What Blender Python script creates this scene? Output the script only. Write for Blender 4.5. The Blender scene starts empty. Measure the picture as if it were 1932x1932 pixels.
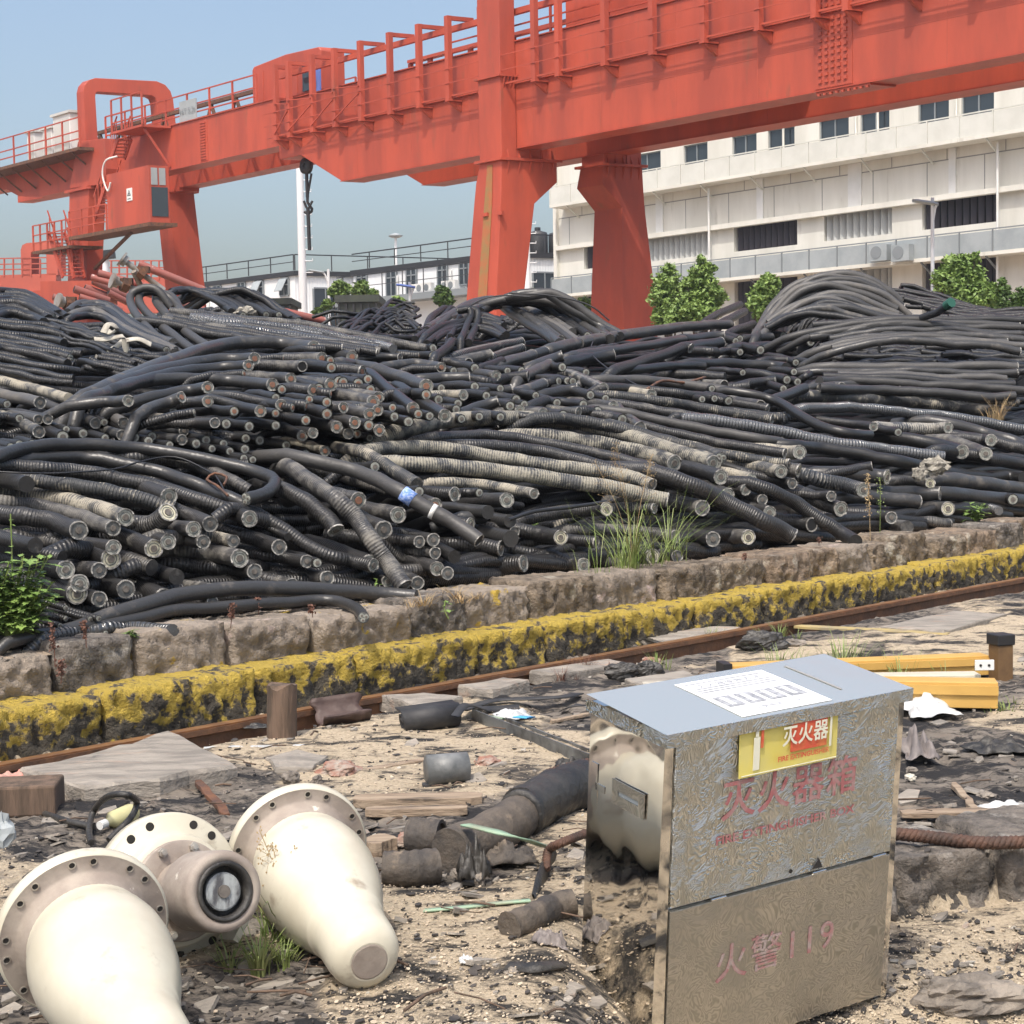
import bpy, math, random
import numpy as np
from mathutils import Vector, Matrix, noise
random.seed(7)
SC = bpy.context.scene
COL = SC.collection
V = Vector
# ------------------------------------------------------------------ camera, sky, sun, exposure
FPX, HCAM = 2934.0, 1.5
PIT, ROL = math.atan(183/2934.0), math.radians(1.0)
CF = V((0, math.cos(PIT), -math.sin(PIT)))
_r0, _u0 = V((1, 0, 0)), V((0, math.sin(PIT), math.cos(PIT)))
CR = _r0*math.cos(ROL) - _u0*math.sin(ROL)
CU = _u0*math.cos(ROL) + _r0*math.sin(ROL)
CC = V((0, 0, HCAM))
cam = bpy.data.cameras.new('camera'); camo = bpy.data.objects.new('camera', cam); COL.objects.link(camo)
cam.sensor_width = 36; cam.lens = 36*FPX/1932.0; cam.clip_end = 3000; cam.clip_start = 0.05
M = Matrix((CR, CU, -CF)).transposed().to_4x4(); M.translation = CC
camo.matrix_world = M
SC.camera = camo
SUN_EL, SUN_AZ = math.radians(61), math.radians(200)      # azimuth clockwise from +Y: behind the camera, a little to the left
sd = V((math.sin(SUN_AZ)*math.cos(SUN_EL), math.cos(SUN_AZ)*math.cos(SUN_EL), math.sin(SUN_EL)))
W = bpy.data.worlds.new('World'); SC.world = W; W.use_nodes = True
nt = W.node_tree; bg = nt.nodes['Background']
sky = nt.nodes.new('ShaderNodeTexSky'); sky.sky_type = 'NISHITA'; sky.sun_disc = False
sky.sun_elevation = SUN_EL; sky.sun_rotation = SUN_AZ
sky.air_density = 1.2; sky.dust_density = 5.6; sky.ozone_density = 1.6; sky.altitude = 0
nt.links.new(sky.outputs[0], bg.inputs[0]); bg.inputs[1].default_value = 0.15
sl = bpy.data.lights.new('sun', 'SUN'); sl.energy = 2.1; sl.angle = math.radians(1.0); sl.color = (1, .95, .87)
slo = bpy.data.objects.new('sun', sl); COL.objects.link(slo); slo.rotation_euler = sd.to_track_quat('Z', 'Y').to_euler()
slo.location = (0, 0, 60)
SC.view_settings.view_transform = 'Standard'; SC.view_settings.look = 'None'
SC.view_settings.exposure = 0.62; SC.view_settings.gamma = 1.0
SC.cycles.max_bounces = 6; SC.cycles.transparent_max_bounces = 12
try: SC.cycles.use_denoising = True
except Exception: pass

# ------------------------------------------------------------------ pixel rays (units: photo at 1932 px)
def ray(u, v): return CF + CR*((u-966)/FPX) + CU*((966-v)/FPX)
def at(u, v, k): return CC + ray(u, v)*k
def onp(u, v, n, c):
    D = ray(u, v); return CC + D*((c - n.dot(CC))/n.dot(D))
A_ = V((1, 1, 0))/math.sqrt(2)        # along the rail
B_ = V((-1, 1, 0))/math.sqrt(2)       # away from the rail, along the crane girders
Z_ = V((0, 0, 1))
def st(s, t, z=0.0): return A_*s + B_*t + Z_*z
T_RAIL, T_YEL, T_TOP, Z_PLAT, Z_YEL = 6.2, 6.5, 6.75, 0.42, 0.215
def sm(x, a, b_):
    x = min(1, max(0, (x-a)/(b_-a))); return x*x*(3-2*x)
def drop(x, y):                        # lower strip at the right front
    e = (x-1.25)*(-.394) + (y-5.06)*.919
    return -(0.20*sm(-e, -.05, .0)+.115*sm(-e, .08, .75))*sm(x, .05, .5)
def zg(x, y):
    return drop(x, y) + .02*noise.noise(V((x*.9, y*.9, 3.1)))
def G(u, v, dz=0.0):
    k = 4.0
    for _ in range(30):
        D = ray(u, v); P = CC + D*k
        k = (zg(P.x, P.y)+dz-HCAM)/D.z
    return CC + ray(u, v)*k
def cr(pts, n):
    """Catmull-Rom through pts, about n samples in all"""
    P = [V(p) for p in pts]
    if len(P) < 3: P = [P[0], (P[0]+P[-1])/2, P[-1]]
    P = [P[0]*2-P[1]] + P + [P[-1]*2-P[-2]]
    L = [(P[i+1]-P[i]).length for i in range(1, len(P)-2)]; tot = sum(L) or 1
    out = []
    for i in range(1, len(P)-2):
        m = max(2, int(round(n*L[i-1]/tot)))
        for j in range(m):
            t = j/m; p0, p1, p2, p3 = P[i-1], P[i], P[i+1], P[i+2]
            out.append(.5*((2*p1)+(p2-p0)*t+(2*p0-5*p1+4*p2-p3)*t*t+(3*p1-p0-3*p2+p3)*t**3))
    out.append(P[-2].copy()); return out

# ------------------------------------------------------------------ meshes
ORG = {}
class MB:
    def __init__(s): s.v = []; s.f = []; s.sm = []; s.uv = None; s.mi = []; s.cur = 0
    def add(s, vs, fs, smooth=False):
        o = len(s.v); s.v += [V(p) for p in vs]
        for f in fs: s.f.append([i+o for i in f]); s.sm.append(smooth); s.mi.append(s.cur)
        return s
    def box(s, c, sz, ax=None):
        x, y, z = ax if ax else (V((1, 0, 0)), V((0, 1, 0)), Z_)
        c = V(c); hx, hy, hz = x*sz[0]/2, y*sz[1]/2, z*sz[2]/2
        vs = [c-hx-hy-hz, c+hx-hy-hz, c+hx+hy-hz, c-hx+hy-hz, c-hx-hy+hz, c+hx-hy+hz, c+hx+hy+hz, c-hx+hy+hz]
        return s.add(vs, [(3, 2, 1, 0), (4, 5, 6, 7), (0, 1, 5, 4), (1, 2, 6, 5), (2, 3, 7, 6), (3, 0, 4, 7)])
    def bar(s, p, q, w, h=None, up=Z_):
        p, q = V(p), V(q); d = (q-p); L = d.length; d = d/L
        x = d.cross(up)
        if x.length < 1e-4: x = d.cross(V((1, 0, 0)))
        x.normalize(); y = x.cross(d)
        return s.box((p+q)/2, (w, L, h or w), (x, d, y))
    def prism(s, pts, e):
        n = len(pts); e = V(e); pts = [V(p) for p in pts]
        nn = V((0, 0, 0))
        for i in range(n): nn += (pts[i]-pts[0]).cross(pts[(i+1) % n]-pts[0])
        if nn.dot(e) > 0: pts = pts[::-1]
        vs = pts + [p+e for p in pts]
        return s.add(vs, [list(range(n)), list(range(2*n-1, n-1, -1))] + [(i, i+n, (i+1) % n+n, (i+1) % n) for i in range(n)])
    def loft(s, rings, smooth=False, caps=True):
        n = len(rings[0]); vs = [p for r in rings for p in r]; fs = []
        for i in range(len(rings)-1):
            for j in range(n):
                a, b2 = i*n+j, i*n+(j+1) % n; fs.append((a, b2, b2+n, a+n))
        s.add(vs, fs, smooth)
        if caps:
            s.add(rings[0], [list(range(n))[::-1]]); s.add(rings[-1], [list(range(n))])
        return s
    def tube(s, pts, r, n=8, caps=True, r2=None):
        pts = [V(p) for p in pts]; N = len(pts); rings = []
        T = [(pts[min(i+1, N-1)]-pts[max(i-1, 0)]).normalized() for i in range(N)]
        x = T[0].orthogonal().normalized()
        for i in range(N):
            x = (x - T[i]*x.dot(T[i])).normalized(); y = T[i].cross(x)
            rr = (r(i/(N-1)) if callable(r) else r)
            rings.append([pts[i]+(x*math.cos(2*math.pi*j/n)+y*math.sin(2*math.pi*j/n))*rr for j in range(n)])
        return s.loft(rings, True, caps)
    def lathe(s, prof, o, ax, n=40, smooth=True, close=False):
        ax = V(ax).normalized(); o = V(o); x = ax.orthogonal().normalized(); y = ax.cross(x)
        rings = [[o+ax*h+(x*math.cos(2*math.pi*j/n)+y*math.sin(2*math.pi*j/n))*max(r, 1e-4) for j in range(n)] for h, r in prof]
        if len(prof) == 4 and abs(prof[0][1]-prof[3][1]) < 1e-9 and prof[1][1] != prof[0][1]:
            return s.loft(rings+[rings[0]], smooth, False)
        return s.loft(rings, smooth, True)
    def disc(s, o, ax, r, th=.004, n=16):
        return s.lathe([(0, r), (th, r)], o, ax, n, False)
    def build(s, name, m, parent=None, bevel=0, base=None):
        me = bpy.data.meshes.new(name)
        if parent is not None: org = ORG[parent.name]
        elif base is not None: org = V(base)
        else:
            xs = [p.x for p in s.v]; ys = [p.y for p in s.v]
            org = V(((min(xs)+max(xs))/2, (min(ys)+max(ys))/2, min(p.z for p in s.v)))
        me.from_pydata([tuple(p-org) for p in s.v], [], s.f)
        ml = m if isinstance(m, (list, tuple)) else [m]
        for k in ml: me.materials.append(k)
        me.polygons.foreach_set('use_smooth', s.sm)
        if len(ml) > 1: me.polygons.foreach_set('material_index', s.mi)
        if s.uv is not None:
            u = me.uv_layers.new(name='UVMap'); 
            li = np.empty(len(me.loops), dtype=np.int32); me.loops.foreach_get('vertex_index', li)
            arr = np.array(s.uv, dtype=np.float32)[li]; u.data.foreach_set('uv', arr.ravel())
        me.update()
        o = bpy.data.objects.new(name, me); COL.objects.link(o)
        if parent is not None: o.parent = parent
        else: o.location = org
        ORG[o.name] = org
        if bevel:
            b = o.modifiers.new('bevel', 'BEVEL'); b.width = bevel; b.segments = 2; b.limit_method = 'ANGLE'
        return o
def tag(o, label=None, cat=None, group=None, kind=None):
    if label: o['label'] = label
    if cat: o['category'] = cat
    if group: o['group'] = group
    if kind: o['kind'] = kind
    return o
def thing(name, loc, label, cat, group=None):
    o = bpy.data.objects.new(name, None); COL.objects.link(o); o.location = loc; o.empty_display_size = .1
    ORG[o.name] = V(loc); return tag(o, label, cat, group)
def struct(o): o['kind'] = 'structure'; return o
def copy_thing(src, delta, label=None, group=None):
    c = src.copy(); COL.objects.link(c); c.location = src.location + V(delta); ORG[c.name] = c.location.copy()
    if label: c['label'] = label
    if group: c['group'] = group
    for ch in [o for o in bpy.data.objects if o.parent == src]:
        d = ch.copy(); COL.objects.link(d); d.parent = c
    return c

# ------------------------------------------------------------------ materials
def mat(name, c1, c2=None, scale=3.0, rough=.6, bump=0.0, bscale=None, metal=0.0, lo=.4, hi=.62, c3=None, s3=8.0, lo3=.62, hi3=.68, spec=.5, stretch=None, detail=6, bdist=.02):
    m = bpy.data.materials.new(name); m.use_nodes = True
    n = m.node_tree.nodes; L = m.node_tree.links; P = n['Principled BSDF']
    P.inputs['Roughness'].default_value = rough; P.inputs['Metallic'].default_value = metal
    P.inputs['Specular IOR Level'].default_value = spec
    P.inputs['Base Color'].default_value = (*c1, 1)
    geo = n.new('ShaderNodeNewGeometry'); src = geo.outputs['Position']
    if stretch:
        mp = n.new('ShaderNodeMapping'); mp.inputs['Scale'].default_value = stretch; L.new(src, mp.inputs[0]); src = mp.outputs[0]
    def nz(sc, det=detail):
        t = n.new('ShaderNodeTexNoise'); t.inputs['Scale'].default_value = sc; t.inputs['Detail'].default_value = det
        t.inputs['Roughness'].default_value = .62; L.new(src, t.inputs['Vector']); return t.outputs['Fac']
    col = None
    def mix(base, fac_sock, l, h, c):
        mr = n.new('ShaderNodeMapRange'); mr.inputs[1].default_value = l; mr.inputs[2].default_value = h; L.new(fac_sock, mr.inputs[0])
        mx = n.new('ShaderNodeMix'); mx.data_type = 'RGBA'; L.new(mr.outputs[0], mx.inputs['Factor'])
        if base is None: mx.inputs[6].default_value = (*c1, 1)
        else: L.new(base, mx.inputs[6])
        mx.inputs[7].default_value = (*c, 1); return mx.outputs[2]
    if c2: col = mix(col, nz(scale), lo, hi, c2)
    if c3: col = mix(col, nz(s3), lo3, hi3, c3)
    if col is not None: L.new(col, P.inputs['Base Color'])
    if bump:
        b = n.new('ShaderNodeBump'); b.inputs['Strength'].default_value = bump; b.inputs['Distance'].default_value = bdist
        L.new(nz(bscale or scale*3, 8), b.inputs['Height']); L.new(b.outputs[0], P.inputs['Normal'])
    return m
def cable_mat(name, base, rough, pitch=0.0, rib=.5, dust=(.30, .255, .19), dlo=.55, dhi=.7, dscale=7.0, spec=.5, gr=.045, rv=.26):
    m = bpy.data.materials.new(name); m.use_nodes = True
    n = m.node_tree.nodes; L = m.node_tree.links; P = n['Principled BSDF']; P.inputs['Specular IOR Level'].default_value = spec
    uv = n.new('ShaderNodeUVMap'); uv.uv_map = 'UVMap'; sx = n.new('ShaderNodeSeparateXYZ'); L.new(uv.outputs[0], sx.inputs[0])
    geo = n.new('ShaderNodeNewGeometry'); oi = n.new('ShaderNodeObjectInfo')
    off = n.new('ShaderNodeVectorMath'); off.operation = 'MULTIPLY_ADD'; L.new(oi.outputs['Random'], off.inputs[0]); off.inputs[1].default_value = (37, 19, 53); L.new(geo.outputs['Position'], off.inputs[2])
    t = n.new('ShaderNodeTexNoise'); t.inputs['Scale'].default_value = dscale; t.inputs['Detail'].default_value = 7; t.inputs['Roughness'].default_value = .7; L.new(off.outputs[0], t.inputs['Vector'])
    am = n.new('ShaderNodeMath'); am.operation = 'MULTIPLY_ADD'; L.new(oi.outputs['Random'], am.inputs[0]); am.inputs[1].default_value = rv; L.new(t.outputs['Fac'], am.inputs[2])
    sub = n.new('ShaderNodeMath'); sub.operation = 'SUBTRACT'; L.new(am.outputs[0], sub.inputs[0]); sub.inputs[1].default_value = rv*.54
    # dust also settles in the grooves
    if pitch:
        w = n.new('ShaderNodeMath'); w.operation = 'MULTIPLY'; L.new(sx.outputs[0], w.inputs[0]); w.inputs[1].default_value = 2*math.pi/pitch
        si = n.new('ShaderNodeMath'); si.operation = 'SINE'; L.new(w.outputs[0], si.inputs[0])
        g = n.new('ShaderNodeMath'); g.operation = 'MULTIPLY_ADD'; L.new(si.outputs[0], g.inputs[0]); g.inputs[1].default_value = gr; L.new(sub.outputs[0], g.inputs[2])
        dsrc = g.outputs[0]
    else: dsrc = sub.outputs[0]
    mr = n.new('ShaderNodeMapRange'); mr.inputs[1].default_value = dlo; mr.inputs[2].default_value = dhi; L.new(dsrc, mr.inputs[0])
    hv = n.new('ShaderNodeHueSaturation'); hv.inputs['Color'].default_value = (*base, 1)
    vr = n.new('ShaderNodeMapRange'); vr.inputs[3].default_value = .6; vr.inputs[4].default_value = 1.7; L.new(oi.outputs['Random'], vr.inputs[0]); L.new(vr.outputs[0], hv.inputs['Value'])
    mx = n.new('ShaderNodeMix'); mx.data_type = 'RGBA'; L.new(mr.outputs[0], mx.inputs['Factor']); L.new(hv.outputs[0], mx.inputs[6]); mx.inputs[7].default_value = (*dust, 1)
    L.new(mx.outputs[2], P.inputs['Base Color'])
    rr = n.new('ShaderNodeMapRange'); rr.inputs[3].default_value = rough; rr.inputs[4].default_value = .9; L.new(mr.outputs[0], rr.inputs[0]); L.new(rr.outputs[0], P.inputs['Roughness'])
    t2 = n.new('ShaderNodeTexNoise'); t2.inputs['Scale'].default_value = 40; t2.inputs['Detail'].default_value = 3; L.new(geo.outputs['Position'], t2.inputs['Vector'])
    b = n.new('ShaderNodeBump'); b.inputs['Distance'].default_value = .006
    if pitch:
        hm = n.new('ShaderNodeMath'); hm.operation = 'MULTIPLY_ADD'; L.new(si.outputs[0], hm.inputs[0]); hm.inputs[1].default_value = rib; L.new(t2.outputs['Fac'], hm.inputs[2]); L.new(hm.outputs[0], b.inputs['Height'])
        b.inputs['Strength'].default_value = .9
    else:
        L.new(t2.outputs['Fac'], b.inputs['Height']); b.inputs['Strength'].default_value = .5
    L.new(b.outputs[0], P.inputs['Normal'])
    return m
MT = dict(
 red=mat('crane_red_paint', (.44, .072, .036), (.33, .056, .031), .9, .5, .05, 4, c3=(.25, .07, .038), s3=2.4, lo3=.60, hi3=.76, stretch=(1, 1, .22)),
 redfar=mat('faded_red_paint', (.43, .078, .042), (.36, .066, .038), .5, .55),
 rust=mat('rust', (.16, .07, .035), (.07, .04, .03), 9, .8, .4),
 black=mat('black_metal', (.02, .02, .022), None, rough=.5),
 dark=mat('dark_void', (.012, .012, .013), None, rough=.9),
 white=mat('white_paint', (.72, .72, .70), (.62, .62, .59), .6, .6),
 cream_wall=mat('cream_render', (.68, .665, .605), (.58, .565, .505), .5, .8, .04, 4, stretch=(1, 1, .18), c3=(.44, .42, .37), s3=1.3, lo3=.62, hi3=.78),
 greywall=mat('grey_panel_wall', (.52, .52, .49), (.45, .45, .43), .2, .8),
 seam=mat('wall_seam', (.25, .25, .24), None, rough=.9),
 glass=mat('dark_window_glass', (.025, .035, .045), None, rough=.08, spec=.7),
 slatl=mat('pale_louver', (.46, .47, .46), None, rough=.5),
 slatd=mat('dark_louver', (.04, .035, .045), None, rough=.6),
 mesh=mat('grey_mesh_panel', (.33, .36, .37), (.27, .30, .31), .8, .6),
 meshl=mat('pale_mesh_panel', (.62, .62, .57), (.56, .56, .51), .8, .7),
 frame=mat('grey_frame', (.2, .22, .23), None, rough=.5),
 pole=mat('white_pole', (.75, .76, .77), None, rough=.4),
 blue=mat('blue_lamp_housing', (.12, .19, .5), None, rough=.4),
 dkgreen=mat('dark_green_steel', (.045, .055, .04), (.03, .035, .03), 2, .6),
 pink=mat('faded_red_pipe', (.30, .085, .065), (.24, .10, .085), 3, .6, c3=(.45, .36, .33), s3=5),
 steel=mat('weathered_steel', (.33, .31, .28), (.22, .17, .13), 5, .5, metal=.4),
 leaf=mat('tree_leaf', (.085, .15, .028), (.05, .095, .02), 2.2, .55),
 leaf2=mat('bright_leaf', (.21, .31, .075), (.12, .20, .045), 4, .55),
 bark=mat('bark', (.09, .065, .045), (.05, .04, .03), 8, .9, .4),
 grass=mat('grass_blade', (.16, .24, .05), (.22, .24, .09), 9, .55),
 straw=mat('dry_straw', (.42, .31, .16), (.30, .2, .1), 9, .8),
 dryweed=mat('dry_brown_weed', (.16, .075, .05), (.1, .05, .035), 20, .9),
 wood=mat('grey_plank', (.36, .28, .20), (.22, .16, .11), 6, .85, .5, 30, stretch=(.6, 6, 6), c3=(.04, .035, .03), s3=3, lo3=.6, hi3=.7),
 stump=mat('stump_wood', (.15, .10, .07), (.07, .05, .035), 20, .9, .6, 40, stretch=(1, 1, .12)),
 cream=mat('cream_epoxy', (.60, .565, .455), (.53, .49, .385), 5, .3, .02, 40, c3=(.33, .275, .205), s3=7, lo3=.60, hi3=.72),
 seal=mat('grey_brown_flange_face', (.27, .225, .19), (.36, .31, .26), 9, .65, .15, 30, c3=(.6, .56, .48), s3=12, lo3=.66, hi3=.7),
 hole=mat('bolt_hole', (.02, .018, .016), None, rough=.9),
 bolt=mat('zinc_bolt', (.5, .47, .42), (.35, .3, .25), 30, .4, metal=.6),
 tarblk=mat('tar_black', (.022, .021, .02), (.05, .046, .04), 7, .42, .5, 25),
 scorch=mat('scorched_pipe', (.055, .048, .042), (.13, .105, .08), 6, .7, .7, 22, c3=(.26, .2, .14), s3=9, lo3=.58, hi3=.7),
 rubber=mat('black_rubber', (.025, .025, .027), (.045, .045, .045), 8, .6, .2),
 dullyel=mat('worn_yellow_paint', (.40, .31, .13), (.28, .23, .14), 9, .8),
 wire=mat('rusty_wire_rope', (.10, .05, .032), (.05, .03, .022), 14, .7, .4, 60),
 slab=mat('slate_slab', (.33, .295, .25), (.20, .18, .155), 4, .85, .8, 16, stretch=(1, 3.4, 3.4), c3=(.36, .24, .17), s3=2.5, lo3=.6, hi3=.75),
 brick=mat('broken_brick', (.27, .135, .095), (.33, .29, .245), 14, .9, .5),
 rub=mat('rubble_stone', (.27, .235, .195), (.12, .105, .09), 12, .9, .6, 30),
 yelbar=mat('yellow_painted_steel', (.56, .345, .095), (.50, .30, .08), 4, .45, c3=(.35, .2, .07), s3=10, lo3=.68, hi3=.76),
 brownbar=mat('brown_painted_steel', (.17, .10, .045), (.12, .07, .035), 8, .5),
 label_blue=mat('blue_label', (.08, .19, .55), (.4, .5, .75), 60, .6),
 paper=mat('white_plastic_sheet', (.55, .56, .55), (.42, .43, .43), 8, .5),
 bluebag=mat('blue_plastic', (.10, .42, .72), None, rough=.4),
 pinkcl=mat('pink_rag', (.55, .22, .18), (.45, .28, .22), 12, .8),
 greenstrap=mat('green_plastic_strap', (.26, .40, .28), (.3, .34, .24), 9, .6),
 greycloth=mat('grey_plastic_scrap', (.20, .175, .165), (.13, .115, .11), 9, .6),
 webbing=mat('cream_webbing', (.52, .49, .41), (.34, .31, .26), 9, .8),
 cu=mat('copper_core', (.31, .145, .085), (.22, .115, .08), 60, .5),
 pale=mat('pale_insulation', (.34, .35, .31), (.20, .205, .18), 55, .6),
 palec=mat('cream_insulation', (.58, .55, .41), (.40, .38, .28), 55, .6),
 core=mat('grey_core', (.16, .14, .12), (.09, .08, .07), 60, .6),
 sheath=mat('torn_pale_sheath', (.40, .385, .35), (.06, .058, .055), 28, .6),
 inner=mat('dark_insulation', (.13, .135, .13), (.075, .077, .075), 40, .6),
)
MC = dict(
 r=cable_mat('ribbed_black_sheath', (.0285, .0275, .027), .38, .019, .26, dlo=.54, dhi=.80, dust=(.20, .188, .165), gr=.03),
 s=cable_mat('smooth_black_sheath', (.0295, .029, .0285), .36, 0, dlo=.62, dhi=.85, dust=(.17, .15, .125)),
 d=cable_mat('dust_caked_sheath', (.04, .041, .042), .5, .021, .35, dlo=.485, dhi=.60, dust=(.33, .30, .24), gr=.05),
 e=cable_mat('thickly_dusted_sheath', (.04, .041, .042), .55, .021, .4, dlo=.45, dhi=.56, dust=(.29, .27, .22), gr=.05, rv=.06),
 g=cable_mat('weathered_grey_sheath', (.052, .050, .048), .5, 0, dlo=.55, dhi=.9, dust=(.15, .135, .115)),
 w=cable_mat('bright_ribbed_sheath', (.045, .047, .05), .30, .034, 1.4, dlo=.52, dhi=.60, dust=(.34, .32, .28)),
 m=cable_mat('shiny_armour_sheath', (.075, .077, .08), .15, .03, .9, dlo=.64, dhi=.85, dust=(.2, .18, .15), spec=.8),
)
# ------------------------------------------------------------------ ground
def fb(x, y, sc, o=4, z=0.0):
    a, t, f = 1., 0., sc
    for _ in range(o): t += a*noise.noise(V((x*f, y*f, z))); a *= .5; f *= 2.1
    return t
def grid(ss, ts, hf, name, m):
    ns, nt_ = len(ss), len(ts); vs = []; sw = []
    for s in ss:
        for t in ts:
            P = st(s, t); h, w = hf(s, t, P.x, P.y); vs.append((P.x, P.y, h)); sw.append(w)
    fs = [(i*nt_+j, (i+1)*nt_+j, (i+1)*nt_+j+1, i*nt_+j+1) for i in range(ns-1) for j in range(nt_-1)]
    me = bpy.data.meshes.new(name); me.from_pydata(vs, [], fs); me.materials.append(m)
    me.polygons.foreach_set('use_smooth', [True]*len(fs))
    at_ = me.attributes.new('saw', 'FLOAT', 'POINT'); at_.data.foreach_set('value', sw)
    o = bpy.data.objects.new(name, me); COL.objects.link(o); ORG[o.name] = V((0, 0, 0)); return struct(o)
far = [20, 30, 50, 90, 160, 320, 700]
def ground_h(s, t, x, y):
    near = -1 < s < 17 and t > -1
    if not near: return drop(x, y)-.01, .05
    sand = sm(fb(x, y, .75, 3, 5.)+.25*fb(x*.6, y*2, 2, 2, 9.), -.08, .3)
    # sawdust heaps seen around the pipe stub and at the right front edge
    for (cx, cy, rr) in SAW: sand = max(sand, 1-sm(math.hypot(x-cx, (y-cy)*.8), rr*.5, rr))
    if drop(x, y) < -.1: sand = max(sand, .85)
    lay = fb(x*.8, y*1.6, 2.6, 4, 1.); q = math.floor(lay*5)/5; fr = lay*5-math.floor(lay*5)
    flake = (q + .2*sm(fr, .72, 1.0))*.034
    h = zg(x, y) + (1-sand)*(flake + .016*fb(x, y, 14, 3, 2.)) + sand*(.008*fb(x, y, 9, 4, 7.)+.012*fb(x, y, 2, 2, 8.)+.012)
    d = t - T_RAIL
    e = d + .035*fb(s, t, 3, 3, 4.)
    if e > -.28: h = (h-.005)*sm(-e, .14, .3) + (-.10 + .03*fb(s, t, 9, 3))*sm(e, -.2, -.12) + .0*(1-sm(e, -.11, -.05))
    if d > .09: h = max(h, -.06 + .05*sm(d, .08, .25) + .03*fb(s, t, 12, 3))
    return h, sand
SAW = [(G(*q).x, G(*q).y, r) for *q, r in [(800, 1470, .55), (640, 1440, .3), (930, 1790, .42), (1000, 1420, .45), (1060, 1560, .3), (820, 1880, .4), (1800, 1770, .5), (1790, 1230, .35)]]
gm = bpy.data.materials.new('ground_debris'); gm.use_nodes = True
n = gm.node_tree.nodes; L = gm.node_tree.links; P = n['Principled BSDF']; P.inputs['Roughness'].default_value = .9; P.inputs['Specular IOR Level'].default_value = .25
geo = n.new('ShaderNodeNewGeometry'); atn = n.new('ShaderNodeAttribute'); atn.attribute_name = 'saw'
def gno(sc, det=6, ro=.65, stretch=None):
    t = n.new('ShaderNodeTexNoise'); t.inputs['Scale'].default_value = sc; t.inputs['Detail'].default_value = det; t.inputs['Roughness'].default_value = ro
    if stretch:
        mp = n.new('ShaderNodeMapping'); mp.inputs['Scale'].default_value = stretch; mp.inputs['Rotation'].default_value = (0, 0, .5); L.new(geo.outputs['Position'], mp.inputs[0]); L.new(mp.outputs[0], t.inputs['Vector'])
    else: L.new(geo.outputs['Position'], t.inputs['Vector'])
    return t.outputs['Fac']
def gmix(f, a, b2, lo, hi):
    mr = n.new('ShaderNodeMapRange'); mr.inputs[1].default_value = lo; mr.inputs[2].default_value = hi; L.new(f, mr.inputs[0])
    mx = n.new('ShaderNodeMix'); mx.data_type = 'RGBA'; L.new(mr.outputs[0], mx.inputs['Factor'])
    for i, c in ((6, a), (7, b2)):
        if isinstance(c, tuple): mx.inputs[i].default_value = (*c, 1)
        else: L.new(c, mx.inputs[i])
    return mx.outputs[2]
stone = gmix(gno(5), (.17, .148, .125), (.29, .25, .205), .35, .65)
stone = gmix(gno(2.2, 6, .7), stone, (.27, .19, .135), .58, .72)
stone = gmix(gno(6, 8, .75, (1, 2.6, 1)), stone, (.034, .032, .031), .49, .59)
stone = gmix(gno(1.3, 8, .78, (1, 2.4, 1)), stone, (.030, .029, .030), .49, .56)
sawc = gmix(gno(70, 3), (.40, .325, .228), (.60, .50, .365), .3, .7)
sawc = gmix(gno(26, 5, .8), sawc, (.09, .075, .06), .57, .66)
sawc = gmix(gno(1.1, 8, .75, (1, 2, 1)), sawc, (.075, .066, .057), .54, .62)
sawc = gmix(gno(3, 8, .72, (1, 2.2, 1)), sawc, (.04, .038, .036), .51, .59)
mth = n.new('ShaderNodeMath'); mth.operation = 'MULTIPLY_ADD'; L.new(gno(16, 5), mth.inputs[0]); mth.inputs[1].default_value = .7; mth.inputs[2].default_value = -.35
ad = n.new('ShaderNodeMath'); ad.operation = 'ADD'; L.new(mth.outputs[0], ad.inputs[0]); L.new(atn.outputs['Fac'], ad.inputs[1])
L.new(gmix(ad.outputs[0], stone, sawc, .35, .6), P.inputs['Base Color'])
bp = n.new('ShaderNodeBump'); bp.inputs['Strength'].default_value = .9; bp.inputs['Distance'].default_value = .02
hm = n.new('ShaderNodeMath'); hm.operation = 'ADD'; L.new(gno(45, 8, .75), hm.inputs[0]); L.new(gno(9, 8, .7, (1, 2.5, 1)), hm.inputs[1]); L.new(hm.outputs[0], bp.inputs['Height']); L.new(bp.outputs[0], P.inputs['Normal'])
ss = [-700, -300, -120, -50, -20, -8, -3] + [i*.034-1 for i in range(int(17.5/.034))] + [16.6+x for x in far]
ts = [-700, -300, -120, -50, -20, -8, -3] + [i*.034-1 for i in range(int(7.6/.034))] + [6.62]
grid(ss, ts, ground_h, 'ground', gm)
pm = mat('platform_stone', (.34, .27, .20), (.24, .185, .14), 2.4, .9, .6, 26, c3=(.48, .42, .34), s3=3.3, lo3=.58, hi3=.66)
def plat_h(s, t, x, y):
    if not (-2 < s < 22 and t < 9): return .36, 0
    return Z_PLAT-.03+.022*fb(x, y, 2.2, 4, 3.), 0
ss = [-700, -200, -60, -20, -6, -3] + [i*.09-2 for i in range(266)] + [22.5+x for x in far]
ts = [T_TOP+.07, T_TOP+.14] + [T_TOP+.2+.09*i for i in range(24)] + [9.1, 14, 25, 60, 150, 400, 900]
grid(ss, ts, plat_h, 'quay_platform', pm)

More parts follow.
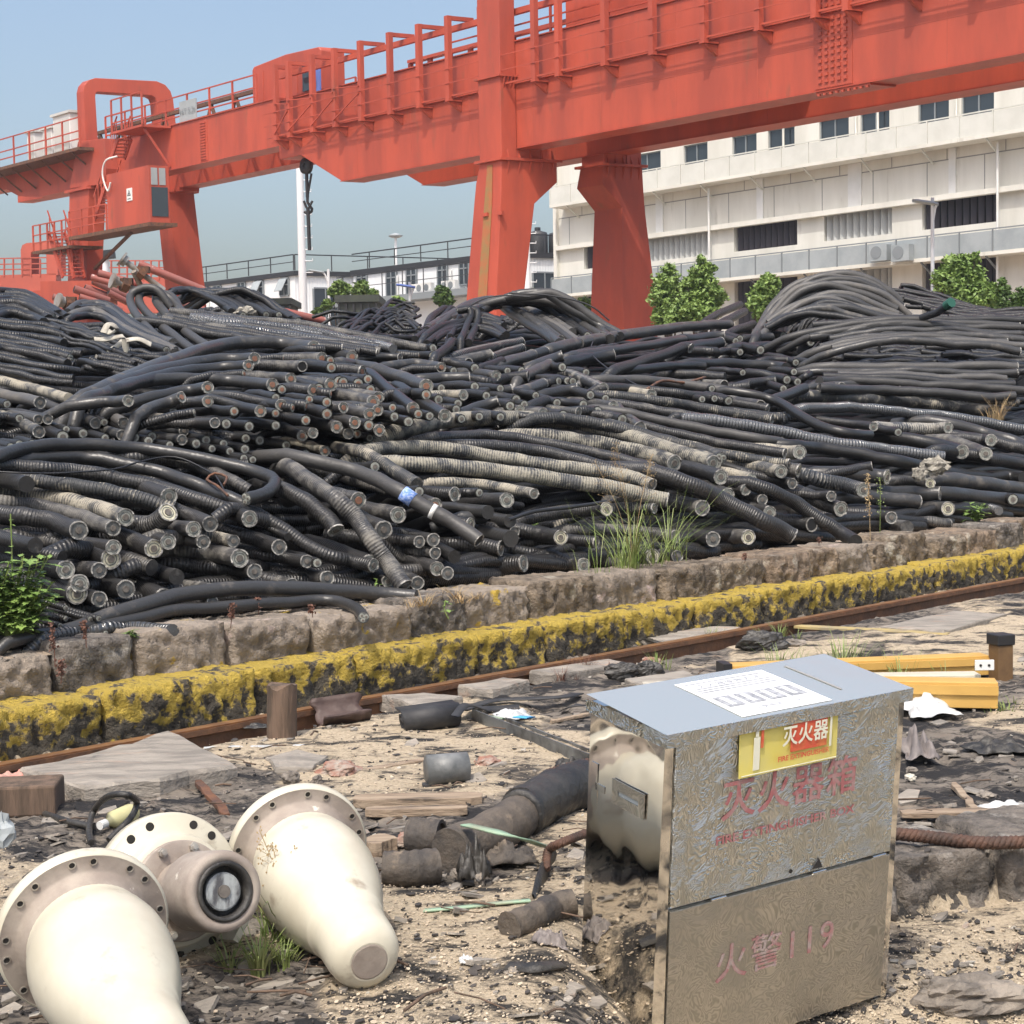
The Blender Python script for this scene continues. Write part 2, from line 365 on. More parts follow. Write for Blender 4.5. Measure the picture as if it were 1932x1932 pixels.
# ------------------------------------------------------------------ quay wall: two courses of rough stones
ST = [st]
def stone_block(mb, s0, s1, t0, t1, z0, z1, seed, rough=.034):
    nx, ny, nz = max(4, int((s1-s0)/.022)), 7, 12
    ax = [s0+(s1-s0)*i/nx for i in range(nx+1)]
    # front, top and side sheets of one hull, displaced along the normal by noise
    def P(s, t, z):
        e = min(1, min(s-s0, s1-s)/.022); ez = min(1, (z1-z)/.03+.0)
        p = ST[0](s, t, z)
        d = rough*(.7*fb(p.x+seed, p.y, 4, 2, p.z*4)+1.2*(.5-abs(fb(p.x, p.y+seed, 11, 3, p.z*11)))+.5*fb(p.x, p.y+seed, 34, 2, p.z*34))
        fx = 1-sm(t, t0, t0+.06)
        tt = t - fx*(d*1.2) + (1-e)*fx*.03*(1+.5*noise.noise(V((s*9, z*9, seed)))) + fx*(1-ez)*.014
        zz = z + (.5*d if z > z0+.02 else 0) - (1-e)*.02*(z-z0)/(z1-z0) - fx*(1-ez)*0
        return ST[0](s + (.01*noise.noise(V((z*12, seed, 1.))) if e < 1 else 0), tt, zz)
    vs = []; fs = []
    prof = [(t0, z0+(z1-z0)*j/nz) for j in range(nz+1)] + [(t0+(t1-t0)*(j/ny)**1.5, z1) for j in range(1, ny+1)]
    m = len(prof)
    for i in range(nx+1):
        for (t, z) in prof: vs.append(P(ax[i], t, z))
    for i in range(nx):
        for j in range(m-1): fs.append((i*m+j, i*m+j+1, (i+1)*m+j+1, (i+1)*m+j)[::-1])
    b0 = len(vs); vs += [ST[0](s0+.01, t1, z0), ST[0](s1-.01, t1, z0)]
    fs += [tuple(range(m)) + (b0,), tuple(range(nx*m, nx*m+m))[::-1] + (b0+1,)]
    mb.add(vs, fs, True)
wm = [mat('wall_stone', c, c2, 9, .95, 1.0, 30, c3=c3, s3=6, lo3=.57, hi3=.66, bdist=.05) for c, c2, c3 in (
    ((.285, .228, .168), (.12, .096, .072), (.40, .36, .29)), ((.32, .245, .175), (.14, .106, .078), (.38, .33, .26)),
    ((.23, .20, .17), (.09, .08, .07), (.36, .33, .29)), ((.30, .225, .16), (.14, .108, .08), (.42, .37, .30)))]
wmy = mat('wall_stone_paint_traces', (.31, .26, .21), (.20, .165, .13), 7, .9, .7, 34, c3=(.42, .29, .045), s3=5.2, lo3=.60, hi3=.64, bdist=.05)
wmp = mat('wall_stone_pink_wash', (.30, .25, .20), (.18, .15, .12), 7, .9, .7, 34, c3=(.46, .36, .32), s3=4.6, lo3=.58, hi3=.66, bdist=.05)
ym = mat('yellow_painted_stone', (.47, .34, .06), (.19, .155, .10), 11, .95, 1.0, 34, c3=(.075, .065, .05), s3=11, lo3=.535, hi3=.60, lo=.50, hi=.60, bdist=.05)
_n = ym.node_tree.nodes; _L = ym.node_tree.links; _rng = [q for q in _n if q.type == 'MAP_RANGE']                   # the paint only reaches the upper part of the stones
_g = _n.new('ShaderNodeNewGeometry'); _s = _n.new('ShaderNodeSeparateXYZ'); _L.new(_g.outputs['Position'], _s.inputs[0])
_z = _n.new('ShaderNodeMapRange'); _z.inputs[1].default_value = .03; _z.inputs[2].default_value = .19; _z.inputs[3].default_value = .13; _z.inputs[4].default_value = -.03; _L.new(_s.outputs[2], _z.inputs[0])
for _q in _rng:
        _f = _q.inputs[0].links[0].from_socket; _a = _n.new('ShaderNodeMath'); _L.new(_f, _a.inputs[0]); _L.new(_z.outputs[0], _a.inputs[1]); _L.new(_a.outputs[0], _q.inputs[0])
w1 = thing('quay_wall', st(8, T_TOP, 0), 'rough grey brown stone block wall holding up the cable yard platform', 'stone wall')
random.seed(3); s = .4; i = 0
while s < 21:
    Ls = random.uniform(.42, .72); mb = MB(); dt = random.uniform(-.045, .045); dz = random.uniform(-.028, .028)
    stone_block(mb, s+.011, s+Ls-.011, T_TOP+dt, T_TOP+.42, Z_YEL-.05, Z_PLAT+dz, i*3.7)
    m = random.choice(wm+[wm[0]]); 
    if i in (4, 7, 9, 11): m = wmy
    if i in (5, 8, 13, 18): m = wmp
    mb.build('stone_block', m, w1); s += Ls; i += 1
w2 = thing('yellow_kerb', st(8, T_YEL, 0), 'low yellow painted stone kerb flaking beside the rusty rail', 'kerb')
s = .1; i = 0
while s < 21:
    Ls = random.uniform(.55, .95); mb = MB()
    stone_block(mb, s+.004, s+Ls-.004, T_YEL+random.uniform(-.015, .015), T_TOP+.1, -.08, Z_YEL+random.uniform(-.012, .012), i*5.1+90, .032)
    mb.build('kerb_stone', ym, w2); s += Ls; i += 1
# rail
railm = mat('rusted_rail', (.17, .085, .045), (.10, .055, .035), 14, .55, .3, 60)
railtop = mat('worn_rail_head', (.34, .17, .075), (.22, .11, .06), 9, .38, .1, 60, metal=.5)
rl = thing('rail', st(8, T_RAIL, 0), 'single rusty crane rail running along the foot of the yellow kerb', 'rail')
mb = MB()
prof = [(-.06, -.09), (.06, -.09), (.06, -.075), (.012, -.06), (.012, .01), (.035, .02), (.035, .045), (-.035, .045), (-.035, .02), (-.012, .01), (-.012, -.06), (-.06, -.075)]
mb.loft([[st(-6, T_RAIL+q[0], q[1]) for q in prof][::-1], [st(26, T_RAIL+q[0], q[1]) for q in prof][::-1]]); mb.build('rail_web', railm, rl)
mb = MB(); mb.box(st(10, T_RAIL, .0495), (32, .058, .009), (A_, B_, Z_)); mb.build('rail_head', railtop, rl, .002)

KD, KN = V((.919, .394, 0)), V((-.394, .919, 0))                 # short kerb right of the steel box
w3 = thing('stone_kerb', V((1.5, 5.17, -.2)), 'dark broken stone kerb stepping down to the sawdust right of the steel box', 'kerb')
ST[0] = lambda s, t, z: V((1.25, 5.06, 0))+KD*s+KN*t+Z_*z
for i, (a, b2) in enumerate(((-.42, .0), (.01, .40), (.42, .95), (.97, 1.6))):
    mb = MB(); stone_block(mb, a+.01, b2-.01, -.02+.02*(i % 2), .34, -.27, .02-.02*(i % 2), i*7.3+31, .035); mb.build('kerb_stone', wm[2], w3)
ST[0] = st
# ------------------------------------------------------------------ white hall on the right
EB = V((-2626/2934, 1, 0)).normalized()          # recedes to the left
E1 = -EB; EN = V((-EB.y, EB.x, 0)); EN = EN if EN.dot(V((0, -1, 0))) > 0 else -EN
PB0 = at(1288, 400, 95); CB0 = EN.dot(PB0); LB0 = E1.dot(PB0)
def bl(tx, ty, w=0.0):                          # tile-3 pixel -> (l, z) on the facade, w metres proud
    P = onp(1288+tx/3, ty/3, EN, CB0+w); return E1.dot(P)-LB0, P.z
def bp_(l, z, w): return PB0*1 + E1*l + EN*w + Z_*(z-PB0.z)
def fbox(mb, l0, l1, z0, z1, w0, w1): mb.box(bp_((l0+l1)/2, (z0+z1)/2, (w0+w1)/2), (l1-l0, w1-w0, z1-z0), (E1, EN, Z_))
LL, LR = bl(-705, 1000)[0], bl(1932, 700)[0]+14
hall = thing('white_building', bp_((LL+LR)/2, .4, -6), 'large cream multi storey building with galleries and louvered openings behind the right heap', 'building')
zwin0, zwin1 = bl(1577, 662)[1], bl(1577, 532)[1]
zg0, zg1 = bl(966, 900, 1.3)[1], bl(966, 760, 1.3)[1]           # upper gallery bottom/top
zl = bl(966, 1168, .4)[1]; zlv0, zlv1 = bl(990, 1345)[1], bl(990, 1180)[1]
zm0, zm1 = bl(966, 1520, 1.3)[1], bl(966, 1385, 1.3)[1]
zb1 = zm0+.15
ztop = zwin1+1.6
wins = [(5, 140), (280, 418), (482, 633), (772, 940), (1005, 1170), (1333, 1507), (1577, 1762)]
wins = [(bl(a, 800-(a*.14))[0], bl(b2, 800-(a*.14))[0]) for a, b2 in wins]
wl = wins[-1][1]-wins[-1][0]
wins = [(wins[0][0]-7.6, wins[0][0]-5.4), (wins[0][0]-4.4, wins[0][0]-1.9)] + wins + [(wins[-1][1]+2.6, wins[-1][1]+5)]
lou = [(-560, -420, 0), (-235, 155, 1), (290, 648, 0), (800, 1185, 1), (1355, 1780, 0)]
lou = [(bl(a, 1300-a*.1)[0], bl(b2, 1300-b2*.1)[0], k) for a, b2, k in lou]
def band(mb, z0, z1, ops):
    l = LL
    for (a, b2) in sorted(ops):
        fbox(mb, l, a, z0, z1, -.45, 0); l = b2
    fbox(mb, l, LR, z0, z1, -.45, 0)
mb = MB()
fbox(mb, LL, LR, zwin1, ztop, -.45, 0); band(mb, zwin0, zwin1, wins); fbox(mb, LL, LR, zlv1, zwin0, -.45, 0)
lops = [(a, b2) for a, b2, k in lou]
band(mb, zlv0, zlv1, lops); fbox(mb, LL, LR, zb1, zlv0, -.45, 0); band(mb, .3, zb1, lops)
fbox(mb, LL-.3, LL-.002, .3, ztop+.3, -20, .25)                   # end pier
mb.build('wall', MT['cream_wall'], hall)
mb = MB(); fbox(mb, LL+.1, LR, .3, ztop-.1, -6, -2.2); mb.build('dark_interior', MT['dark'], hall)
mb = MB(); fbox(mb, LL, LR, ztop+.002, ztop+.4, -20, .3); mb.build('roof', MT['greywall'], hall)
for (a, b2) in wins:
    mb = MB(); fbox(mb, a+.06, b2-.06, zwin0+.06, zwin1-.06, -.22, -.18); p = mb.build('window', MT['glass'], hall)
    mb = MB()
    for (x0, x1, y0, y1) in ((a, b2, zwin0, zwin0+.06), (a, b2, zwin1-.06, zwin1), (a, a+.06, zwin0+.06, zwin1-.06), (b2-.06, b2, zwin0+.06, zwin1-.06), ((a+b2)/2-.04, (a+b2)/2+.04, zwin0+.06, zwin1-.06)): fbox(mb, x0, x1, y0, y1, -.25, -.12)
    f_ = mb.build('window_frame', MT['frame'], p)
def slats(a, b2, z0, z1, k):
    mb = MB(); nn = int((b2-a)/.42)
    for i in range(nn):
        x = a+(b2-a)*(i+.5)/nn
        if k: mb.box(bp_(x, (z0+z1)/2, -.25), (.05, .36, z1-z0), ((E1*.75+EN*.66), (EN*.75-E1*.66), Z_))
        else: mb.box(bp_(x, (z0+z1)/2, -.35), (.05, .3, z1-z0), ((E1*.75+EN*.66), (EN*.75-E1*.66), Z_))
    mb.build('louver', MT['slatl' if k else 'slatd'], hall)
for (a, b2, k) in lou: slats(a, b2, zlv0, zlv1, k); slats(a, b2, .3, zb1, k)
def gallery(z0, z1, m, mf, name):
    mb = MB(); fbox(mb, LL+.5, LR, z0, z0+.18, .02, 1.3); mb.build('gallery_floor', MT['cream_wall'], hall)
    mb = MB(); l = LL+.5
    while l < LR-2: fbox(mb, l+.05, l+1.85, z0+.2, z1-.06, 1.22, 1.25); l += 1.9
    mb.build(name, m, hall); mb = MB(); l = LL+.5
    while l < LR-2: fbox(mb, l-.03, l+.03, z0+.18, z1, 1.2, 1.28); l += 1.9
    fbox(mb, LL+.5, LR, z1, z1+.06, 1.2, 1.28)
    l = LL+2
    while l < LR-2:                                               # slanted brackets under the floor
        mb.bar(bp_(l, z0-.02, 1.2), bp_(l, z0-.7, .05), .08); l += 3.8
    mb.build('gallery_railing', mf, hall)
gallery(zg0, zg1, MT['meshl'], MT['meshl'], 'gallery_panel'); gallery(zm0, zm1, MT['mesh'], MT['frame'], 'mesh_panel')
mb = MB(); fbox(mb, LL, LR, zl-.28, zl, .002, .4); mb.build('ledge', MT['cream_wall'], hall)
mb = MB(); zs = bl(966, 985)[1]; fbox(mb, LL, LR, zs-.03, zs+.03, .002, .008)
l = LL+1; i = 0
while l < LR: fbox(mb, l-.025, l+.025, zl, zs-.03, .002, .008); fbox(mb, l+1.2-.025, l+1.2+.025, zs+.03, zg0, .002, .008); l += 3.4; i += 1
mb.build('panel_joints', MT['seam'], hall)
for a, b2 in ((422, 458), (940, 1015), (1510, 1550), (-150, -110), (2050, 2100)):
    a, b2 = bl(a, 1000)[0], bl(b2, 1000)[0]; mb = MB(); fbox(mb, a, b2, zl+.002, zg0-.01, .01, .09); mb.build('pilaster', MT['white'], hall)
for x in (178, 1812, -300):
    l = bl(x, 1100)[0]; mb = MB(); mb.tube([bp_(l, .4, .5), bp_(l, zg0-.2, .5)], .07, 8); mb.build('drain_pipe', MT['white'], hall)
for x in (970, 1095, 560, 1540):                                   # offset downpipes on the gallery
    l = bl(x, 720, .3)[0]; mb = MB(); mb.tube([bp_(l, zwin1, .15), bp_(l, zg1+.3, .15), bp_(l+.5, zg0+.6, .6), bp_(l+.5, zg0+.2, .6)], .07, 6); mb.build('drain_pipe', MT['cream_wall'], hall)
for x in (1120, 1245):
    l, z = bl(x, 1430, 1.5); k = 0; mb = MB(); fbox(mb, l-.55, l+.55, z-.45, z+.4, 1.3, 1.75); p = mb.build('air_conditioner', MT['mesh'], hall); mb = MB(); mb.disc(bp_(l-.12, z, 1.75), EN, .34, .02); mb.build('fan_grille', MT['frame'], p)

# ------------------------------------------------------------------ two white metal-clad blocks
clad = mat('white_cladding', (.78, .79, .80), (.72, .735, .74), .4, .5)
_n = clad.node_tree.nodes; _L = clad.node_tree.links
_wv = _n.new('ShaderNodeTexWave'); _wv.inputs['Scale'].default_value = 1.5; _mp = _n.new('ShaderNodeMapping'); _mp.inputs['Rotation'].default_value = (0, 0, .4); _mp.inputs['Scale'].default_value = (1.3, 1.3, 0)
_g = _n.new('ShaderNodeNewGeometry'); _L.new(_g.outputs['Position'], _mp.inputs[0]); _L.new(_mp.outputs[0], _wv.inputs['Vector'])
_b = _n.new('ShaderNodeBump'); _b.inputs['Strength'].default_value = .35; _b.inputs['Distance'].default_value = .05; _L.new(_wv.outputs['Fac'], _b.inputs['Height']); _L.new(_b.outputs[0], _n['Principled BSDF'].inputs['Normal'])
C_ = V((math.cos(math.radians(24)), math.sin(math.radians(24)), 0))
NA = -A_
def block(ctr_px, k, u_left, label, wins, wins2, depth, balc):
    """corner pixel of the roof nearest us, facade running left along B_, end face along C_"""
    P0 = at(*ctr_px, k); c0 = A_.dot(P0)
    def fl(u, v): P = onp(u, v, A_, c0); return (P-P0).dot(B_), P.z
    def fp(l, z, w): return V((P0.x, P0.y, 0)) + B_*l + NA*w + Z_*z
    nE = V((C_.y, -C_.x, 0))
    def ep(l, z, w): return V((P0.x, P0.y, 0)) + C_*l + nE*w + Z_*z
    ll = fl(u_left, ctr_px[1]+20)[0]; zt = P0.z
    r = thing('white_building', fp(ll/2, .4, -3), label, 'building')
    mb = MB(); mb.prism([fp(0, .3, 0), fp(ll, .3, 0), fp(ll, .3, 0)+C_*depth, fp(0, .3, 0)+C_*depth], Z_*(zt-.3-.45)); mb.build('wall', clad, r)
    mb = MB(); mb.prism([fp(-.2, zt-.45, .2), fp(ll+.2, zt-.45, .2), fp(ll+.2, zt-.45, 0)+C_*(depth+.2), fp(-.2, zt-.45, 0)+C_*(depth+.2)], Z_*.4); mb.build('roof', MT['black'], r)
    mb = MB()
    for q in range(int(ll/3.2)+1): mb.bar(fp(q*3.2, zt, .1), fp(q*3.2, zt+1.3, .1), .09)
    mb.bar(fp(0, zt+1.3, .1), fp(ll, zt+1.3, .1), .09); mb.bar(fp(0, zt+.7, .1), fp(ll, zt+.7, .1), .06)
    for q in range(int(depth/3.2)+1): mb.bar(ep(q*3.2, zt, .1), ep(q*3.2, zt+1.3, .1), .09)
    mb.bar(ep(0, zt+1.3, .1), ep(depth, zt+1.3, .1), .09); mb.build('roof_railing', MT['black'], r)
    def win(l0, l1, z0, z1, fn, awn, ax, an):
        mb = MB(); c = fn((l0+l1)/2, (z0+z1)/2, .05); mb.box(c, (abs(l1-l0), .1, z1-z0), (ax, an, Z_)); p = mb.build('window', MT['glass'], r)
        mb = MB()
        for (a, b2, e, f2) in ((l0, l1, z1, z1+.12), (l0, l1, z0-.12, z0), (min(l0, l1)-.12, min(l0, l1), z0, z1), (max(l0, l1), max(l0, l1)+.12, z0, z1), ((l0+l1)/2-.05, (l0+l1)/2+.05, z0, z1), (l0, l1, z0+(z1-z0)*.62, z0+(z1-z0)*.62+.1)):
            mb.box(fn((a+b2)/2, (e+f2)/2, .09), (abs(b2-a), .14, f2-e), (ax, an, Z_))
        mb.build('window_frame', MT['frame'], p)
        if awn:
            mb = MB(); l0 = l0+(.1 if l0 < l1 else -.1); mb.add([fn(l0, z0+1.35, .16), fn(l1, z0+1.35, .16), fn(l1, z0+.3, .75), fn(l0, z0+.3, .75), fn(l0, z0+1.35, .2), fn(l1, z0+1.35, .2), fn(l1, z0+.34, .79), fn(l0, z0+.34, .79)], [(0, 1, 2, 3), (7, 6, 5, 4), (0, 4, 5, 1), (1, 5, 6, 2), (2, 6, 7, 3), (3, 7, 4, 0)])
            mb.build('open_sash', MT['mesh'], p)
    for (u0, u1, v0, v1, aw) in wins:
        l0, z1 = fl(u0, v0); l1, z0 = fl(u1, v1); win(l1, l0, z0, z1, fp, aw, B_, NA)
    for (l0, l1, dz1, dz0, aw) in wins2: win(l0, l1, zt-dz0, zt-dz1, ep, aw, C_, nE)
    if balc:
        zb = fl(800, 556)[1]; mb = MB(); mb.box(fp(ll/2, zb-.25, .9), (ll+2, 1.8, .5), (B_, NA, Z_)); mb.build('balcony_floor', MT['frame'], r)
        mb = MB()
        for q in range(int(ll/2.5)+1): mb.bar(fp(q*2.5, zb, 1.75), fp(q*2.5, zb+1.9, 1.75), .08)
        mb.bar(fp(-1, zb+1.9, 1.75), fp(ll, zb+1.9, 1.75), .09); mb.bar(fp(-1, zb+1, 1.75), fp(ll, zb+1, 1.75), .05); mb.build('balcony_railing', MT['black'], r)
        for uu in (802, 815, 829, 862, 875):
            l, z = fl(uu, 545); mb = MB(); mb.box(fp(l, zb+.4, 1.1), (.8, .4, .72), (B_, NA, Z_)); p = mb.build('air_conditioner', MT['white'], r); mb = MB(); mb.disc(fp(l+.12, zb+.4, 1.3), NA, .27, .02); mb.build('fan_grille', MT['frame'], p)
    for uu in balc and (752, 853) or (394, 472):
        l = fl(uu, 520)[0]; mb = MB(); mb.tube([fp(l, .4, .15), fp(l, zt-.9, .15)], .09, 6); mb.build('drain_pipe', MT['white'], r)
    return r, fp, ep, zt
W2 = block((955, 474), 118, 666, 'white metal clad block with balcony railing and air conditioners behind the nearest crane leg',
   [(675, 693, 513, 545, 0), (731, 749, 506, 557, 0), (769, 787, 501, 553, 0), (828, 845, 495, 538, 0), (869, 886, 491, 535, 0)], [(2.2, 4.1, 1.6, 8.4, 1), (9, 10.6, 1.6, 5, 0)], 14, True)
W1 = block((556, 510), 130, 380, 'white metal clad block with propped open windows left of the tall white pole',
   [(405, 418, 541, 560, 0), (450, 464, 535, 556, 0), (482, 498, 533, 560, 1), (530, 546, 528, 556, 1)], [(1.6, 3.6, 1.5, 8.0, 1), (8.2, 11, 1.4, 4.4, 0)], 16, False)
# water tanks on the roof beside the pole
r, fp, ep, zt = W2
for i, (l, w) in enumerate(((1.9, .75), (3.5, .8), (5.3, .8))):
    t = thing('water_tank', ep(l, zt, -1.8), ['leftmost black water tank beside the white climbing pole', 'middle black water tank of the three on the flat roof', 'rightmost black water tank close against the cream building'][i], 'water tank', 'black water tanks on the roof')
    mb = MB(); mb.lathe([(0, w*.95), (.1, w), (1.5, w), (1.7, w*.9), (1.85, w*.3)], ep(l, zt, -1.8), Z_, 20); mb.build('tank_body', MT['rubber'], t)
    mb = MB(); mb.lathe([(0, w*.3), (.25, w*.3)], ep(l, zt+1.85, -1.8), Z_, 12, False); mb.build('lid', MT['black'], t)
# dark green steel bins/sheds
for (u0, u1, v0, k, lab) in ((632, 716, 557, 62, 'dark green steel shed roofed low beside the bright tree'), (487, 551, 563, 70, 'low dark green steel shed with flat overhanging roof behind the cable heap')):
    p0, p1 = at(u0, v0, k), at(u1, v0, k); z1 = p0.z; t = thing('steel_shed', V((p0.x, p0.y, .4)), lab, 'shed')
    w = (p1-p0).length; mb = MB(); mb.box(V(((p0.x+p1.x)/2, p0.y+1.5, (z1-.3+.4)/2)), (w-.3, 3, z1-.3-.4)); mb.build('wall', MT['dkgreen'], t)
    mb = MB(); mb.box(V(((p0.x+p1.x)/2, p0.y+1.5, z1-.15)), (w, 3.3, .28)); mb.build('roof', MT['dkgreen'], t)
    mb = MB()
    for q in range(6): mb.box(V((p0.x+w*(q+.5)/6, p0.y-.05, (z1-.3+.4)/2)), (.08, .08, z1-.8))
    mb.build('wall_ribs', MT['black'], t)
# ------------------------------------------------------------------ gantry cranes
def proj(P):
    q = V(P)-CC; k = q.dot(CF); return 966+FPX*q.dot(CR)/k, 966-FPX*q.dot(CU)/k
PG = at(946, 300, 53) + C_*.6
cg = A_.dot(PG); AC = A_.dot(C_); NE = V((C_.y, -C_.x, 0))
def PF(u, v, w=0.0): return onp(u, v, A_, cg + w*AC)
BASE2 = V((PG.x, PG.y, 0))
def cp(l, z, w): return BASE2 + B_*l + C_*w + Z_*z
def lz(u, v, w=0.0):
    P = PF(u, v, w) - C_*w - BASE2; return P.dot(B_) - (P - B_*P.dot(B_)).dot(B_), P.z
def solve(l, z, u, lo=-3, hi=9):
    for _ in range(40):
        m = (lo+hi)/2
        if proj(cp(l, z, m))[0] < u: lo = m
        else: hi = m
    return m
def ring(z, w0, w1, l0, l1): return [cp(l0, z, w0), cp(l0, z, w1), cp(l1, z, w1), cp(l1, z, w0)]
def lbox(mb, l0, l1, z0, z1, w0, w1): mb.loft([ring(z0, w0, w1, l0, l1), ring(z1, w0, w1, l0, l1)])
red = MT['red']
zb, zt2, zdk = lz(981, 278)[1], lz(644, 163)[1], lz(904, 170, -.45)[1]
zn = lz(560, 294)[1]
l_tip, l_n2, l_h = lz(527, 298)[0], lz(567, 294)[0], lz(644, 335)[0]
LEND = -19.0
GW = 3.35
ca = thing('gantry_crane', cp(0, .4, 1.5), 'huge orange red gantry crane with legs mid picture and girders crossing top right', 'gantry crane')
for w, nm in ((0, 'main_girder'), (GW, 'main_girder')):
    mb = MB(); mb.prism([cp(LEND, zb, w), cp(LEND, zt2, w), cp(l_tip, zt2, w), cp(l_tip, zn, w), cp(l_n2, zn, w), cp(l_h, zb, w)], C_*.85)
    g = mb.build(nm, red, ca, .02)
    mb = MB()
    lbox(mb, LEND, l_h, zb-.03, zb-.002, w-.06, w+.91); lbox(mb, LEND, l_tip, zt2+.002, zt2+.04, w-.06, w+.91)
    mb.build('flange', red, g)
    mb = MB(); l = l_h-1
    while l > LEND: lbox(mb, l-.012, l+.012, zb+.05, zt2-.05, w-.006, w-.0015); l -= 3.1
    lbox(mb, LEND, l_h-.5, zb+1.28, zb+1.3, w-.009, w-.0065); mb.build('weld_seams', MT['redfar'], g)
def leg(rings, nm='leg'):
    mb = MB(); mb.loft([ring(*r) for r in rings][::-1]); return mb.build(nm, red, ca, .02)
zc, z2, z3, z4 = lz(946, 302, -.6)[1], lz(940, 340, -.6)[1], lz(938, 383, -.6)[1], lz(934, 567, -.6)[1]
L1 = leg([(zc, -.6, 1.5, 0, 1.07), (z2, -.62, 1.5, 0, 1.25), (z3, -.66, .62, 0, 1.32), (z4, -.85, .18, .05, 1.55), (.35, -1.0, -.05, .05, 1.7)])
LO = .0
wc0, wc1 = solve(0, zc, 1137), solve(0, zc, 1212); wb0, wb1 = solve(0, z4, 1174, 0, 12), solve(0, z4, 1238, 0, 12); wm0 = solve(0, z3, 1152)
L2 = leg([(zc, wc0, wc1, 0, 1.07), (z2, wc0, wc1+.03, 0, 1.25), (z3, wc0+.75, wc1+.08, 0, 1.32), (z4, wb0, wb1, 0, 1.5), (.35, wb0+.25, wb1+.2, 0, 1.65)])
for a, b2, lg in ((-.6, 1.5, L1), (wc0, wc1, L2)):                # bolted collars with stiffeners, saddle
    mb = MB(); lbox(mb, -.12, 1.2, zc+.002, zc+.09, a-.12, b2+.12)
    for i in range(5):
        w = a+(b2-a)*(i+.5)/5
        mb.prism([cp(-.002, zc-.002, w), cp(-.1, zc-.002, w), cp(-.002, zc-.45, w)], C_*.03); mb.prism([cp(-.002, zc+.09, w), cp(-.1, zc+.09, w), cp(-.002, zc+.4, w)], C_*.03)
    mb.build('collar', red, lg)
rustm = mat('rust_streak', (.26, .15, .055), (.36, .12, .045), 3, .8, .2, 30)
mb = MB(); mb.prism([cp(.42, zc-.1, -.612), cp(.68, zc-.1, -.612), cp(.78, z3, -.675), cp(.95, z4, -.865), cp(.5, z4, -.865), cp(.4, z3, -.675)], A_*-.004); mb.build('rust_streak', rustm, L1)
for (u, v) in ((915, 405), (943, 402)):                          # small cleats
    l, z = lz(u, v, -.75); mb = MB(); mb.box(cp(l, z, -.72), (.25, .12, .12), (B_, A_, Z_)); mb.build('cleat', red, L1)
ztop2 = zt2+3.6
for a, lg in ((-.6, L1), (GW+.9, L2)):
    mb = MB(); lbox(mb, 0, 1.07, zc+.09, ztop2, a, a+.58); mb.build('portal_post', red, ca, .02)
    mb = MB(); z = lz(946, 143, -.6)[1]; lbox(mb, -.1, 1.17, z, z+.07, a-.1, a+.68)
    for i in range(4): mb.prism([cp(-.002, z, a+.1+i*.13), cp(-.1, z, a+.1+i*.13), cp(-.002, z-.4, a+.1+i*.13)], C_*.03)
    mb.build('collar', red, lg)
mb = MB(); lbox(mb, 0, 1.07, ztop2+.002, ztop2+1, -.6, GW+1.48); mb.build('portal_beam', red, ca, .05)
mb = MB(); lbox(mb, 0, 1.07, zc+.09, zb-.01, -.02, .9); mb.build('saddle', MT['redfar'], ca)
mb = MB(); lbox(mb, 0, 1.07, zc+.09, zb-.01, GW, GW+.85); mb.build('saddle', MT['redfar'], ca)
mb = MB()                                                         # side walkway
lbox(mb, LEND, l_tip+.1, zdk, zdk+.06, -.44, -.38); lbox(mb, LEND, l_tip+.1, zdk+.03, zdk+.1, -.1, -.02); mb.build('walkway_edge_beam', red, ca)
tops = [(522, 253), (547, 247), (591, 240), (633, 230), (682, 217), (737, 207), (792, 197), (847, 183), (909, 170), (1009, 152), (1054, 140), (1141, 120), (1231, 100), (1328, 77), (1431, 57), (1538, 32), (1598, 22)]
pl = [lz(u, v, -.45)[0] for u, v in tops]
while pl[-1] > LEND+2: pl.append(pl[-1]-1.9)
zpt = lz(679, 77, -.45)[1]
for i, l in enumerate(pl):
    mb = MB(); lbox(mb, l-.09, l+.09, zdk-.1, zpt, -.52, -.36); lbox(mb, l-.07, l+.07, zpt-.14, zpt-.002, -.358, .5); lbox(mb, l-.1, l+.1, zdk-.15, zdk-.102, -.53, -.02)
    mb.prism([cp(l-.05, zdk-.162, -.5), cp(l-.05, zdk-.162, -.02), cp(l-.05, zdk-.5, -.02)], B_*.1); mb.build('walkway_post', red, ca)
mb = MB()
for dz in (.45, .95): lbox(mb, LEND, l_tip+.1, zdk+dz, zdk+dz+.03, -.545, -.525)
lbox(mb, LEND, l_tip+.1, zpt-.4, zpt-.2, .1, .25)
for i in range(4):
    a, b2 = pl[i], pl[i+1]; mb.bar(cp(a, zdk+.1, -.54), cp(b2, zdk+.9, -.54), .04); mb.bar(cp(a, zdk+1.3, -.54), cp(b2, zdk+1.15, -.54), .04)
mb.build('walkway_rail', red, ca)
def railing(parent, l0, l1, z, w, step=1.6, h=1.1, nm='girder_railing', m=None):
    mb = MB(); nn = max(1, int(abs(l1-l0)/step))
    for i in range(nn+1):
        l = l0+(l1-l0)*i/nn; lbox(mb, l-.035, l+.035, z, z+h, w, w+.06)
    for dz in (.38, .74, h): mb.bar(cp(l0, z+dz, w+.03), cp(l1, z+dz, w+.03), .05)
    return mb.build(nm, m or MT['red'], parent)
railing(ca, LEND, l_tip, zt2+.04, GW+.8); railing(ca, LEND, l_tip-9, zt2+.04, .7, 2.4)
mb = MB()                                                         # festoon brackets along the far girder
for i in range(26):
    l = l_tip-3-i*1.15; lbox(mb, l-.1, l+.1, zt2+.04, zt2+1.3, GW+.2, GW+.3)
lbox(mb, LEND, l_tip-3, zt2+1.3, zt2+1.42, GW+.1, GW+.4); mb.build('festoon_bracket', red, ca)
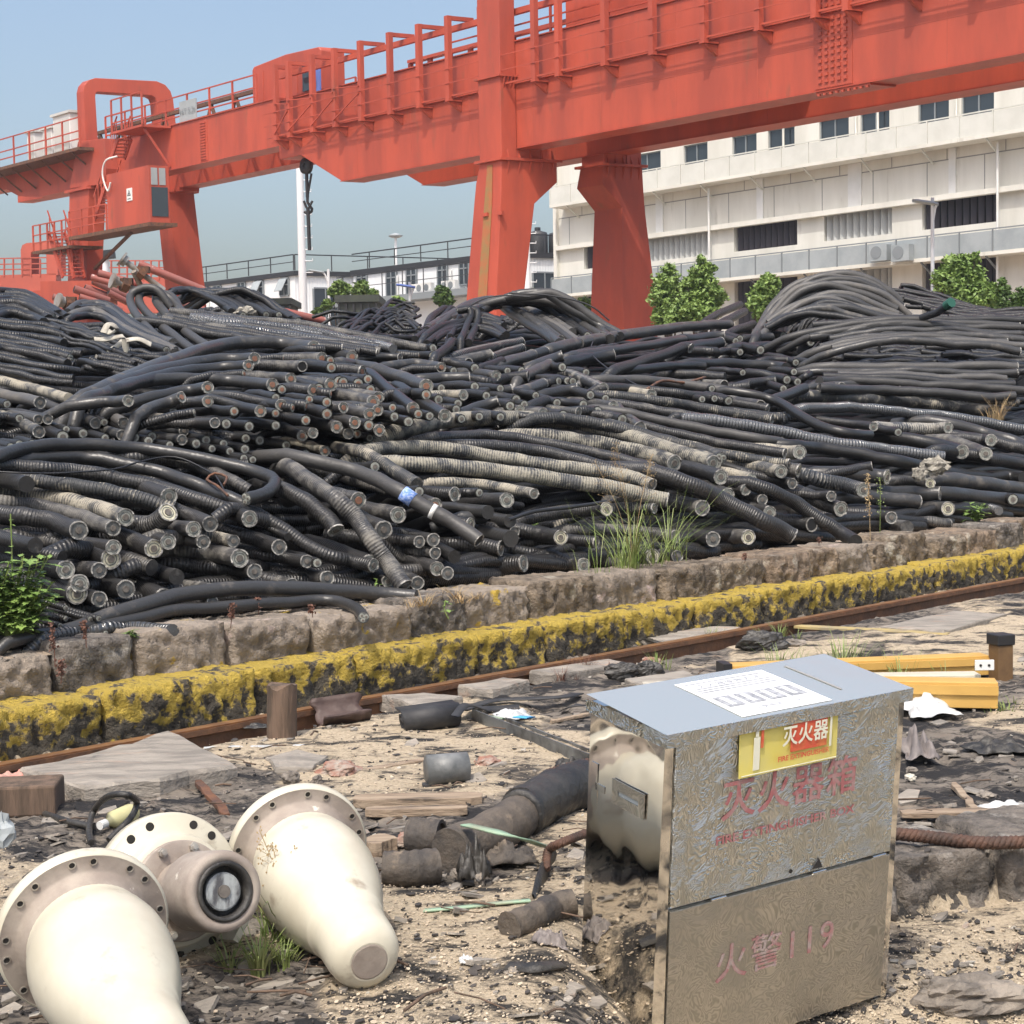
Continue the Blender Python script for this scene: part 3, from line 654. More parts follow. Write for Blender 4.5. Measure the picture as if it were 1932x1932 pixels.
mb = MB(); l = lz(1573, 60)[0]                                    # riveted splice
lbox(mb, l-.62, l+.62, zb+.05, zt2-.1, -.02, -.002); sp = mb.build('splice_plate', red, ca)
for i in range(5):
    for j in range(17): mb = MB(); mb.box(cp(l-.42+i*.21, zb+.25+j*(zt2-zb-.5)/16, -.04), (.1, .05, .1), (B_, C_, Z_)); mb.build('rivet', red, sp)
mb = MB(); lbox(mb, l-1.2, l+.6, zb-.09, zb-.035, -.02, .88)
for i in range(9): mb.box(cp(l-1.1+i*.2, zb-.12, 0), (.07, .07, .06), (B_, C_, Z_))
mb.build('bottom_splice', red, ca)
# machine house on the trolley
la, lb2 = lz(477, 190, .9)[0], lz(606, 150, .9)[0]; zh0, zh1 = zt2+.35, lz(477, 124, .9)[1]
hs_ = mb = MB(); prof = [(la, zh0), (la, zh1-.18), (la-.12, zh1-.05), ((la+lb2)/2, zh1+.08), (lb2+.12, zh1), (lb2, zh1-.15), (lb2, zh0)]
mb.prism([cp(l, z, .9) for l, z in prof], C_*1.0); h_ = mb.build('machine_house', red, ca, .04)
mb = MB(); lbox(mb, la-.5, lb2+.5, zt2+.05, zh0-.002, 1.0, 1.85); mb.build('trolley_frame', MT['dkgreen'], h_)
l, z = lz(578, 145, .85); mb = MB(); lbox(mb, l-.25, l+.25, z-.55, z+.5, .84, .898); mb.build('window', MT['glass'], h_)
for u in (588, 600):
    l, z = lz(u, 149, .85); mb = MB(); lbox(mb, l-.12, l+.12, z-.6, z+.6, .84, .898); mb.build('blue_motor_cover', MT['blue'], h_)
mb = MB()
for i in range(1, 6): lbox(mb, la+(lb2-la)*i/6-.02, la+(lb2-la)*i/6+.02, zh0+.1, zh1-.3, .87, .898)
mb.build('panel_joints', MT['redfar'], h_)
l0, l1 = lz(1155, 30, 3)[0], lz(1520, 30, 3)[0]                    # low electrical house between the girders
mb = MB(); mb.prism([cp(l0, zt2+.1, 1.2), cp(l0, zt2+2.2, 1.2), cp(l1, zt2+1.9, 1.2), cp(l1-.6, zt2+1.4, 1.2), cp(l1-1.2, zt2+.1, 1.2)], C_*1.7); mb.build('electrical_house', red, ca, .04)
# hoist hook hanging under the girder
hk = thing('crane_hook', PF(579, 470, .6), 'black hook and chain hanging below the girder tip beside the tall white pole', 'hook')
p = [PF(u, v, .6) for u, v in ((577, 299), (578, 318), (580, 372), (581, 394), (584, 472))]
mb = MB(); mb.tube([p[1], p[2]], .07, 8); mb.tube([p[1]+V((.2, 0, -.2)), p[2]], .05, 6); mb.build('chain', MT['black'], hk)
mb = MB(); mb.lathe([(-.1, .12), (-.1, .32), (.1, .32), (.1, .12)], p[1]+Z_*.1, A_, 20); mb.bar(p[0], p[1], .1); mb.build('hook_block', MT['black'], hk)
hc = [p[2], p[2]-Z_*.2] + [p[2]-Z_*.35+V((.17*math.sin(q*.7), .02*q, -.14+.14*math.cos(q*.7))) for q in range(1, 7)]
mb = MB(); mb.tube(hc, .06, 8); mb.tube(cr([p[2]-Z_*.3+V((-.15, 0, .15)), p[2]-Z_*.45, p[2]-Z_*.3+V((.2, 0, .15))], 8), .05, 8); mb.build('hook', MT['black'], hk)
mb = MB(); mb.tube([p[3], p[4]], .075, 8); mb.build('hanging_cable', MT['black'], hk)

# ---- second crane further left
cb = thing('gantry_crane', cp(lz(165, 350)[0], .4, 1.5), 'red gantry crane on the left with arched top and hanging driver cab', 'gantry crane')
zB0, zB1 = lz(313, 322)[1], lz(283, 248)[1]
lB0 = lz(200, 300)[0]
for w in (0, GW):
    mb = MB(); lbox(mb, l_tip+.01, lB0, zB0, zB1, w+.03, w+.85); g = mb.build('main_girder', red, cb, .02)
    mb = MB(); lbox(mb, l_tip+.01, lB0, zB0-.03, zB0-.002, w-.03, w+.9); lbox(mb, l_tip+.01, lB0, zB1+.002, zB1+.04, w-.03, w+.9); mb.build('flange', red, g)
mb = MB(); l = lz(383, 265)[0]; lbox(mb, l-.3, l+.3, zB0+.05, zB1-.1, .01, .028)
for j in range(14): mb.box(cp(l, zB0+.15+j*(zB1-zB0-.35)/13, 0), (.4, .05, .06), (B_, C_, Z_))
mb.build('splice_plate', red, cb)
# left arm
out = [(146, 278), (130, 371), (112, 363), (72, 372), (33, 370), (10, 357)]
q = [lz(*o) for o in out]; zA = q[0][1]
for w in (0, GW):
    mb = MB(); pts = [(lB0-.2, zA)]+[(lB0-.2, q[1][1])]+q[2:]+[(q[-1][0]+6, q[-1][1]+.1), (q[-1][0]+6, zA)]
    mb.prism([cp(l, z, w+.04) for l, z in pts], C_*.8); mb.build('main_girder', red, cb, .02)
lA1 = q[-1][0]+6; lA0 = lz(148, 277, -1.2)[0]
zW = lz(147, 277, -1.2)[1]
mb = MB(); lbox(mb, lA0, lA1, zW-.14, zW, -1.2, .02)
for i in range(8):
    l = lA0+.8+i*1.45; mb.bar(cp(l, zW-.16, -1.1), cp(l, zW-1.1, .02), .07)
mb.build('walkway_deck', MT['rust'], cb)
railing(cb, lA0, lA1, zW, -1.15, 1.5, 1.35)
for (u0, u1, v0, v1) in ((55, 70, 253, 280), (84, 103, 247, 276), (104, 138, 222, 273)):
    a, z1 = lz(u0, v0, -.5); b2, z0 = lz(u1, v1, -.5); p_ = thing('control_cabinet', cp(a, zW, -.5), 'x', 'cabinet'); mb = MB(); lbox(mb, b2, a, zW+.002, z1, -.6, .3); p_ = p_; mb.build('cabinet_body', MT['white'], p_)
    mb = MB(); lbox(mb, b2-.1, a+.1, z1+.002, z1+.12, -.7, .4); mb.build('cabinet_roof', MT['greywall'], p_)
    mb = MB(); lbox(mb, b2+.1, (a+b2)/2-.03, zW+.2, z1-.2, -.62, -.602); lbox(mb, (a+b2)/2+.03, a-.1, zW+.2, z1-.2, -.62, -.602); mb.build('cabinet_door', MT['greywall'], p_)
    p_['label'] = {55: 'smallest white cabinet at the left end of the crane walkway', 84: 'white cabinet between the small and the tall one on the crane walkway', 104: 'tall white cabinet with flat cap standing against the crane arch'}[u0]; p_['group'] = 'white cabinets on the crane walkway'
# front leg tower, lower leg
zt_, zk, zf = lz(150, 267, -.5)[1], lz(165, 353, -.5)[1], .35
t1 = [(147, 267), (196, 261), (200, 318), (197, 347), (131, 356)]
mb = MB(); mb.prism([PF(u, v, -.5) for u, v in t1], C_*1.1); lt = mb.build('leg_tower', red, cb, .02)
lr0, lr1 = lz(167, 353, -.5)[0], lz(130.5, 356, -.5)[0]; ls0, ls1 = lz(163, 552, -.5)[0], lz(127, 552, -.5)[0]; zs_ = lz(163, 552, -.5)[1]
wk = solve(lr0, zk, 200)
def legB(rings): mb = MB(); mb.loft([ring(*r) for r in rings][::-1]); return mb.build('leg', red, cb, .02)
legB([(zk-.1, -.5, wk, lr0, lr1), (zs_, -.5, wk-.1, ls0, ls1), (zf, -.55, wk-.3, ls0-.1, ls1+.1)])
mb = MB(); lbox(mb, lr0-.15, lr1+.15, zk-.098, zk+.03, -.65, wk+.15); mb.build('collar', red, lt)
wq0, wq1 = solve(lr0, zk, 318), solve(lr0, zk, 366); wr0, wr1 = solve(lr0, zs_, 338, 0, 14), solve(lr0, zs_, 388, 0, 14)
lg2 = legB([(zk-.1, wq0, wq1, lr0, lr0+1.1), (zs_, wr0, wr1, lr0, lr0+1.15), (zf, wr0+.3, wr1+.3, lr0, lr0+1.2)])
mb = MB(); lbox(mb, lr0-.15, lr0+1.2, zk-.098, zk+.03, wq0-.15, wq1+.15); lbox(mb, lr0-.02, lr0+1.05, zk+.032, zB0-.04, GW, GW+.85); mb.build('collar', red, lg2)
Pn = PF(158, 265, -.5); cN = NE.dot(Pn)
arch = [(161, 266), (157, 172), (160, 160), (168, 151), (180, 147), (296, 153), (312, 160), (322, 172), (327, 188), (333, 243), (301, 243), (296, 192), (293, 184), (286, 180), (184, 173), (181, 176), (180, 182), (185, 266)]
mb = MB(); mb.prism([onp(u, v, NE, cN) for u, v in arch], B_*.62); mb.build('portal_arch', red, cb, .02)
zr = zB1+.04
railing(cb, lz(470, 205)[0], lz(186, 250)[0], zr, .3, 1.5, 1.25); railing(cb, l_tip+1, lB0, zr, GW+.6, 1.7, 1.25)
mb = MB()                                                         # bracing of the conductor frame
for i in range(9):
    l = l_tip+2.2+i*1.9; mb.bar(cp(l, zr, 2.2), cp(l+.55, zr+1.15, 2.2), .12); mb.bar(cp(l+1.1, zr, 2.2), cp(l+.55, zr+1.15, 2.2), .1)
mb.bar(cp(l_tip+1, zr+1.2, 2.2), cp(l_tip+19, zr+1.2, 2.2), .16); mb.build('conductor_frame', MT['rust'], cb)
mb = MB(); a, z1 = lz(338, 193, .2); b2, z0 = lz(370, 228, .2); lbox(mb, b2, a, zr+.05, z1, .2, .25); sb = mb.build('notice_board', MT['mesh'], cb)
def text(s, size, o, ex, ey, m, name, parent, th=.0015, spacing=1.0, align='CENTER', thick=0.0, width=None):
    c = bpy.data.curves.new('t', 'FONT'); c.body = s; c.size = size; c.align_x = align; c.align_y = 'CENTER'; c.space_character = spacing; c.offset = thick; c.resolution_u = 3
    to = bpy.data.objects.new('t', c); COL.objects.link(to); dg = bpy.context.evaluated_depsgraph_get(); dg.update()
    me = bpy.data.meshes.new_from_object(to.evaluated_get(dg)); bpy.data.objects.remove(to)
    mb = MB(); ex, ey = V(ex).normalized(), V(ey).normalized(); nn = ex.cross(ey)
    sx = 1.0
    if width and len(me.vertices):
        w_ = max(v.co.x for v in me.vertices)-min(v.co.x for v in me.vertices); sx = width/w_
    mb.add([V(o)+ex*v.co.x*sx+ey*v.co.y+nn*th for v in me.vertices], [list(p_.vertices) for p_ in me.polygons])
    bpy.data.meshes.remove(me); return mb.build(name, m, parent)
text('16T 5.2t', .36, cp((a+b2)/2, (zr+z1)/2, .2)-A_*.03, -B_, Z_, MT['frame'], 'board_text', sb)
# driver's cab with windows, platform, stairs
lc1, zc1 = lz(200, 330, -1.7); lc0, zc0 = lz(283, 419, -1.7)
wz = solve(lc0, zc0, 322, -1.7, 4)
mb = MB(); lbox(mb, lc0, lc1, zc0, zc1, -1.7, wz); cab = mb.build('cab', red, cb, .03)
mb = MB(); lbox(mb, lc0-.03, lc0-.002, zc0+.25, zc0+(zc1-zc0)*.62, -1.6, wz-.1); mb.build('window', MT['glass'], cab)
for i in (0, 1):
    mb = MB(); w_ = -1.6+i*(wz+1.5)/2; lbox(mb, lc0-.03, lc0-.002, zc0+(zc1-zc0)*.66, zc1-.1, w_, w_+(wz+1.5)/2-.08); mb.build('window', MT['mesh'], cab)
l, z = lz(244, 367, -1.72); mb = MB(); lbox(mb, l-.21, l+.21, z-.27, z+.27, -1.73, -1.702); sg = mb.build('warning_sign', MT['white'], cab)
mb = MB(); tri = [(-.27, -.18), (.27, -.18), (0, .32)]; ti = [(-.17, -.12), (.17, -.12), (0, .2)]
for i in range(3):
    j = (i+1) % 3; mb.add([cp(l-x*.55, z+y*.55+.04, -1.735) for x, y in (tri[i], tri[j], ti[j], ti[i])], [(0, 1, 2, 3)])
mb.add([cp(l-x*.55, z+y*.55+.04, -1.735) for x, y in ((-.1, -.08), (.1, -.08), (.04, .06), (-.04, .06))], [(0, 1, 2, 3)]); lbox(mb, l-.13, l+.13, z-.2, z-.17, -1.736, -1.732); mb.build('warning_symbol', MT['black'], sg)
mb = MB(); mb.tube(cr([cp(lc1-.6, zc1+.75, -1.5), cp(lc1-.1, zc1+.6, -1.75), cp(lc1+.1, zc1, -1.8), cp(lc1-.3, zc1-.75, -1.8), cp(lc1-.55, zc1-.4, -1.8)], 20), .04, 6); mb.build('cable_conduit', MT['white'], cab)
lp1 = lz(74, 434, -1.4)[0]
mb = MB(); lbox(mb, lc0, lz(131, 432, -1.7)[0], zc0-.16, zc0-.002, -1.75, -.52); lbox(mb, lz(131, 432, -1.7)[0]+.01, lp1, zc0-.5, zc0-.38, -1.75, -.2); mb.bar(cp(lc1-1, zc0-.2, -1.2), cp(lr0-.1, zc0-1.4, -.4), .12); mb.build('platform', MT['rust'], cb)
railing(cb, lc1+.1, lz(131, 432, -1.7)[0], zc0, -1.72, .9, 1.15, 'platform_railing'); railing(cb, lz(130, 432, -1.7)[0], lp1, zc0-.38, -1.72, .6, 1.2, 'platform_railing')
def stairs(p, q_, wd, n_, nm='stairs'):
    mb = MB(); mb.bar(p, q_, .06, .22); mb.bar(p+wd, q_+wd, .06, .22)
    for i in range(n_): c = p.lerp(q_, (i+.5)/n_); mb.bar(c, c+wd, .16, .04)
    for h in (.0,): mb.bar(p+Z_*1.0, q_+Z_*1.0, .05); mb.bar(p+wd+Z_*1.0, q_+wd+Z_*1.0, .05)
    for i in range(4): c = p.lerp(q_, (i+.5)/4); mb.bar(c, c+Z_, .04); mb.bar(c+wd, c+wd+Z_, .04)
    mb.build(nm, red, cb)
stairs(PF(91, 438, -1.6), PF(119, 523, -1.6), V((.75, 0, 0)), 14)
stairs(PF(178, 415, -1.5), PF(200, 345, -1.5), V((.7, 0, 0)), 9); stairs(PF(209, 300, -1.0), PF(222, 262, -1.0), V((.6, 0, 0)), 6)
stairs(PF(139, 525, -1.4), PF(128, 470, -1.4), V((.5, 0, 0)), 7)
lq0, lq1 = lz(280, 248, -1)[0], lz(222, 250, -1)[0]
mb = MB(); lbox(mb, lq0, lq1, zB1-.1, zB1, -1.3, -.02); mb.bar(cp(lq0+.2, zB1-.1, -1.1), cp(lq0+.2, zB0+.1, -.0), .1); mb.build('platform', red, cb)
railing(cb, lq0, lq1, zB1, -1.28, .7, 1.4, 'platform_railing')
mb = MB(); mb.box(PF(130, 560, -1.6), (3.2, .3, .6)); mb.box(PF(150, 560, -1.2), (3, 2, 1.3)); mb.build('bogie_housing', red, cb)
# ---- third crane, low and far at the left edge
c3 = thing('gantry_crane', V((at(45, 560, 108).x, at(45, 560, 108).y, .4)), 'distant low red crane with small arch at the left edge behind the coils', 'gantry crane')
def at3(u, v): return at(u, v, 108)
mb = MB(); mb.prism([at3(-140, 523), at3(106, 516), at3(106, 590), at3(-140, 600)], V((0, 1.2, 0))); mb.build('main_girder', MT['redfar'], c3)
ar = [(40, 521), (39, 472), (42, 463), (50, 459), (92, 456), (103, 460), (108, 470), (109, 519), (88, 519), (87, 473), (60, 475), (58, 480), (58, 521)]
mb = MB(); mb.prism([at3(u, v-.5) for u, v in ar], V((.35, .8, 0))); mb.build('portal_arch', MT['redfar'], c3)
mb = MB()
for u in range(-60, 90, 17): mb.bar(at3(u, 522), at3(u, 489), .09)
for v in (489, 500, 510): mb.bar(at3(-60, v), at3(88, v-3), .08)
for u in range(195, 330, 15): mb.bar(at3(u, 528), at3(u, 492), .09)
for v in (492, 505, 517): mb.bar(at3(195, v), at3(320, v), .08)
mb.build('girder_railing', MT['redfar'], c3)
mb = MB(); mb.prism([at3(190, 526), at3(325, 522), at3(325, 590), at3(190, 590)], V((0, 1.2, 0))); mb.build('main_girder', MT['redfar'], c3)

# ------------------------------------------------------------------ poles and lamps
def mast(u, v0, v1, k, r0, r1, name, label, cat, rungs=False):
    a, b2 = at(u[0], v0, k), at(u[1], v1, k); b2 = V((a.x+(b2.x-a.x), a.y, .4)); a = V((b2.x, b2.y, a.z))
    t = thing(name, b2, label, cat); mb = MB(); mb.tube([b2, a], lambda f_: r0+(r1-r0)*f_, 12); mb.build('shaft', MT['pole'], t)
    if rungs:
        z = b2.z+9
        while z < a.z-.5:
            mb = MB(); mb.tube([V((b2.x+r0*.8, b2.y-.1, z)), V((b2.x+r0+.35, b2.y-.1, z)), V((b2.x+r0+.35, b2.y-.1, z+.14))], .03, 5); z += .62; mb.build('climbing_rung', MT['pole'], t)
    return t, b2, a
mast((572, 570), 285, 590, 84, .24, .2, 'tall_mast', 'tall plain white steel pole rising beside the hanging hook', 'pole', True)
mast((996, 996), 405, 570, 100, .24, .2, 'tall_mast', 'white pole with climbing rungs behind the nearest crane leg', 'pole', True)
def street_lamp(u, v0, k, arm, label, r=.07, headm=None, dual=False):
    t, b2, a = mast((u, u), v0, v0+150, k, r, r*.75, 'street_lamp', label, 'street lamp')
    t['group'] = 'white street lamps beyond the cable heaps'
    e = at(arm[0], arm[1], k); j = V((a.x, a.y, a.z-.9)); sg_ = 1 if a.x > e.x else -1; e = V((e.x+.55*sg_, a.y-.1, e.z-.05))
    mb = MB(); mb.tube([j+Z_*.1, j.lerp(e, .6)+Z_*.15, e], r*.55, 6)
    j2 = j-Z_*abs(e.x-a.x)*.85; mb.tube(cr([j2, j2+V(((e.x-j2.x)*.18, 0, (e.z-j2.z)*.45)), j.lerp(e, .62)+Z_*.05], 8), r*.4, 6); mb.build('lamp_arm', MT['pole'], t)
    d = V((-sg_, 0, .12)).normalized(); mb = MB(); mb.loft([[e+d*x+V((0, yy*w, zz*.06+dz)) for yy, zz in ((-1, 0), (-.6, 1), (.6, 1), (1, 0), (.6, -.6), (-.6, -.6))] for x, w, dz in ((-.05, .05, 0), (.12, .17, .01), (.6, .17, .03), (.75, .05, .03))]); mb.build('lamp_head', headm or MT['mesh'], t)
    return t, a
street_lamp(1762, 373, 48, (1732, 384), 'tall white street lamp with curved arm standing before the cream building')
street_lamp(622, 508, 80, (590, 513), 'white street lamp with long arm before the left cladded block', .09)
street_lamp(775, 532, 66, (757, 541), 'short white street lamp with blue head near the balcony', .07, MT['blue'])
t, b2, a = mast((749, 749), 446, 600, 190, .22, .16, 'high_mast_light', 'distant mast with a round crown of lamps over the white roof', 'lamp mast')
mb = MB(); mb.lathe([(-.15, .5), (0, .85), (.1, .9), (.25, .55), (.4, .2)], a, Z_, 20); mb.build('lamp_ring', MT['mesh'], t)
t, b2, a = mast((200, 199), 478, 600, 96, .3, .26, 'flood_light_mast', 'white mast with a small black flood light behind the left crane leg', 'lamp mast')
mb = MB(); mb.box(a+V((.25, -.2, -.1)), (.9, .3, .55), (V((1, 0, .1)).normalized(), V((0, 1, 0)), V((-.1, 0, 1)).normalized())); mb.build('flood_light', MT['black'], t)

# ------------------------------------------------------------------ trees and bushes
def crown(mb, blobs, n, leaf, seed):
    rnd = random.Random(seed); tot = sum(b2[1]**2 for b2 in blobs)
    for c, r in blobs:
        for _ in range(int(n*r*r/tot)):
            d = V((rnd.gauss(0, 1), rnd.gauss(0, 1), rnd.gauss(0, 1))).normalized()
            if noise.noise(d*2.1+V((c.x*3, seed, c.z*3))) < -.16: continue
            q = r*(rnd.random()**.4)*(1+.5*noise.noise(d*2.3+V((seed, c.x, c.z))))
            p = c + V((d.x*q, d.y*q, d.z*q*.92))
            x = V((rnd.gauss(0, 1), rnd.gauss(0, 1), rnd.gauss(0, .7))).normalized(); y = (d*.7+V((rnd.gauss(0, .6), rnd.gauss(0, .6), rnd.gauss(0, .6)+.5))).cross(x)
            if y.length < .01: continue
            y.normalize(); s = leaf*rnd.uniform(.6, 1.3)
            mb.add([p-x*s, p+y*s*.45, p+x*s, p-y*s*.45], [(0, 1, 2, 3)])
def tree(name, label, k, base_u, blobs, n, leaf, m, cat='tree', group=None, v_base=None):
    B = [(at(u, v, k+dk), r*k/FPX) for u, v, r, dk in blobs]
    zb_ = .42 if v_base is None else at(base_u, v_base, k).z
    bx = at(base_u, blobs[0][1], k); base = V((bx.x, bx.y, zb_)); t = thing(name, base, label, cat, group)
    mb = MB(); top = max(B, key=lambda q: q[0].z)[0]; r = max(.05, (top.z-zb_)*.018)
    mb.tube(cr([base, base.lerp(top, .4)+V((.1, 0, 0)), top], 8), lambda f_: r*(1-.8*f_), 7)
    for c, rr in B: s = base.lerp(top, .35); mb.tube(cr([s, s.lerp(c, .6)+Z_*.05, c], 6), lambda f_: r*.5*(1-.7*f_), 5)
    mb.build('trunk', MT['bark'], t); mb = MB(); crown(mb, B, n, leaf, len(label)); mb.build('crown', m, t); return t
gp = 'trees beyond the cable heaps'
tree('tree', 'leafy green tree with two tufts just right of the crane legs', 46, 1322, [(1322, 515, 24, 0), (1310, 545, 28, .3), (1335, 548, 26, 0), (1300, 580, 30, .2), (1330, 590, 30, 0), (1352, 560, 20, .2), (1296, 532, 12, 0), (1345, 505, 8, 0), (1322, 490, 10, 0), (1275, 600, 20, .4)], 13000, .075, MT['leaf2'], group=gp)
tree('tree', 'rounded green tree half hidden against the crane leg edge', 50, 1258, [(1258, 530, 26, 0), (1250, 560, 28, 0), (1268, 570, 28, .3), (1255, 600, 26, 0), (1285, 548, 12, 0), (1262, 508, 14, 0)], 8000, .075, MT['leaf2'], group=gp)
tree('tree', 'small rounded green tree left of the tallest right heap', 44, 1448, [(1450, 542, 22, 0), (1438, 560, 24, 0), (1456, 568, 22, .2), (1440, 590, 22, 0), (1462, 534, 12, 0), (1420, 575, 12, 0), (1448, 525, 12, 0)], 7500, .07, MT['leaf2'], group=gp)
tree('tree', 'wide bright green tree beside the tall street lamp', 42, 1815, [(1800, 505, 26, 0), (1822, 500, 24, .2), (1790, 530, 30, 0), (1830, 530, 30, .2), (1770, 525, 14, 0), (1850, 560, 30, 0), (1815, 560, 30, 0), (1875, 552, 22, 0), (1880, 570, 20, .2), (1838, 485, 10, 0)], 13000, .075, MT['leaf2'], group=gp)
tree('shrub', 'dark thin shrub at the right edge below the cream wall', 40, 1895, [(1892, 550, 16, 0), (1897, 570, 18, 0), (1890, 530, 8, 0), (1925, 560, 16, 0), (1930, 575, 20, 0)], 2400, .07, MT['leaf'], 'shrub', gp)
tree('tree', 'light green tree left of the dark steel shed', 74, 640, [(640, 538, 11, 0), (654, 545, 10, 0), (628, 550, 10, 0), (642, 556, 12, 0), (618, 575, 11, 0), (600, 590, 10, 0)], 4000, .11, MT['leaf2'], group=gp)
tree('tree', 'small green tree top showing over the dark steel shed', 72, 682, [(682, 540, 13, 0), (676, 550, 14, 0), (693, 555, 10, 0), (705, 553, 9, 0)], 2400, .11, MT['leaf2'], group=gp)
tree('shrub', 'dense dark shrub in front of the grey balcony', 70, 838, [(838, 553, 14, 0), (832, 565, 15, 0), (845, 566, 13, 0), (828, 545, 8, 0)], 3000, .1, MT['leaf'], 'shrub', gp)
tree('shrub', 'low bright yellow green shrub before the short blue lamp', 58, 748, [(748, 570, 11, 0), (757, 572, 10, 0), (742, 576, 9, 0)], 1600, .09, MT['leaf2'], 'shrub', gp)
tree('shrub', 'low shrub showing right of the white climbing pole', 60, 1008, [(1008, 553, 10, 0), (1100, 570, 12, 0), (1112, 574, 12, 0)], 1200, .09, MT['leaf2'], 'shrub', gp)
# ------------------------------------------------------------------ cable heaps
PROF = [(-.2, .42), (.36, .42), (.95, 1.0), (3.3, 1.7), (7, 2.6), (11, 3.6), (16, 4.6)]
def prof(t):
    for (a, za), (b2, zb_) in zip(PROF, PROF[1:]):
        if t <= b2: return za+(zb_-za)*max(0, (t-a))/(b2-a)
    return PROF[-1][1]
def hs(u, v, kmax=60):
    D = ray(u, v); k = 5.5; dk = .15
    while k < kmax:
        P = CC+D*k
        if B_.dot(P)-T_TOP > .05 and P.z <= prof(B_.dot(P)-T_TOP): return k
        if P.z < .45 and B_.dot(P)-T_TOP <= .05 and P.z < .42: return k
        k += dk if k < 14 else .3
    return kmax
OFF = {'4': (0, 503), '5': (644, 503), '6': (1288, 503)}
KW = {'r': 'ribbed black cable', 's': 'smooth black cable', 'd': 'dust caked cable', 'e': 'dust caked cable', 'g': 'weathered grey cable', 'w': 'bright ribbed cable', 'm': 'shiny armoured cable'}
EW = {'c': 'copper cored end', 'p': 'pale ringed end', 'y': 'cream cored end', 'k': 'dark cut end', 'h': 'hollow end', 'x': 'blunt end', 'm': 'multi core end', 'n': 'no end in view'}
CB = []
def add(path, d, kind, end, region, label=None, ramp=.5, kmax=60, lift=0.0, n=None):
    CB.append(dict(path=path, d=d, kind=kind, end=end, region=region, label=label, ramp=ramp, kmax=kmax, lift=lift))
def T(tile, region, kinds, txt, end='p', **kw):
    """entries: x y d [tail x y ...] /flags   (tile pixels, cut end first, kind letter + end letter)"""
    ox, oy = OFF[tile]
    for e in txt.strip().replace('\n', ';').split(';'):
        e = e.strip()
        if not e: continue
        fl = ''
        if '/' in e: e, fl = e.split('/')
        q = [float(x) for x in e.split()]; x, y, d = q[:3]; pts = [(x, y)] + [(q[i], q[i+1]) for i in range(3, len(q), 2)]
        if len(pts) == 1:
            r_ = random.uniform(1.5, 2.6); pts.append((x-d*r_, y-d*random.uniform(.15, .55)))
        k = fl[0] if fl and fl[0] != '-' else random.choice(kinds); en = fl[1] if len(fl) > 1 else end
        pts = [(ox+a/3, oy+b2/3) for a, b2 in pts][::-1]
        add(pts, d/3, k, en, region, **kw)
random.seed(11)
S1, S2, S3, S4, S5, S6 = 'front left stack', 'grey left stack', 'copper ended stack', 'middle stack', 'front middle row', 'right hand heap'
T('4', S1, 'r', '''445 1490 105 200 1420 -70 1400/rk
640 1480 88 300 1370 -70 1325/rk
710 1420 100 560 1370 300 1310 -70 1265/dp
955 1300 95 750 1230 500 1180 190 1165/rp
950 1390 112 880 1450 700 1500/ry
1410 1425 95 1000 1270 560 1100/rp
1190 1450 90 960 1370 800 1330/rk
1095 1490 90 900 1460
950 1555 90 830 1530/rp
870 1600 105 640 1510 500 1480/ry
625 1650 115 480 1610/ry
640 1590 88 300 1555 40 1530/rp
370 1720 105 100 1660/rp
435 1850 118 200 1780/ry
450 1795 105 300 1770/rp
710 1825 105 520 1810/rk
925 1870 105 760 1800/rk
1320 1555 72 1170 1520/dk
1355 1650 105 1100 1610 900 1600/rp
1580 1590 88 1400 1530 1240 1490/rk
1440 1725 88 1200 1700 950 1690/rk
1850 1765 85 1600 1730 1450 1700/rk
1735 1670 75 1500 1630 1380 1610/rk
1795 1675 62 1680 1640/ry
1630 1530 45 1540 1490 1450 1450/dx
560 1720 90 420 1700/rk
860 1700 95 700 1650/rx
1180 1830 80 1000 1800/rk
1200 1905 75 1000 1880/rk
1440 1830 70 1280 1800/rk
150 1230 95 -80 1190/sx''')
T('4', S1, 's', '''200 1580 90 -60 1520/rx
350 1650 90 120 1610/rx
160 1860 95 -60 1800/rk
560 1880 90 400 1850/rk
1150 1560 80 1000 1530/rk
1650 1800 80 1500 1770/rk
1000 1760 90 860 1720/rx''')
add([(6, 856), (100, 839), (233, 843), (333, 856), (417, 873), (492, 893), (519, 908), (503, 930), (465, 941)], 25, 's', 'm', S1, 'smooth black cable bent into a hook above the front left stack', ramp=0, lift=.12)
add([(60, 866), (150, 862), (233, 875), (333, 900), (433, 940), (470, 955)], 26, 's', 'n', S1, 'smooth black cable sweeping under the hooked cable on the left', ramp=0)
add([(200, 861), (320, 868), (400, 890), (470, 925)], 24, 'r', 'n', S1, 'ribbed cable lying just below the hooked cable on the left', ramp=0)
add([(-20, 878), (150, 890), (300, 920), (410, 955), (500, 985)], 28, 'r', 'n', S1, ramp=0)
add([(60, 905), (200, 925), (330, 960)], 27, 'd', 'n', S1, ramp=0)
add([(457, 963), (500, 978), (600, 1040), (660, 1058), (704, 1066)], 26, 'r', 'p', S5, 'long ribbed cable running down from the hooked cable to the lower front', ramp=.2, lift=.06)
add([(523, 920), (583, 950), (620, 980), (633, 1000)], 32, 'r', 'p', S5, 'thick ribbed cable bending down left of the blue labelled cable', ramp=.2, lift=.05)
add([(-30, 1214), (100, 1200), (200, 1165), (330, 1125), (430, 1113), (560, 1110), (785, 1125)], 27, 's', 'x', S1, 'long smooth black cable lying lowest along the stone wall top', ramp=0, lift=.03)
add([(60, 1200), (200, 1180), (330, 1152), (450, 1143), (580, 1133), (640, 1135), (675, 1150), (686, 1166)], 22, 's', 'm', S1, 'smooth cable curling down at the wall edge with multi core end', ramp=0, lift=.03)
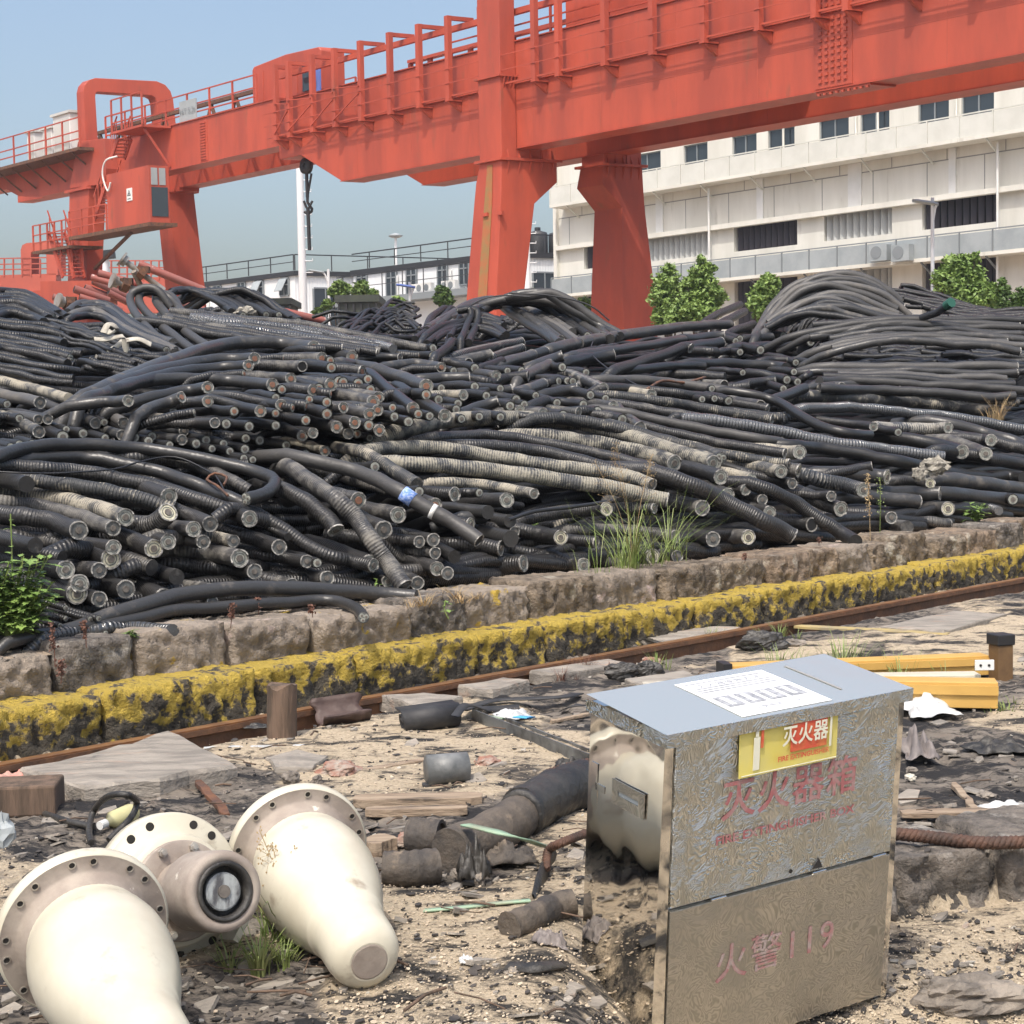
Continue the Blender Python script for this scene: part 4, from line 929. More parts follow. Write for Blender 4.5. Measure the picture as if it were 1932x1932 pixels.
add([(120, 1195), (230, 1184), (326, 1190)], 25, 'm', 'x', S1, 'short shiny black cable stub lying at the wall edge', ramp=0, lift=.04)
for i, (u, v) in enumerate(((68, 1113), (62, 1127), (75, 1127), (124, 1148), (107, 1167), (124, 1167), (113, 1181), (170, 1169), (186, 1167), (190, 1190), (199, 1195))):
    add([(u-50, v-14), (u, v)], 13, 's', 'h', S1, None, ramp=.2, lift=.05)
T('4', S2, 'dg', '''225 770 70 -40 715/gk
390 745 62 200 690 -40 640/dx
700 880 66 560 820 420 760
540 885 62 400 830 260 780/gk
590 880 50
270 865 58 120 830/gk
215 865 56 50 830/gk
220 935 70 90 870 -60 820/dk
355 965 78 270 930/dy
375 920 46
470 945 62/rk;595 970 52/rk;690 950 62 500 900/dk;760 965 64 700 920/dk
805 915 56;795 870 52/dy;925 860 62 780 850;980 820 52;820 815 62 690 800 560 790/gx
840 985 60;860 960 60;1030 980 60 880 960;1040 930 56 830 910;1165 980 60 1060 960
1110 1005 60;1265 1000 56 1180 985;1385 1030 60 1290 1010;1300 1045 52/dy;1400 1120 56;1380 1085 52
60 1020 50/rk;30 1040 50/rk;110 1005 52/rk;180 1000 50/rk;640 1010 50/dk;540 1000 50/rk;300 1010 50/rk
1430 1090 50 1300 1060/dk;1200 1030 50/dk;960 1010 50/dk;110 860 55/gk;40 780 50/gk''', end='k')
T('4', S3, 'r', '''1775 455 70 1500 430 1250 440 900 560 480 740/sc
1440 525 66 1200 530 900 590 560 700/sc
1405 560 62 1000 600 640 700/sc
1540 670 66 1300 645 1100 635 800 650 500 750/sc
1175 690 66 980 720 760 765/sc
1025 740 60 830 810/sc
725 760 60 560 765/sp
1175 765 60 980 770
1710 565 60 1400 555/rh
1820 520 66 1600 520;1830 475 52;1870 530 52;1875 570 62;1645 635 62 1430 620;1380 605 50 1200 620
1595 695 56;1770 700 66 1620 690;1805 690 60;1870 670 70 1700 650;1920 650 66
1590 785 62 1300 735;1655 800 56;1730 790 62 1600 770;1850 770 60;1750 750 50;1870 720 56
1850 835 66 1750 800/dc;1730 870 60;1905 905 66 1750 870;1770 940 60/-p;1710 955 62 1480 860;1840 1045 62 1700 1000/dc
1325 820 56 1210 810;1475 820 62 1350 790 1230 760;1215 885 56 960 890/rk
1280 890 60/rk;1410 905 60/rk;1390 975 60/rk;1470 985 60/rk;1620 1010 60/rk;1465 1080 60/rk;1600 1090 70 1490 1080/rk;1660 1090 55/rk;1730 1060 55/rk;1885 1110 62/dk
1600 520 50 1450 525;1560 740 50/rk;1100 830 50 960 850/rk;1560 900 55/rk;1560 830 50''', end='c')
T('5', S3, 'r', '''115 595 66 -100 570/rc
150 640 56;10 655 60;95 665 66;165 700 60;210 740 60;180 765 70 -50 720;205 810 60;160 835 66 0 800
10 800 60;75 885 66;155 895 66;215 925 66;40 945 62/rk;90 945 56;160 970 50/rk;115 1025 66 0 1000;150 1010 60
480 675 75 300 620 150 570 0 550/sc;480 725 62
405 800 66 300 720 170 610/sc
585 845 72 480 780 340 690/sp
435 835 56;500 845 52/rk;380 880 60/rk;300 850 55/rk;290 800 50''', end='c')
T('5', S4, 'r', '''60 510 70 -150 500/rc
330 515 46 230 510 100 525/sk;435 505 56 300 500/sc;515 505 50 400 500/sc;520 460 60 420 480/sk
565 570 60 400 550 230 572/sc;720 545 60 600 540 480 542/rh;840 500 60 640 540
720 630 66 580 632 440 640/sc;565 685 52 500 680;635 590 52;755 575 60;755 680 60/rk;690 725 60 520 730/dp
550 755 62/ry;660 775 56;650 810 60 540 800/dp;875 615 60 720 600/sp;860 655 60;960 695 60 740 720/sp
885 760 62 780 795 680 830/sp;955 790 60/ry;990 755 60;1010 810 60;1035 780 52;1055 620 62 890 640/rh
910 535 52 780 580;1080 495 62 880 560/sp;1155 480 56 1000 520/sp
1015 425 60 830 465 640 510/wp;1020 465 56 860 510/wp;1250 505 62 1100 560/sp;1175 555 66 1020 630/sp
1250 570 56 1190 570;1140 665 66 980 720/sp;1230 650 56 1140 660/sy;1280 645 50/ry;1310 650 50/rp;1340 690 62 1160 720/sp
1385 600 50;1480 690 66 1390 650 1300 610/wp;1755 725 60 1620 705 1510 690/dp;1495 745 50;1410 725 56;1165 755 62 1050 800/sp
1540 790 62 1370 770;1450 820 66 1380 820;1370 780 56;1590 865 66 1480 840;1690 910 72 1620 860 1560 800/sk
1340 825 60 1180 810/dp;1255 840 60/rc;1140 830 60;940 590 46;1020 590 50;900 690 50/rk;1100 730 50/rk
680 860 55/rk;820 730 55/rk;780 850 55/rk;900 850 55/rk;1060 850 55/rk;1220 770 55/rk
1540 500 70 1420 520 1290 540/sh;1555 460 58 1480 470''')
add([(822, 672), (845, 655), (852, 644)], 17, 's', 'y', S4, 'stubby dark cable standing upright with one white core in the middle stack', ramp=.1, lift=.1)
# long dusty cables in the centre and the long ones over the right
L1_ = [([(740, 816), (845, 793), (960, 789), (1077, 796), (1177, 820), (1290, 856), (1345, 873)], 29, 'e', 'p', 'topmost of the three long dust caked cables arching over the centre', .25),
 ([(704, 848), (810, 843), (944, 863), (1077, 883), (1180, 897), (1229, 915)], 25, 'e', 'k', 'middle one of the long dust caked cables across the centre', .2),
 ([(747, 873), (844, 880), (977, 893), (1110, 913), (1258, 943)], 28, 'e', 'p', 'lowest of the three long dust caked cables across the centre', .2),
 ([(820, 826), (930, 822), (1044, 840), (1144, 860), (1231, 883)], 22, 'r', 'k', 'ribbed cable lying between the topmost and middle dust caked cables', .2),
 ([(884, 840), (1010, 850), (1110, 873), (1177, 890), (1288, 919), (1330, 942), (1400, 966)], 25, 'r', 'n', 'bluish ribbed cable running down right under the dust caked ones', .1),
 ([(1010, 823), (1144, 840), (1230, 860), (1272, 873)], 31, 'e', 'p', 'dust caked cable ending below the right end of the topmost one', .2),
 ([(1044, 790), (1144, 803), (1288, 840), (1330, 850), (1360, 865)], 24, 'd', 'm', 'dust caked cable just behind the topmost long one', .1),
 ([(717, 870), (745, 888), (787, 913)], 26, 'd', 'x', 'short dust caked cable stub left of the long ones', .1)]
for p_, d, k, e, lb_, rm in L1_: add(p_, d, k, e, S5, lb_, ramp=rm, lift=.08)
T('5', S5, 'r', '''190 1135 66 80 1140;530 1350 80 280 1270 0 1180 -200 1120/rc
95 1325 96 -50 1290/rc;320 1405 95 120 1370/rp;240 1495 102 90 1420/rk
440 1275 66 340 1270/rp;640 1290 86 480 1280/rp;780 1280 56 680 1280/rh;935 1320 86 820 1320/rp;1090 1285 60 850 1240 640 1220/dp
730 1460 80 600 1440/ry;520 1545 76 400 1520 280 1510/rk;530 1625 70 380 1600/rk
540 1710 82 400 1660 250 1590/rp;900 1590 86 750 1575 600 1570/rk;1030 1680 96 830 1700 620 1720/rp;600 1735 75 450 1720/rk
430 1790 80 350 1740 270 1680/rk;160 1680 102 50 1640 -60 1600/rp;260 1780 70 130 1720/rp;1240 1535 86 1050 1500 880 1460/ry
1370 1690 80 1150 1640 950 1600/rp;830 1390 80 640 1370/sx;955 1440 75 800 1420/sx;960 1540 95 780 1500/sx;640 1640 80 560 1600/sx
1500 1370 80 1330 1380 1150 1400/ry;1770 1365 60 1640 1365 1500 1370/dp;1890 1530 75 1650 1500 1400 1490/rp;1760 1640 90 1560 1610 1400 1600/ry
1660 1700 70 1450 1660/rk;1900 1640 70 1700 1600/rk;980 1500 60/rk;1440 1560 70 1250 1540/rk;440 1560 70 280 1540/rk''')
add([(600, 870), (700, 900), (787, 947), (844, 980), (903, 1018)], 28, 'g', 'h', S5, 'grey cable wearing a blue label and a white tag', ramp=.1, lift=.3)
add([(560, 890), (644, 950), (684, 996), (721, 1050), (762, 1103)], 33, 'r', 'k', S5, 'thick ribbed cable sloping steeply down to the dry grass at the wall', ramp=.0, lift=.12)
T('6', S6, 'r', '''110 1365 90 -50 1330/rk
370 1530 85 200 1520/ry;170 1540 86 60 1520/rk;490 1390 76 300 1350;730 1460 86 530 1430/rh;255 1290 76 130 1250 0 1210;215 1190 86 0 1130/rp
175 1110 90 80 1070 -60 1020/dp;215 1085 52/dm;390 1200 62 220 1160/dm;555 1160 76 400 1130 200 1080/dp;660 1055 80 400 1040 100 1040/dp
655 1155 80 560 1140/ry;620 1230 62 430 1190 240 1130/rk;355 1260 66;895 1375 86 760 1320 640 1270/rp;450 1320 62/rk
1020 1260 86 850 1220 680 1180/wp;1155 1190 86 1000 1180 870 1170/sy;1070 1130 62 960 1150 850 1170/rh
1455 1285 80 1270 1280 1090 1280/sp;1330 1330 80 1160 1315 1000 1300/sy;1500 1370 80 1370 1370/sy;1790 1380 52 1640 1340 1490 1305/mx;1870 1320 70 1780 1310/rk
1580 1045 82 1440 1010 1300 980/sp;1715 1060 75 1600 1010/rp;1745 985 70 1550 960/rp;1500 915 66 1300 915 1100 910/wp;1220 935 52 1120 920/rp
1080 905 52 900 885 720 860;440 785 66 280 760/rh;260 760 56 200 740/rk;180 745 46;110 750 46 0 745;165 690 46 0 680
235 670 56 70 660/rh;370 680 66 250 690/dm;525 645 56 380 660;570 690 50/rk;590 640 56/rk;650 650 50/rk;630 595 46
720 545 42/rk;835 520 46 750 540/rk;640 540 46/ry;590 530 46 470 530/rk;585 570 60 300 550 50 550/sx;240 625 60 0 610/rx;340 600 42/rk
645 450 56 470 450 300 460/sk;725 430 50/sk;440 475 56/sk;325 485 46;190 485 56/ry;215 430 62 0 460/sk;235 390 56 0 410/sk
400 330 52 260 380/sp;300 420 46;325 410 46;505 400 56 350 410/sx;570 390 48/ry;350 255 46 220 320/sp;325 215 42 220 260 130 310/dx
1570 525 46 1400 525 1200 525/sk;1860 525 46 1720 525 1600 525/sk;720 605 46 690 625/sy;560 860 66 300 830 0 785/dx;140 870 60 0 850/dx
690 690 60 500 760/sx;900 680 52 700 690/dk;900 630 46 760 660/dx;1745 705 56 1500 740 1280 750/sy;1895 610 66 1780 660 1650 700/wx;1770 605 52 1600 600 1450 590/dx
1760 820 68 1300 765 1000 750 700 730/dx;1932 1190 70 1700 1190 1500 1170/sx;1400 1225 60 1250 1210/ry
840 1300 60/rk;1270 1480 80 1100 1450 900 1400/rx;1500 1450 60 1330 1440/rk;1180 1420 70 1050 1400/rk''')
add([(1271, 903), (1321, 923), (1405, 966), (1495, 1010)], 31, 'r', 'k', S6, 'thick scaled black cable sloping down to the wall right of the grass', ramp=.0, lift=.12)
add([(1455, 926), (1505, 950), (1555, 986), (1614, 1023)], 27, 'r', 'x', S6, 'ribbed cable snaking down to the wall top beside the dry stalk', ramp=.0, lift=.1)
add([(1411, 743), (1471, 760), (1538, 800), (1600, 818), (1641, 820)], 19, 's', 'x', S6, 'smooth cable snaking diagonally across the right heap', ramp=0, lift=.08)
add([(1345, 793), (1455, 810), (1555, 833), (1688, 850), (1781, 862)], 22, 'm', 'x', S6, 'long shiny black cable pointing at the torn cream wrapping', ramp=0, lift=.1)
add([(1518, 770), (1621, 770), (1721, 780), (1821, 790), (1940, 812)], 20, 'm', 'n', S6, 'long glinting ribbed cable across the right heap', ramp=0, lift=.08)
add([(1595, 717), (1671, 700), (1708, 699), (1712, 716), (1693, 735)], 20, 'g', 'h', S6, 'grey cable bent sharply down with hollow end on the right', ramp=0, lift=.12)
add([(1480, 840), (1560, 848), (1650, 862), (1740, 880)], 24, 's', 'n', S6, ramp=0)
add([(1790, 800), (1870, 820), (1945, 845)], 24, 's', 'n', S6, ramp=0); add([(1780, 850), (1850, 862), (1945, 880)], 24, 'r', 'n', S6, ramp=0)
add([(1860, 830), (1945, 850)], 22, 'r', 'n', S6, ramp=0); add([(1800, 905), (1945, 925)], 26, 's', 'n', S6, ramp=0); add([(1780, 930), (1945, 948)], 26, 's', 'n', S6, ramp=0)
add([(1037, 660), (1110, 643), (1288, 617), (1378, 612)], 18, 's', 'n', S4, 'long smooth cable lying on top between the middle stack and crane leg', ramp=0, lift=.1)
add([(1157, 700), (1240, 672), (1288, 656), (1303, 658)], 19, 'r', 'p', S4, 'ribbed cable slanting up to the right on the middle stack', ramp=0, lift=.12)
add([(1144, 720), (1158, 700)], 17, 'd', 'n', S4, ramp=0)
add([(1080, 670), (1200, 655), (1290, 640)], 16, 's', 'n', S4, ramp=0); add([(1170, 700), (1288, 690), (1330, 692)], 17, 's', 'n', S4, ramp=0)
for i in range(7):                                                 # long grey lengths between middle stack and right heap
    y0 = 712+i*15; add([(1144+i*6, y0+4), (1240, y0+8+i*3), (1350, y0+22+i*5), (1440+i*8, y0+38+i*6)], 19, random.choice('gdr'), random.choice('nkp'), S6, None, ramp=.1, lift=.03)
def bundle(g1, g2, n_, d, kinds, region, labels, kmax=60, end='n', jit=3, ramp=0, lift=0, u0=0, u1=1):
    m = 7; A1, A2 = cr([V((*p, 0)) for p in g1], 24), cr([V((*p, 0)) for p in g2], 24)
    def smp(A, f_): x = f_*(len(A)-1); i = min(int(x), len(A)-2); return A[i].lerp(A[i+1], x-i)
    for i in range(n_):
        f_ = (i+.5*random.random())/max(1, n_-1); f_ = min(1, f_); jj = [random.uniform(-jit, jit) for _ in range(m)]
        a, b2 = u0+random.uniform(0, .12), u1-random.uniform(0, .12)
        p_ = []
        for q in range(m):
            w = a+(b2-a)*q/(m-1); P = smp(A1, w).lerp(smp(A2, w), f_); p_.append((P.x, P.y+jj[q]))
        add(p_, d*random.uniform(.85, 1.12), random.choice(kinds), end if random.random() < .75 else 'k', region, labels, ramp=ramp, kmax=kmax-(1.3*f_ if kmax < 50 else 0), lift=lift+(.28 if d > 9 else .1)*random.random())
R1, R2, R3, R4, R5, R6 = 'looped left heap', 'far left coils', 'arching heap under crane leg', 'tall right heap', 'flat right bundle', 'tangled small cable heap'
# left: loops and ribbed lengths running right
for i, p_ in enumerate(([(352, 676), (300, 640), (262, 600), (246, 570), (250, 552), (272, 543), (300, 550), (322, 580)], [(372, 668), (318, 626), (275, 588), (262, 566), (268, 553), (290, 549), (318, 560), (345, 590)], [(400, 660), (345, 622), (308, 586), (294, 567), (299, 557), (318, 556), (334, 572), (338, 590)], [(330, 682), (270, 640), (215, 598), (180, 575), (150, 574), (128, 590)])):
    add(p_[::-1], 19, 'g', 'n', R1, ('outermost', 'second', 'innermost', 'lowest')[i]+' thick grey cable hooping over at the top of the looped left heap', ramp=0, kmax=16.4+.15*i)
bundle([(140, 575), (200, 570), (260, 615), (340, 650)], [(120, 600), (180, 595), (240, 630), (330, 668)], 7, 17, 'g', R1, 'smooth grey cable bending below the red pipes in the looped left heap', kmax=17)
bundle([(310, 585), (420, 598), (560, 612), (700, 640), (820, 662)], [(300, 610), (400, 630), (520, 650), (610, 655), (680, 668)], 13, 17, 'mrr', R1, 'glinting ribbed cable running right from the looped left heap', kmax=16.5, jit=2, lift=.04)
bundle([(310, 550), (350, 548), (400, 565), (440, 590)], [(440, 548), (480, 552), (530, 585), (575, 606)], 16, 13, 'g', R1, 'grey cable hanging over the back slope beside the cream webbing scraps', kmax=19, jit=3)
bundle([(-20, 545), (50, 553), (90, 575), (130, 600)], [(-20, 600), (20, 590), (60, 600), (90, 610)], 9, 18, 'g', R2, 'dark grey cable of the rounded far left coils', kmax=17.5, jit=1)
bundle([(-30, 602), (60, 610), (130, 622)], [(-30, 690), (60, 712), (160, 726)], 9, 17, 'mms', R2, 'shiny black cable length lying flat at the far left', kmax=15, jit=2)
bundle([(-20, 628), (80, 650), (160, 668)], [(-20, 655), (60, 668), (140, 690)], 4, 18, 'w', R2, 'coarsely ribbed cable length lying flat at the far left', kmax=14.8, jit=1, lift=.06)
bundle([(110, 605), (180, 622), (230, 632)], [(105, 640), (170, 655), (260, 690)], 12, 11, 's', R2, 'thin black cable in the tangle around the cream straps', kmax=15.5, jit=5)
bundle([(220, 655), (260, 665), (330, 672)], [(150, 690), (200, 700), (260, 712)], 7, 14, 'gs', R2, 'short dark cable right of the cream straps', kmax=15, jit=3)
# middle heap
bundle([(790, 632), (850, 590), (920, 570), (990, 610), (1060, 655)], [(960, 560), (1030, 555), (1090, 580), (1140, 610), (1180, 640)], 15, 17, 'gs', R3, 'weathered grey cable arching over the heap under the crane leg', kmax=22, jit=6)
bundle([(770, 640), (840, 600), (900, 592), (950, 605)], [(800, 650), (850, 625), (900, 618), (960, 640)], 7, 14, 'g', R3, 'grey cable at the left shoulder of the heap under the crane leg', kmax=21, jit=3)
bundle([(795, 625), (805, 600), (830, 582), (860, 590)], [(880, 655), (895, 620), (900, 588), (860, 585)], 5, 13, 'g', R3, 'grey cable hooping down in the heap under the crane leg', kmax=20.5, jit=2)
bundle([(640, 600), (690, 590), (740, 575), (790, 585)], [(650, 640), (700, 622), (750, 615), (800, 625)], 22, 6.5, 's', R6, 'thin black cable in the tangled heap left of the crane leg', kmax=21.5, jit=12)
# right
bundle([(1420, 640), (1470, 560), (1540, 520), (1620, 520), (1690, 560), (1735, 595)], [(1440, 625), (1500, 600), (1560, 592), (1610, 602), (1660, 610), (1690, 612)], 16, 15, 'gs', R4, 'dark cable arching over the tall right heap', kmax=25, jit=5)
bundle([(1690, 535), (1740, 545), (1800, 568), (1850, 585)], [(1700, 575), (1760, 585), (1830, 592), (1940, 600)], 10, 10, 'gs', R4, 'dark cable trailing down behind the tall right heap', kmax=26, jit=3)
bundle([(1500, 622), (1600, 605), (1720, 600), (1945, 606)], [(1548, 672), (1640, 650), (1760, 645), (1945, 662)], 10, 16, 'sg', R5, 'smooth dark cable of the flat right bundle below the tall heap', kmax=22, jit=4, lift=.03)
bundle([(1545, 690), (1640, 690), (1760, 690), (1945, 690)], [(1530, 735), (1650, 738), (1760, 745), (1945, 760)], 9, 17, 'gsd', R5, 'weathered grey length lying low in the flat right bundle', kmax=20, jit=4)
bundle([(1700, 560), (1800, 590), (1945, 585)], [(1780, 600), (1850, 602), (1945, 600)], 5, 11, 's', R4, 'dark cable trailing down behind the tall right heap', kmax=25, jit=3)

def build_path(c):
    """2-D trace -> 3-D centre line on the heap, with a buried tail"""
    if c['region'] == S3: ve = c['path'][-1][1]; c['lift'] += 1.0*(1-sm(ve, 770, 850)) - .5*sm(ve, 795, 850)
    P2 = cr([V((x, y, 0)) for x, y in c['path']], max(6, min(34, int(sum(math.dist(a, b2) for a, b2 in zip(c['path'], c['path'][1:]))/11))))
    ks = [hs(p.x, p.y, c['kmax']) for p in P2]
    for _ in range(3): ks = [ks[0]] + [(ks[i-1]+ks[i]+ks[i+1])/3 for i in range(1, len(ks)-1)] + [ks[-1]]
    ke = ks[-1]; has = c['end'] != 'n'
    out = []
    for p, k in zip(P2, ks):
        dl = abs(p.x-P2[-1].x)/FPX*k
        k2 = k - c['lift'] + (c['ramp']*(.9*(1-math.exp(-dl/.5))+.5*(1-math.exp(-dl/.14))) - (.14 if has else 0))
        out.append(at(p.x, p.y, k2))
    d0 = (out[0]-out[1]).normalized()
    if c['region'] not in (R1, R2, R3, R4, R5, R6) or has: out = [out[0]+d0*.55+V((0, .35, -.14)), out[0]+d0*.22+V((0, .07, -.02))] + out
    r = c['d']/2/FPX*(ke-.09)
    q_ = random.random()*90; jt = r*.22
    out = [p+V((0, noise.noise(V((i*.35, q_, 1.)))*jt, noise.noise(V((i*.35, q_, 7.)))*jt)) for i, p in enumerate(out)]
    return out, r
def tube_obj(pts, r, kind, name, n_=12):
    q_ = random.random()*50; mb = MB(); mb.tube(pts, lambda f_: r*(1+.07*noise.noise(V((f_*len(pts)*.45, q_, 0)))*sm(1-f_, 0, .12)), n_); N = len(pts); s = 0; uv = []
    u0 = random.random()*5
    for i in range(N):
        if i: s += (pts[i]-pts[i-1]).length
        uv += [(u0+s, j/n_) for j in range(n_)]
    uv += [(u0, 0)]*n_ + [(u0+s, 0)]*n_; mb.uv = uv
    return mb
def ends(o, e, P, Tn, r):
    if e in 'nx':
        return
    def ring_(ri, ro, h0, h1, m, nm, N=18):
        mb = MB(); mb.lathe([(h0, ri), (h0, ro), (h1, ro), (h1, ri)], P, Tn, N, False); return mb.build(nm, m, o)
    if e == 'h':
        mb = MB(); mb.disc(P, Tn, r*.80, .002); mb.build('bore', MT['dark'], o); ring_(r*.80, r*.97, -.004, .006, MT['sheath'], 'torn_sheath'); return
    if e == 'm':
        mb = MB(); mb.disc(P, Tn, r*.93, .002); mb.build('filler', MT['inner'], o); x = Tn.orthogonal().normalized(); y = Tn.cross(x)
        for j in range(3):
            a = j*2.094+.5; c = P+(x*math.cos(a)+y*math.sin(a))*r*.46
            mb = MB(); mb.disc(c, Tn, r*.40, .008, 14); ci = mb.build('insulation', MT['pale'], o); mb = MB(); mb.disc(c, Tn, r*.2, .011, 12); mb.build('conductor', MT['core'], ci)
        return
    mi, mc = {'c': ('pale', 'cu'), 'p': ('pale', 'core'), 'y': ('palec', 'core'), 'k': ('inner', 'core')}[e]
    # torn sheath: an uneven rim standing a little proud
    mb = MB(); x = Tn.orthogonal().normalized(); y = Tn.cross(x); N = 20; R_ = [[], [], [], []]
    sd_ = random.random()*50
    for j in range(N):
        a = 2*math.pi*j/N; q = 1+.07*noise.noise(V((math.cos(a)*1.6+sd_, math.sin(a)*1.6, 0))); dv = x*math.cos(a)+y*math.sin(a); h = .006+.014*max(0, noise.noise(V((math.cos(a)*2+sd_, math.sin(a)*2, 5))))
        R_[0].append(P+dv*r*1.0*q-Tn*.004); R_[1].append(P+dv*r*1.02*q+Tn*h); R_[2].append(P+dv*r*.87*q+Tn*h); R_[3].append(P+dv*r*.84-Tn*.004)
    mb.loft(R_, False, False); mb.build('torn_sheath', MT['sheath'], o)
    mb = MB(); mb.disc(P, Tn, r*.84, .002, 20); i_ = mb.build('insulation', MT[mi], o)
    mb = MB(); mb.lathe([(.0021, r*.55), (.0021, r*.62), (.004, r*.62), (.004, r*.55)], P, Tn, 18, False); mb.build('inner_screen', MT['inner'], i_) if r > .02 and e in 'pyc' else None
    mb = MB(); mb.disc(P, Tn, r*(.44 if e == 'c' else .36), .010, 16); mb.build('conductor', MT[mc], i_)
BUN = (R1, R2, R3, R4, R5, R6)
# the largest 300 are things, the rest join the buried cables
def vis(c): return c['d']*(.35 if c['region'] in BUN else 1)*(20+sum(math.dist(a, b2) for a, b2 in zip(c['path'], c['path'][1:])))
order = sorted(range(len(CB)), key=lambda i: -vis(CB[i])); keep = set(order[:296])
# row / column ranks for the labels
ORD = lambda k: f"{k}{'th' if 10 <= k % 100 <= 20 else {1: 'st', 2: 'nd', 3: 'rd'}.get(k % 10, 'th')}"
for reg in (S1, S2, S3, S4, S5, S6):
    m = [c for i, c in enumerate(CB) if i in keep and c['region'] == reg and not c['label']]
    m.sort(key=lambda c: -c['path'][-1][1]); nr = max(1, round(len(m)/7))
    for r_ in range(nr):
        row = sorted(m[r_*len(m)//nr:(r_+1)*len(m)//nr], key=lambda c: c['path'][-1][0])
        for q, c in enumerate(row):
            rw = 'lowest row' if r_ == 0 else 'top row' if r_ == nr-1 else ORD(r_+1)+' row up'
            e = '' if c['end'] == 'n' else ', '+EW[c['end']]
            c['label'] = f"{KW[c['kind']]}{e}, {ORD(q+1)} from left, {rw}, {reg}"
buried = []
for i, c in enumerate(CB):
    pts, r = build_path(c); c['pts'] = pts; c['r'] = r
    if i not in keep: buried.append((pts, r, c['end'])); continue
    mb = tube_obj(pts, r, c['kind'], 'cable', 14 if c['d'] > 20 else 10)
    o = mb.build('cable', MC[c['kind']]); tag(o, c['label'], 'cable', 'cables of the '+c['region'])
    if c['end'] in 'h' or c['end'] != 'n': ends(o, c['end'], pts[-1], (pts[-1]-pts[-2]).normalized(), r)
    if 'wearing' in c['label']:
        def band_(f_, ln, m, nm, rr):
            P = pts[0].lerp(pts[0], 0); j = int(f_*(len(pts)-1)); d_ = (pts[j+1]-pts[j]).normalized(); mb2 = MB(); mb2.lathe([(-ln/2, r*rr-.002), (-ln/2, r*rr), (ln/2, r*rr), (ln/2, r*rr-.002)], pts[j], d_, 20); return mb2.build(nm, m, o)
        band_(.58, .085, MT['label_blue'], 'blue_label', 1.04); band_(.74, .03, MT['white'], 'white_tag', 1.04)
# buried mass under the visible layer
LUMPS = ((985, 640, 23.5, 165, 592), (1590, 640, 26, 130, 562), (420, 625, 19.5, 190, 580), (720, 640, 22.5, 90, 612), (1800, 640, 24, 170, 600), (40, 640, 18.5, 120, 580))
random.seed(5); mb = MB(); uv = []
def bur(pts, r, n_=7):
    mb.tube(pts, r, n_); s = 0; N = len(pts); u0 = random.random()*3
    for i in range(N):
        if i: s += (pts[i]-pts[i-1]).length
        uv.extend([(u0+s, 0)]*n_)
    uv.extend([(u0, 0)]*n_+[(u0+s, 0)]*n_)
for pts, r, e in buried:
    bur(pts, r, 8)
    if e not in 'nx':
        Tn = (pts[-1]-pts[-2]).normalized()
        for q, (rr, h) in enumerate(((.78, .004), (.42, .009))):
            mb.cur = 1+q+(1 if q == 1 and e == 'c' else 0); n0 = len(mb.v); mb.disc(pts[-1], Tn, r*rr, h, 10); uv.extend([(0, 0)]*(len(mb.v)-n0))
        mb.cur = 0
for i in range(2900):
    t = .5+8.1*random.random()**1.4; s = random.uniform(-3, 24); ln = random.uniform(.7, 1.7); z = prof(t-1.1)-.12-.3*random.random()
    if z < Z_PLAT+.04: z = Z_PLAT+.05
    an = random.gauss(0, .28); dx, dy = math.cos(an)*ln, math.sin(an)*ln*.5
    c = st(s, T_TOP+t+.12, z); pu, pv = proj(c)
    if 300 < pu < 730 and 765 < pv < 880: continue
    dd = A_*dx - B_*abs(dy)*.6
    bur(cr([c-dd-Z_*.1, c+V((0, 0, random.uniform(0, .1))), c+dd-Z_*.04], 7), random.uniform(.036, .052))
for (u, v, k, hw, vt) in LUMPS:                                     # tangled lengths draped over the cores of the far heaps
    c_ = at(u, v, k); hw *= .85*k/FPX; hh = .8*(v-vt)*k/FPX
    for i in range(110):
        y0 = random.uniform(-.65, .1)*hw; x0 = random.uniform(-1, .7); x1 = min(1.05, x0+random.uniform(.3, .9)); P_ = []
        for q in range(8):
            x = x0+(x1-x0)*q/7; rr = max(0, 1-x*x-(y0/.75/hw)**2)**.5; P_.append(c_+V((x*hw, y0+.2*hw*random.uniform(-.3, .3)+.25*hw*x, hh*rr-.05+random.uniform(-.05, .08))))
        bur(cr(P_, 12), random.uniform(.035, .05))
for i in range(70):
    u0, v0 = random.uniform(1530, 1850), random.uniform(640, 705); L_ = random.uniform(80, 240); k = 21.2+(700-v0)*.03+random.random()*.3
    bur(cr([at(u0+L_*q/4, v0+random.uniform(-5, 5), k+.05*q) for q in range(5)], 10), .055)
mb.uv = uv; bo = mb.build('buried_cables', [MC['r'], MT['pale'], MT['core'], MT['cu']]); tag(bo, 'mass of black cables buried in the gaps of the heaps', 'cables', 'cables of the heaps', 'stuff')
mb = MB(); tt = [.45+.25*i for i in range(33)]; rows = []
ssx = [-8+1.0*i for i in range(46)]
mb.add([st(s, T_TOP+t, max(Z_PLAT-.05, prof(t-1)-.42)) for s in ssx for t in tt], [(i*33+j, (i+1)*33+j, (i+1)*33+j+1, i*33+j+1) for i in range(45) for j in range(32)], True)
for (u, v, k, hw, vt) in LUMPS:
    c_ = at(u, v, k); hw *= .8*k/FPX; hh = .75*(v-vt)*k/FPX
    mb.add([c_+V((hw*math.cos(.2618*j)*math.cos(.2*i), .6*hw*math.sin(.2618*j)*math.cos(.2*i), -1.2*(i == 0)+hh*math.sin(.2*i))) for i in range(9) for j in range(24)], [(i*24+j, i*24+(j+1) % 24, i*24+24+(j+1) % 24, i*24+24+j) for i in range(8) for j in range(24)], True)
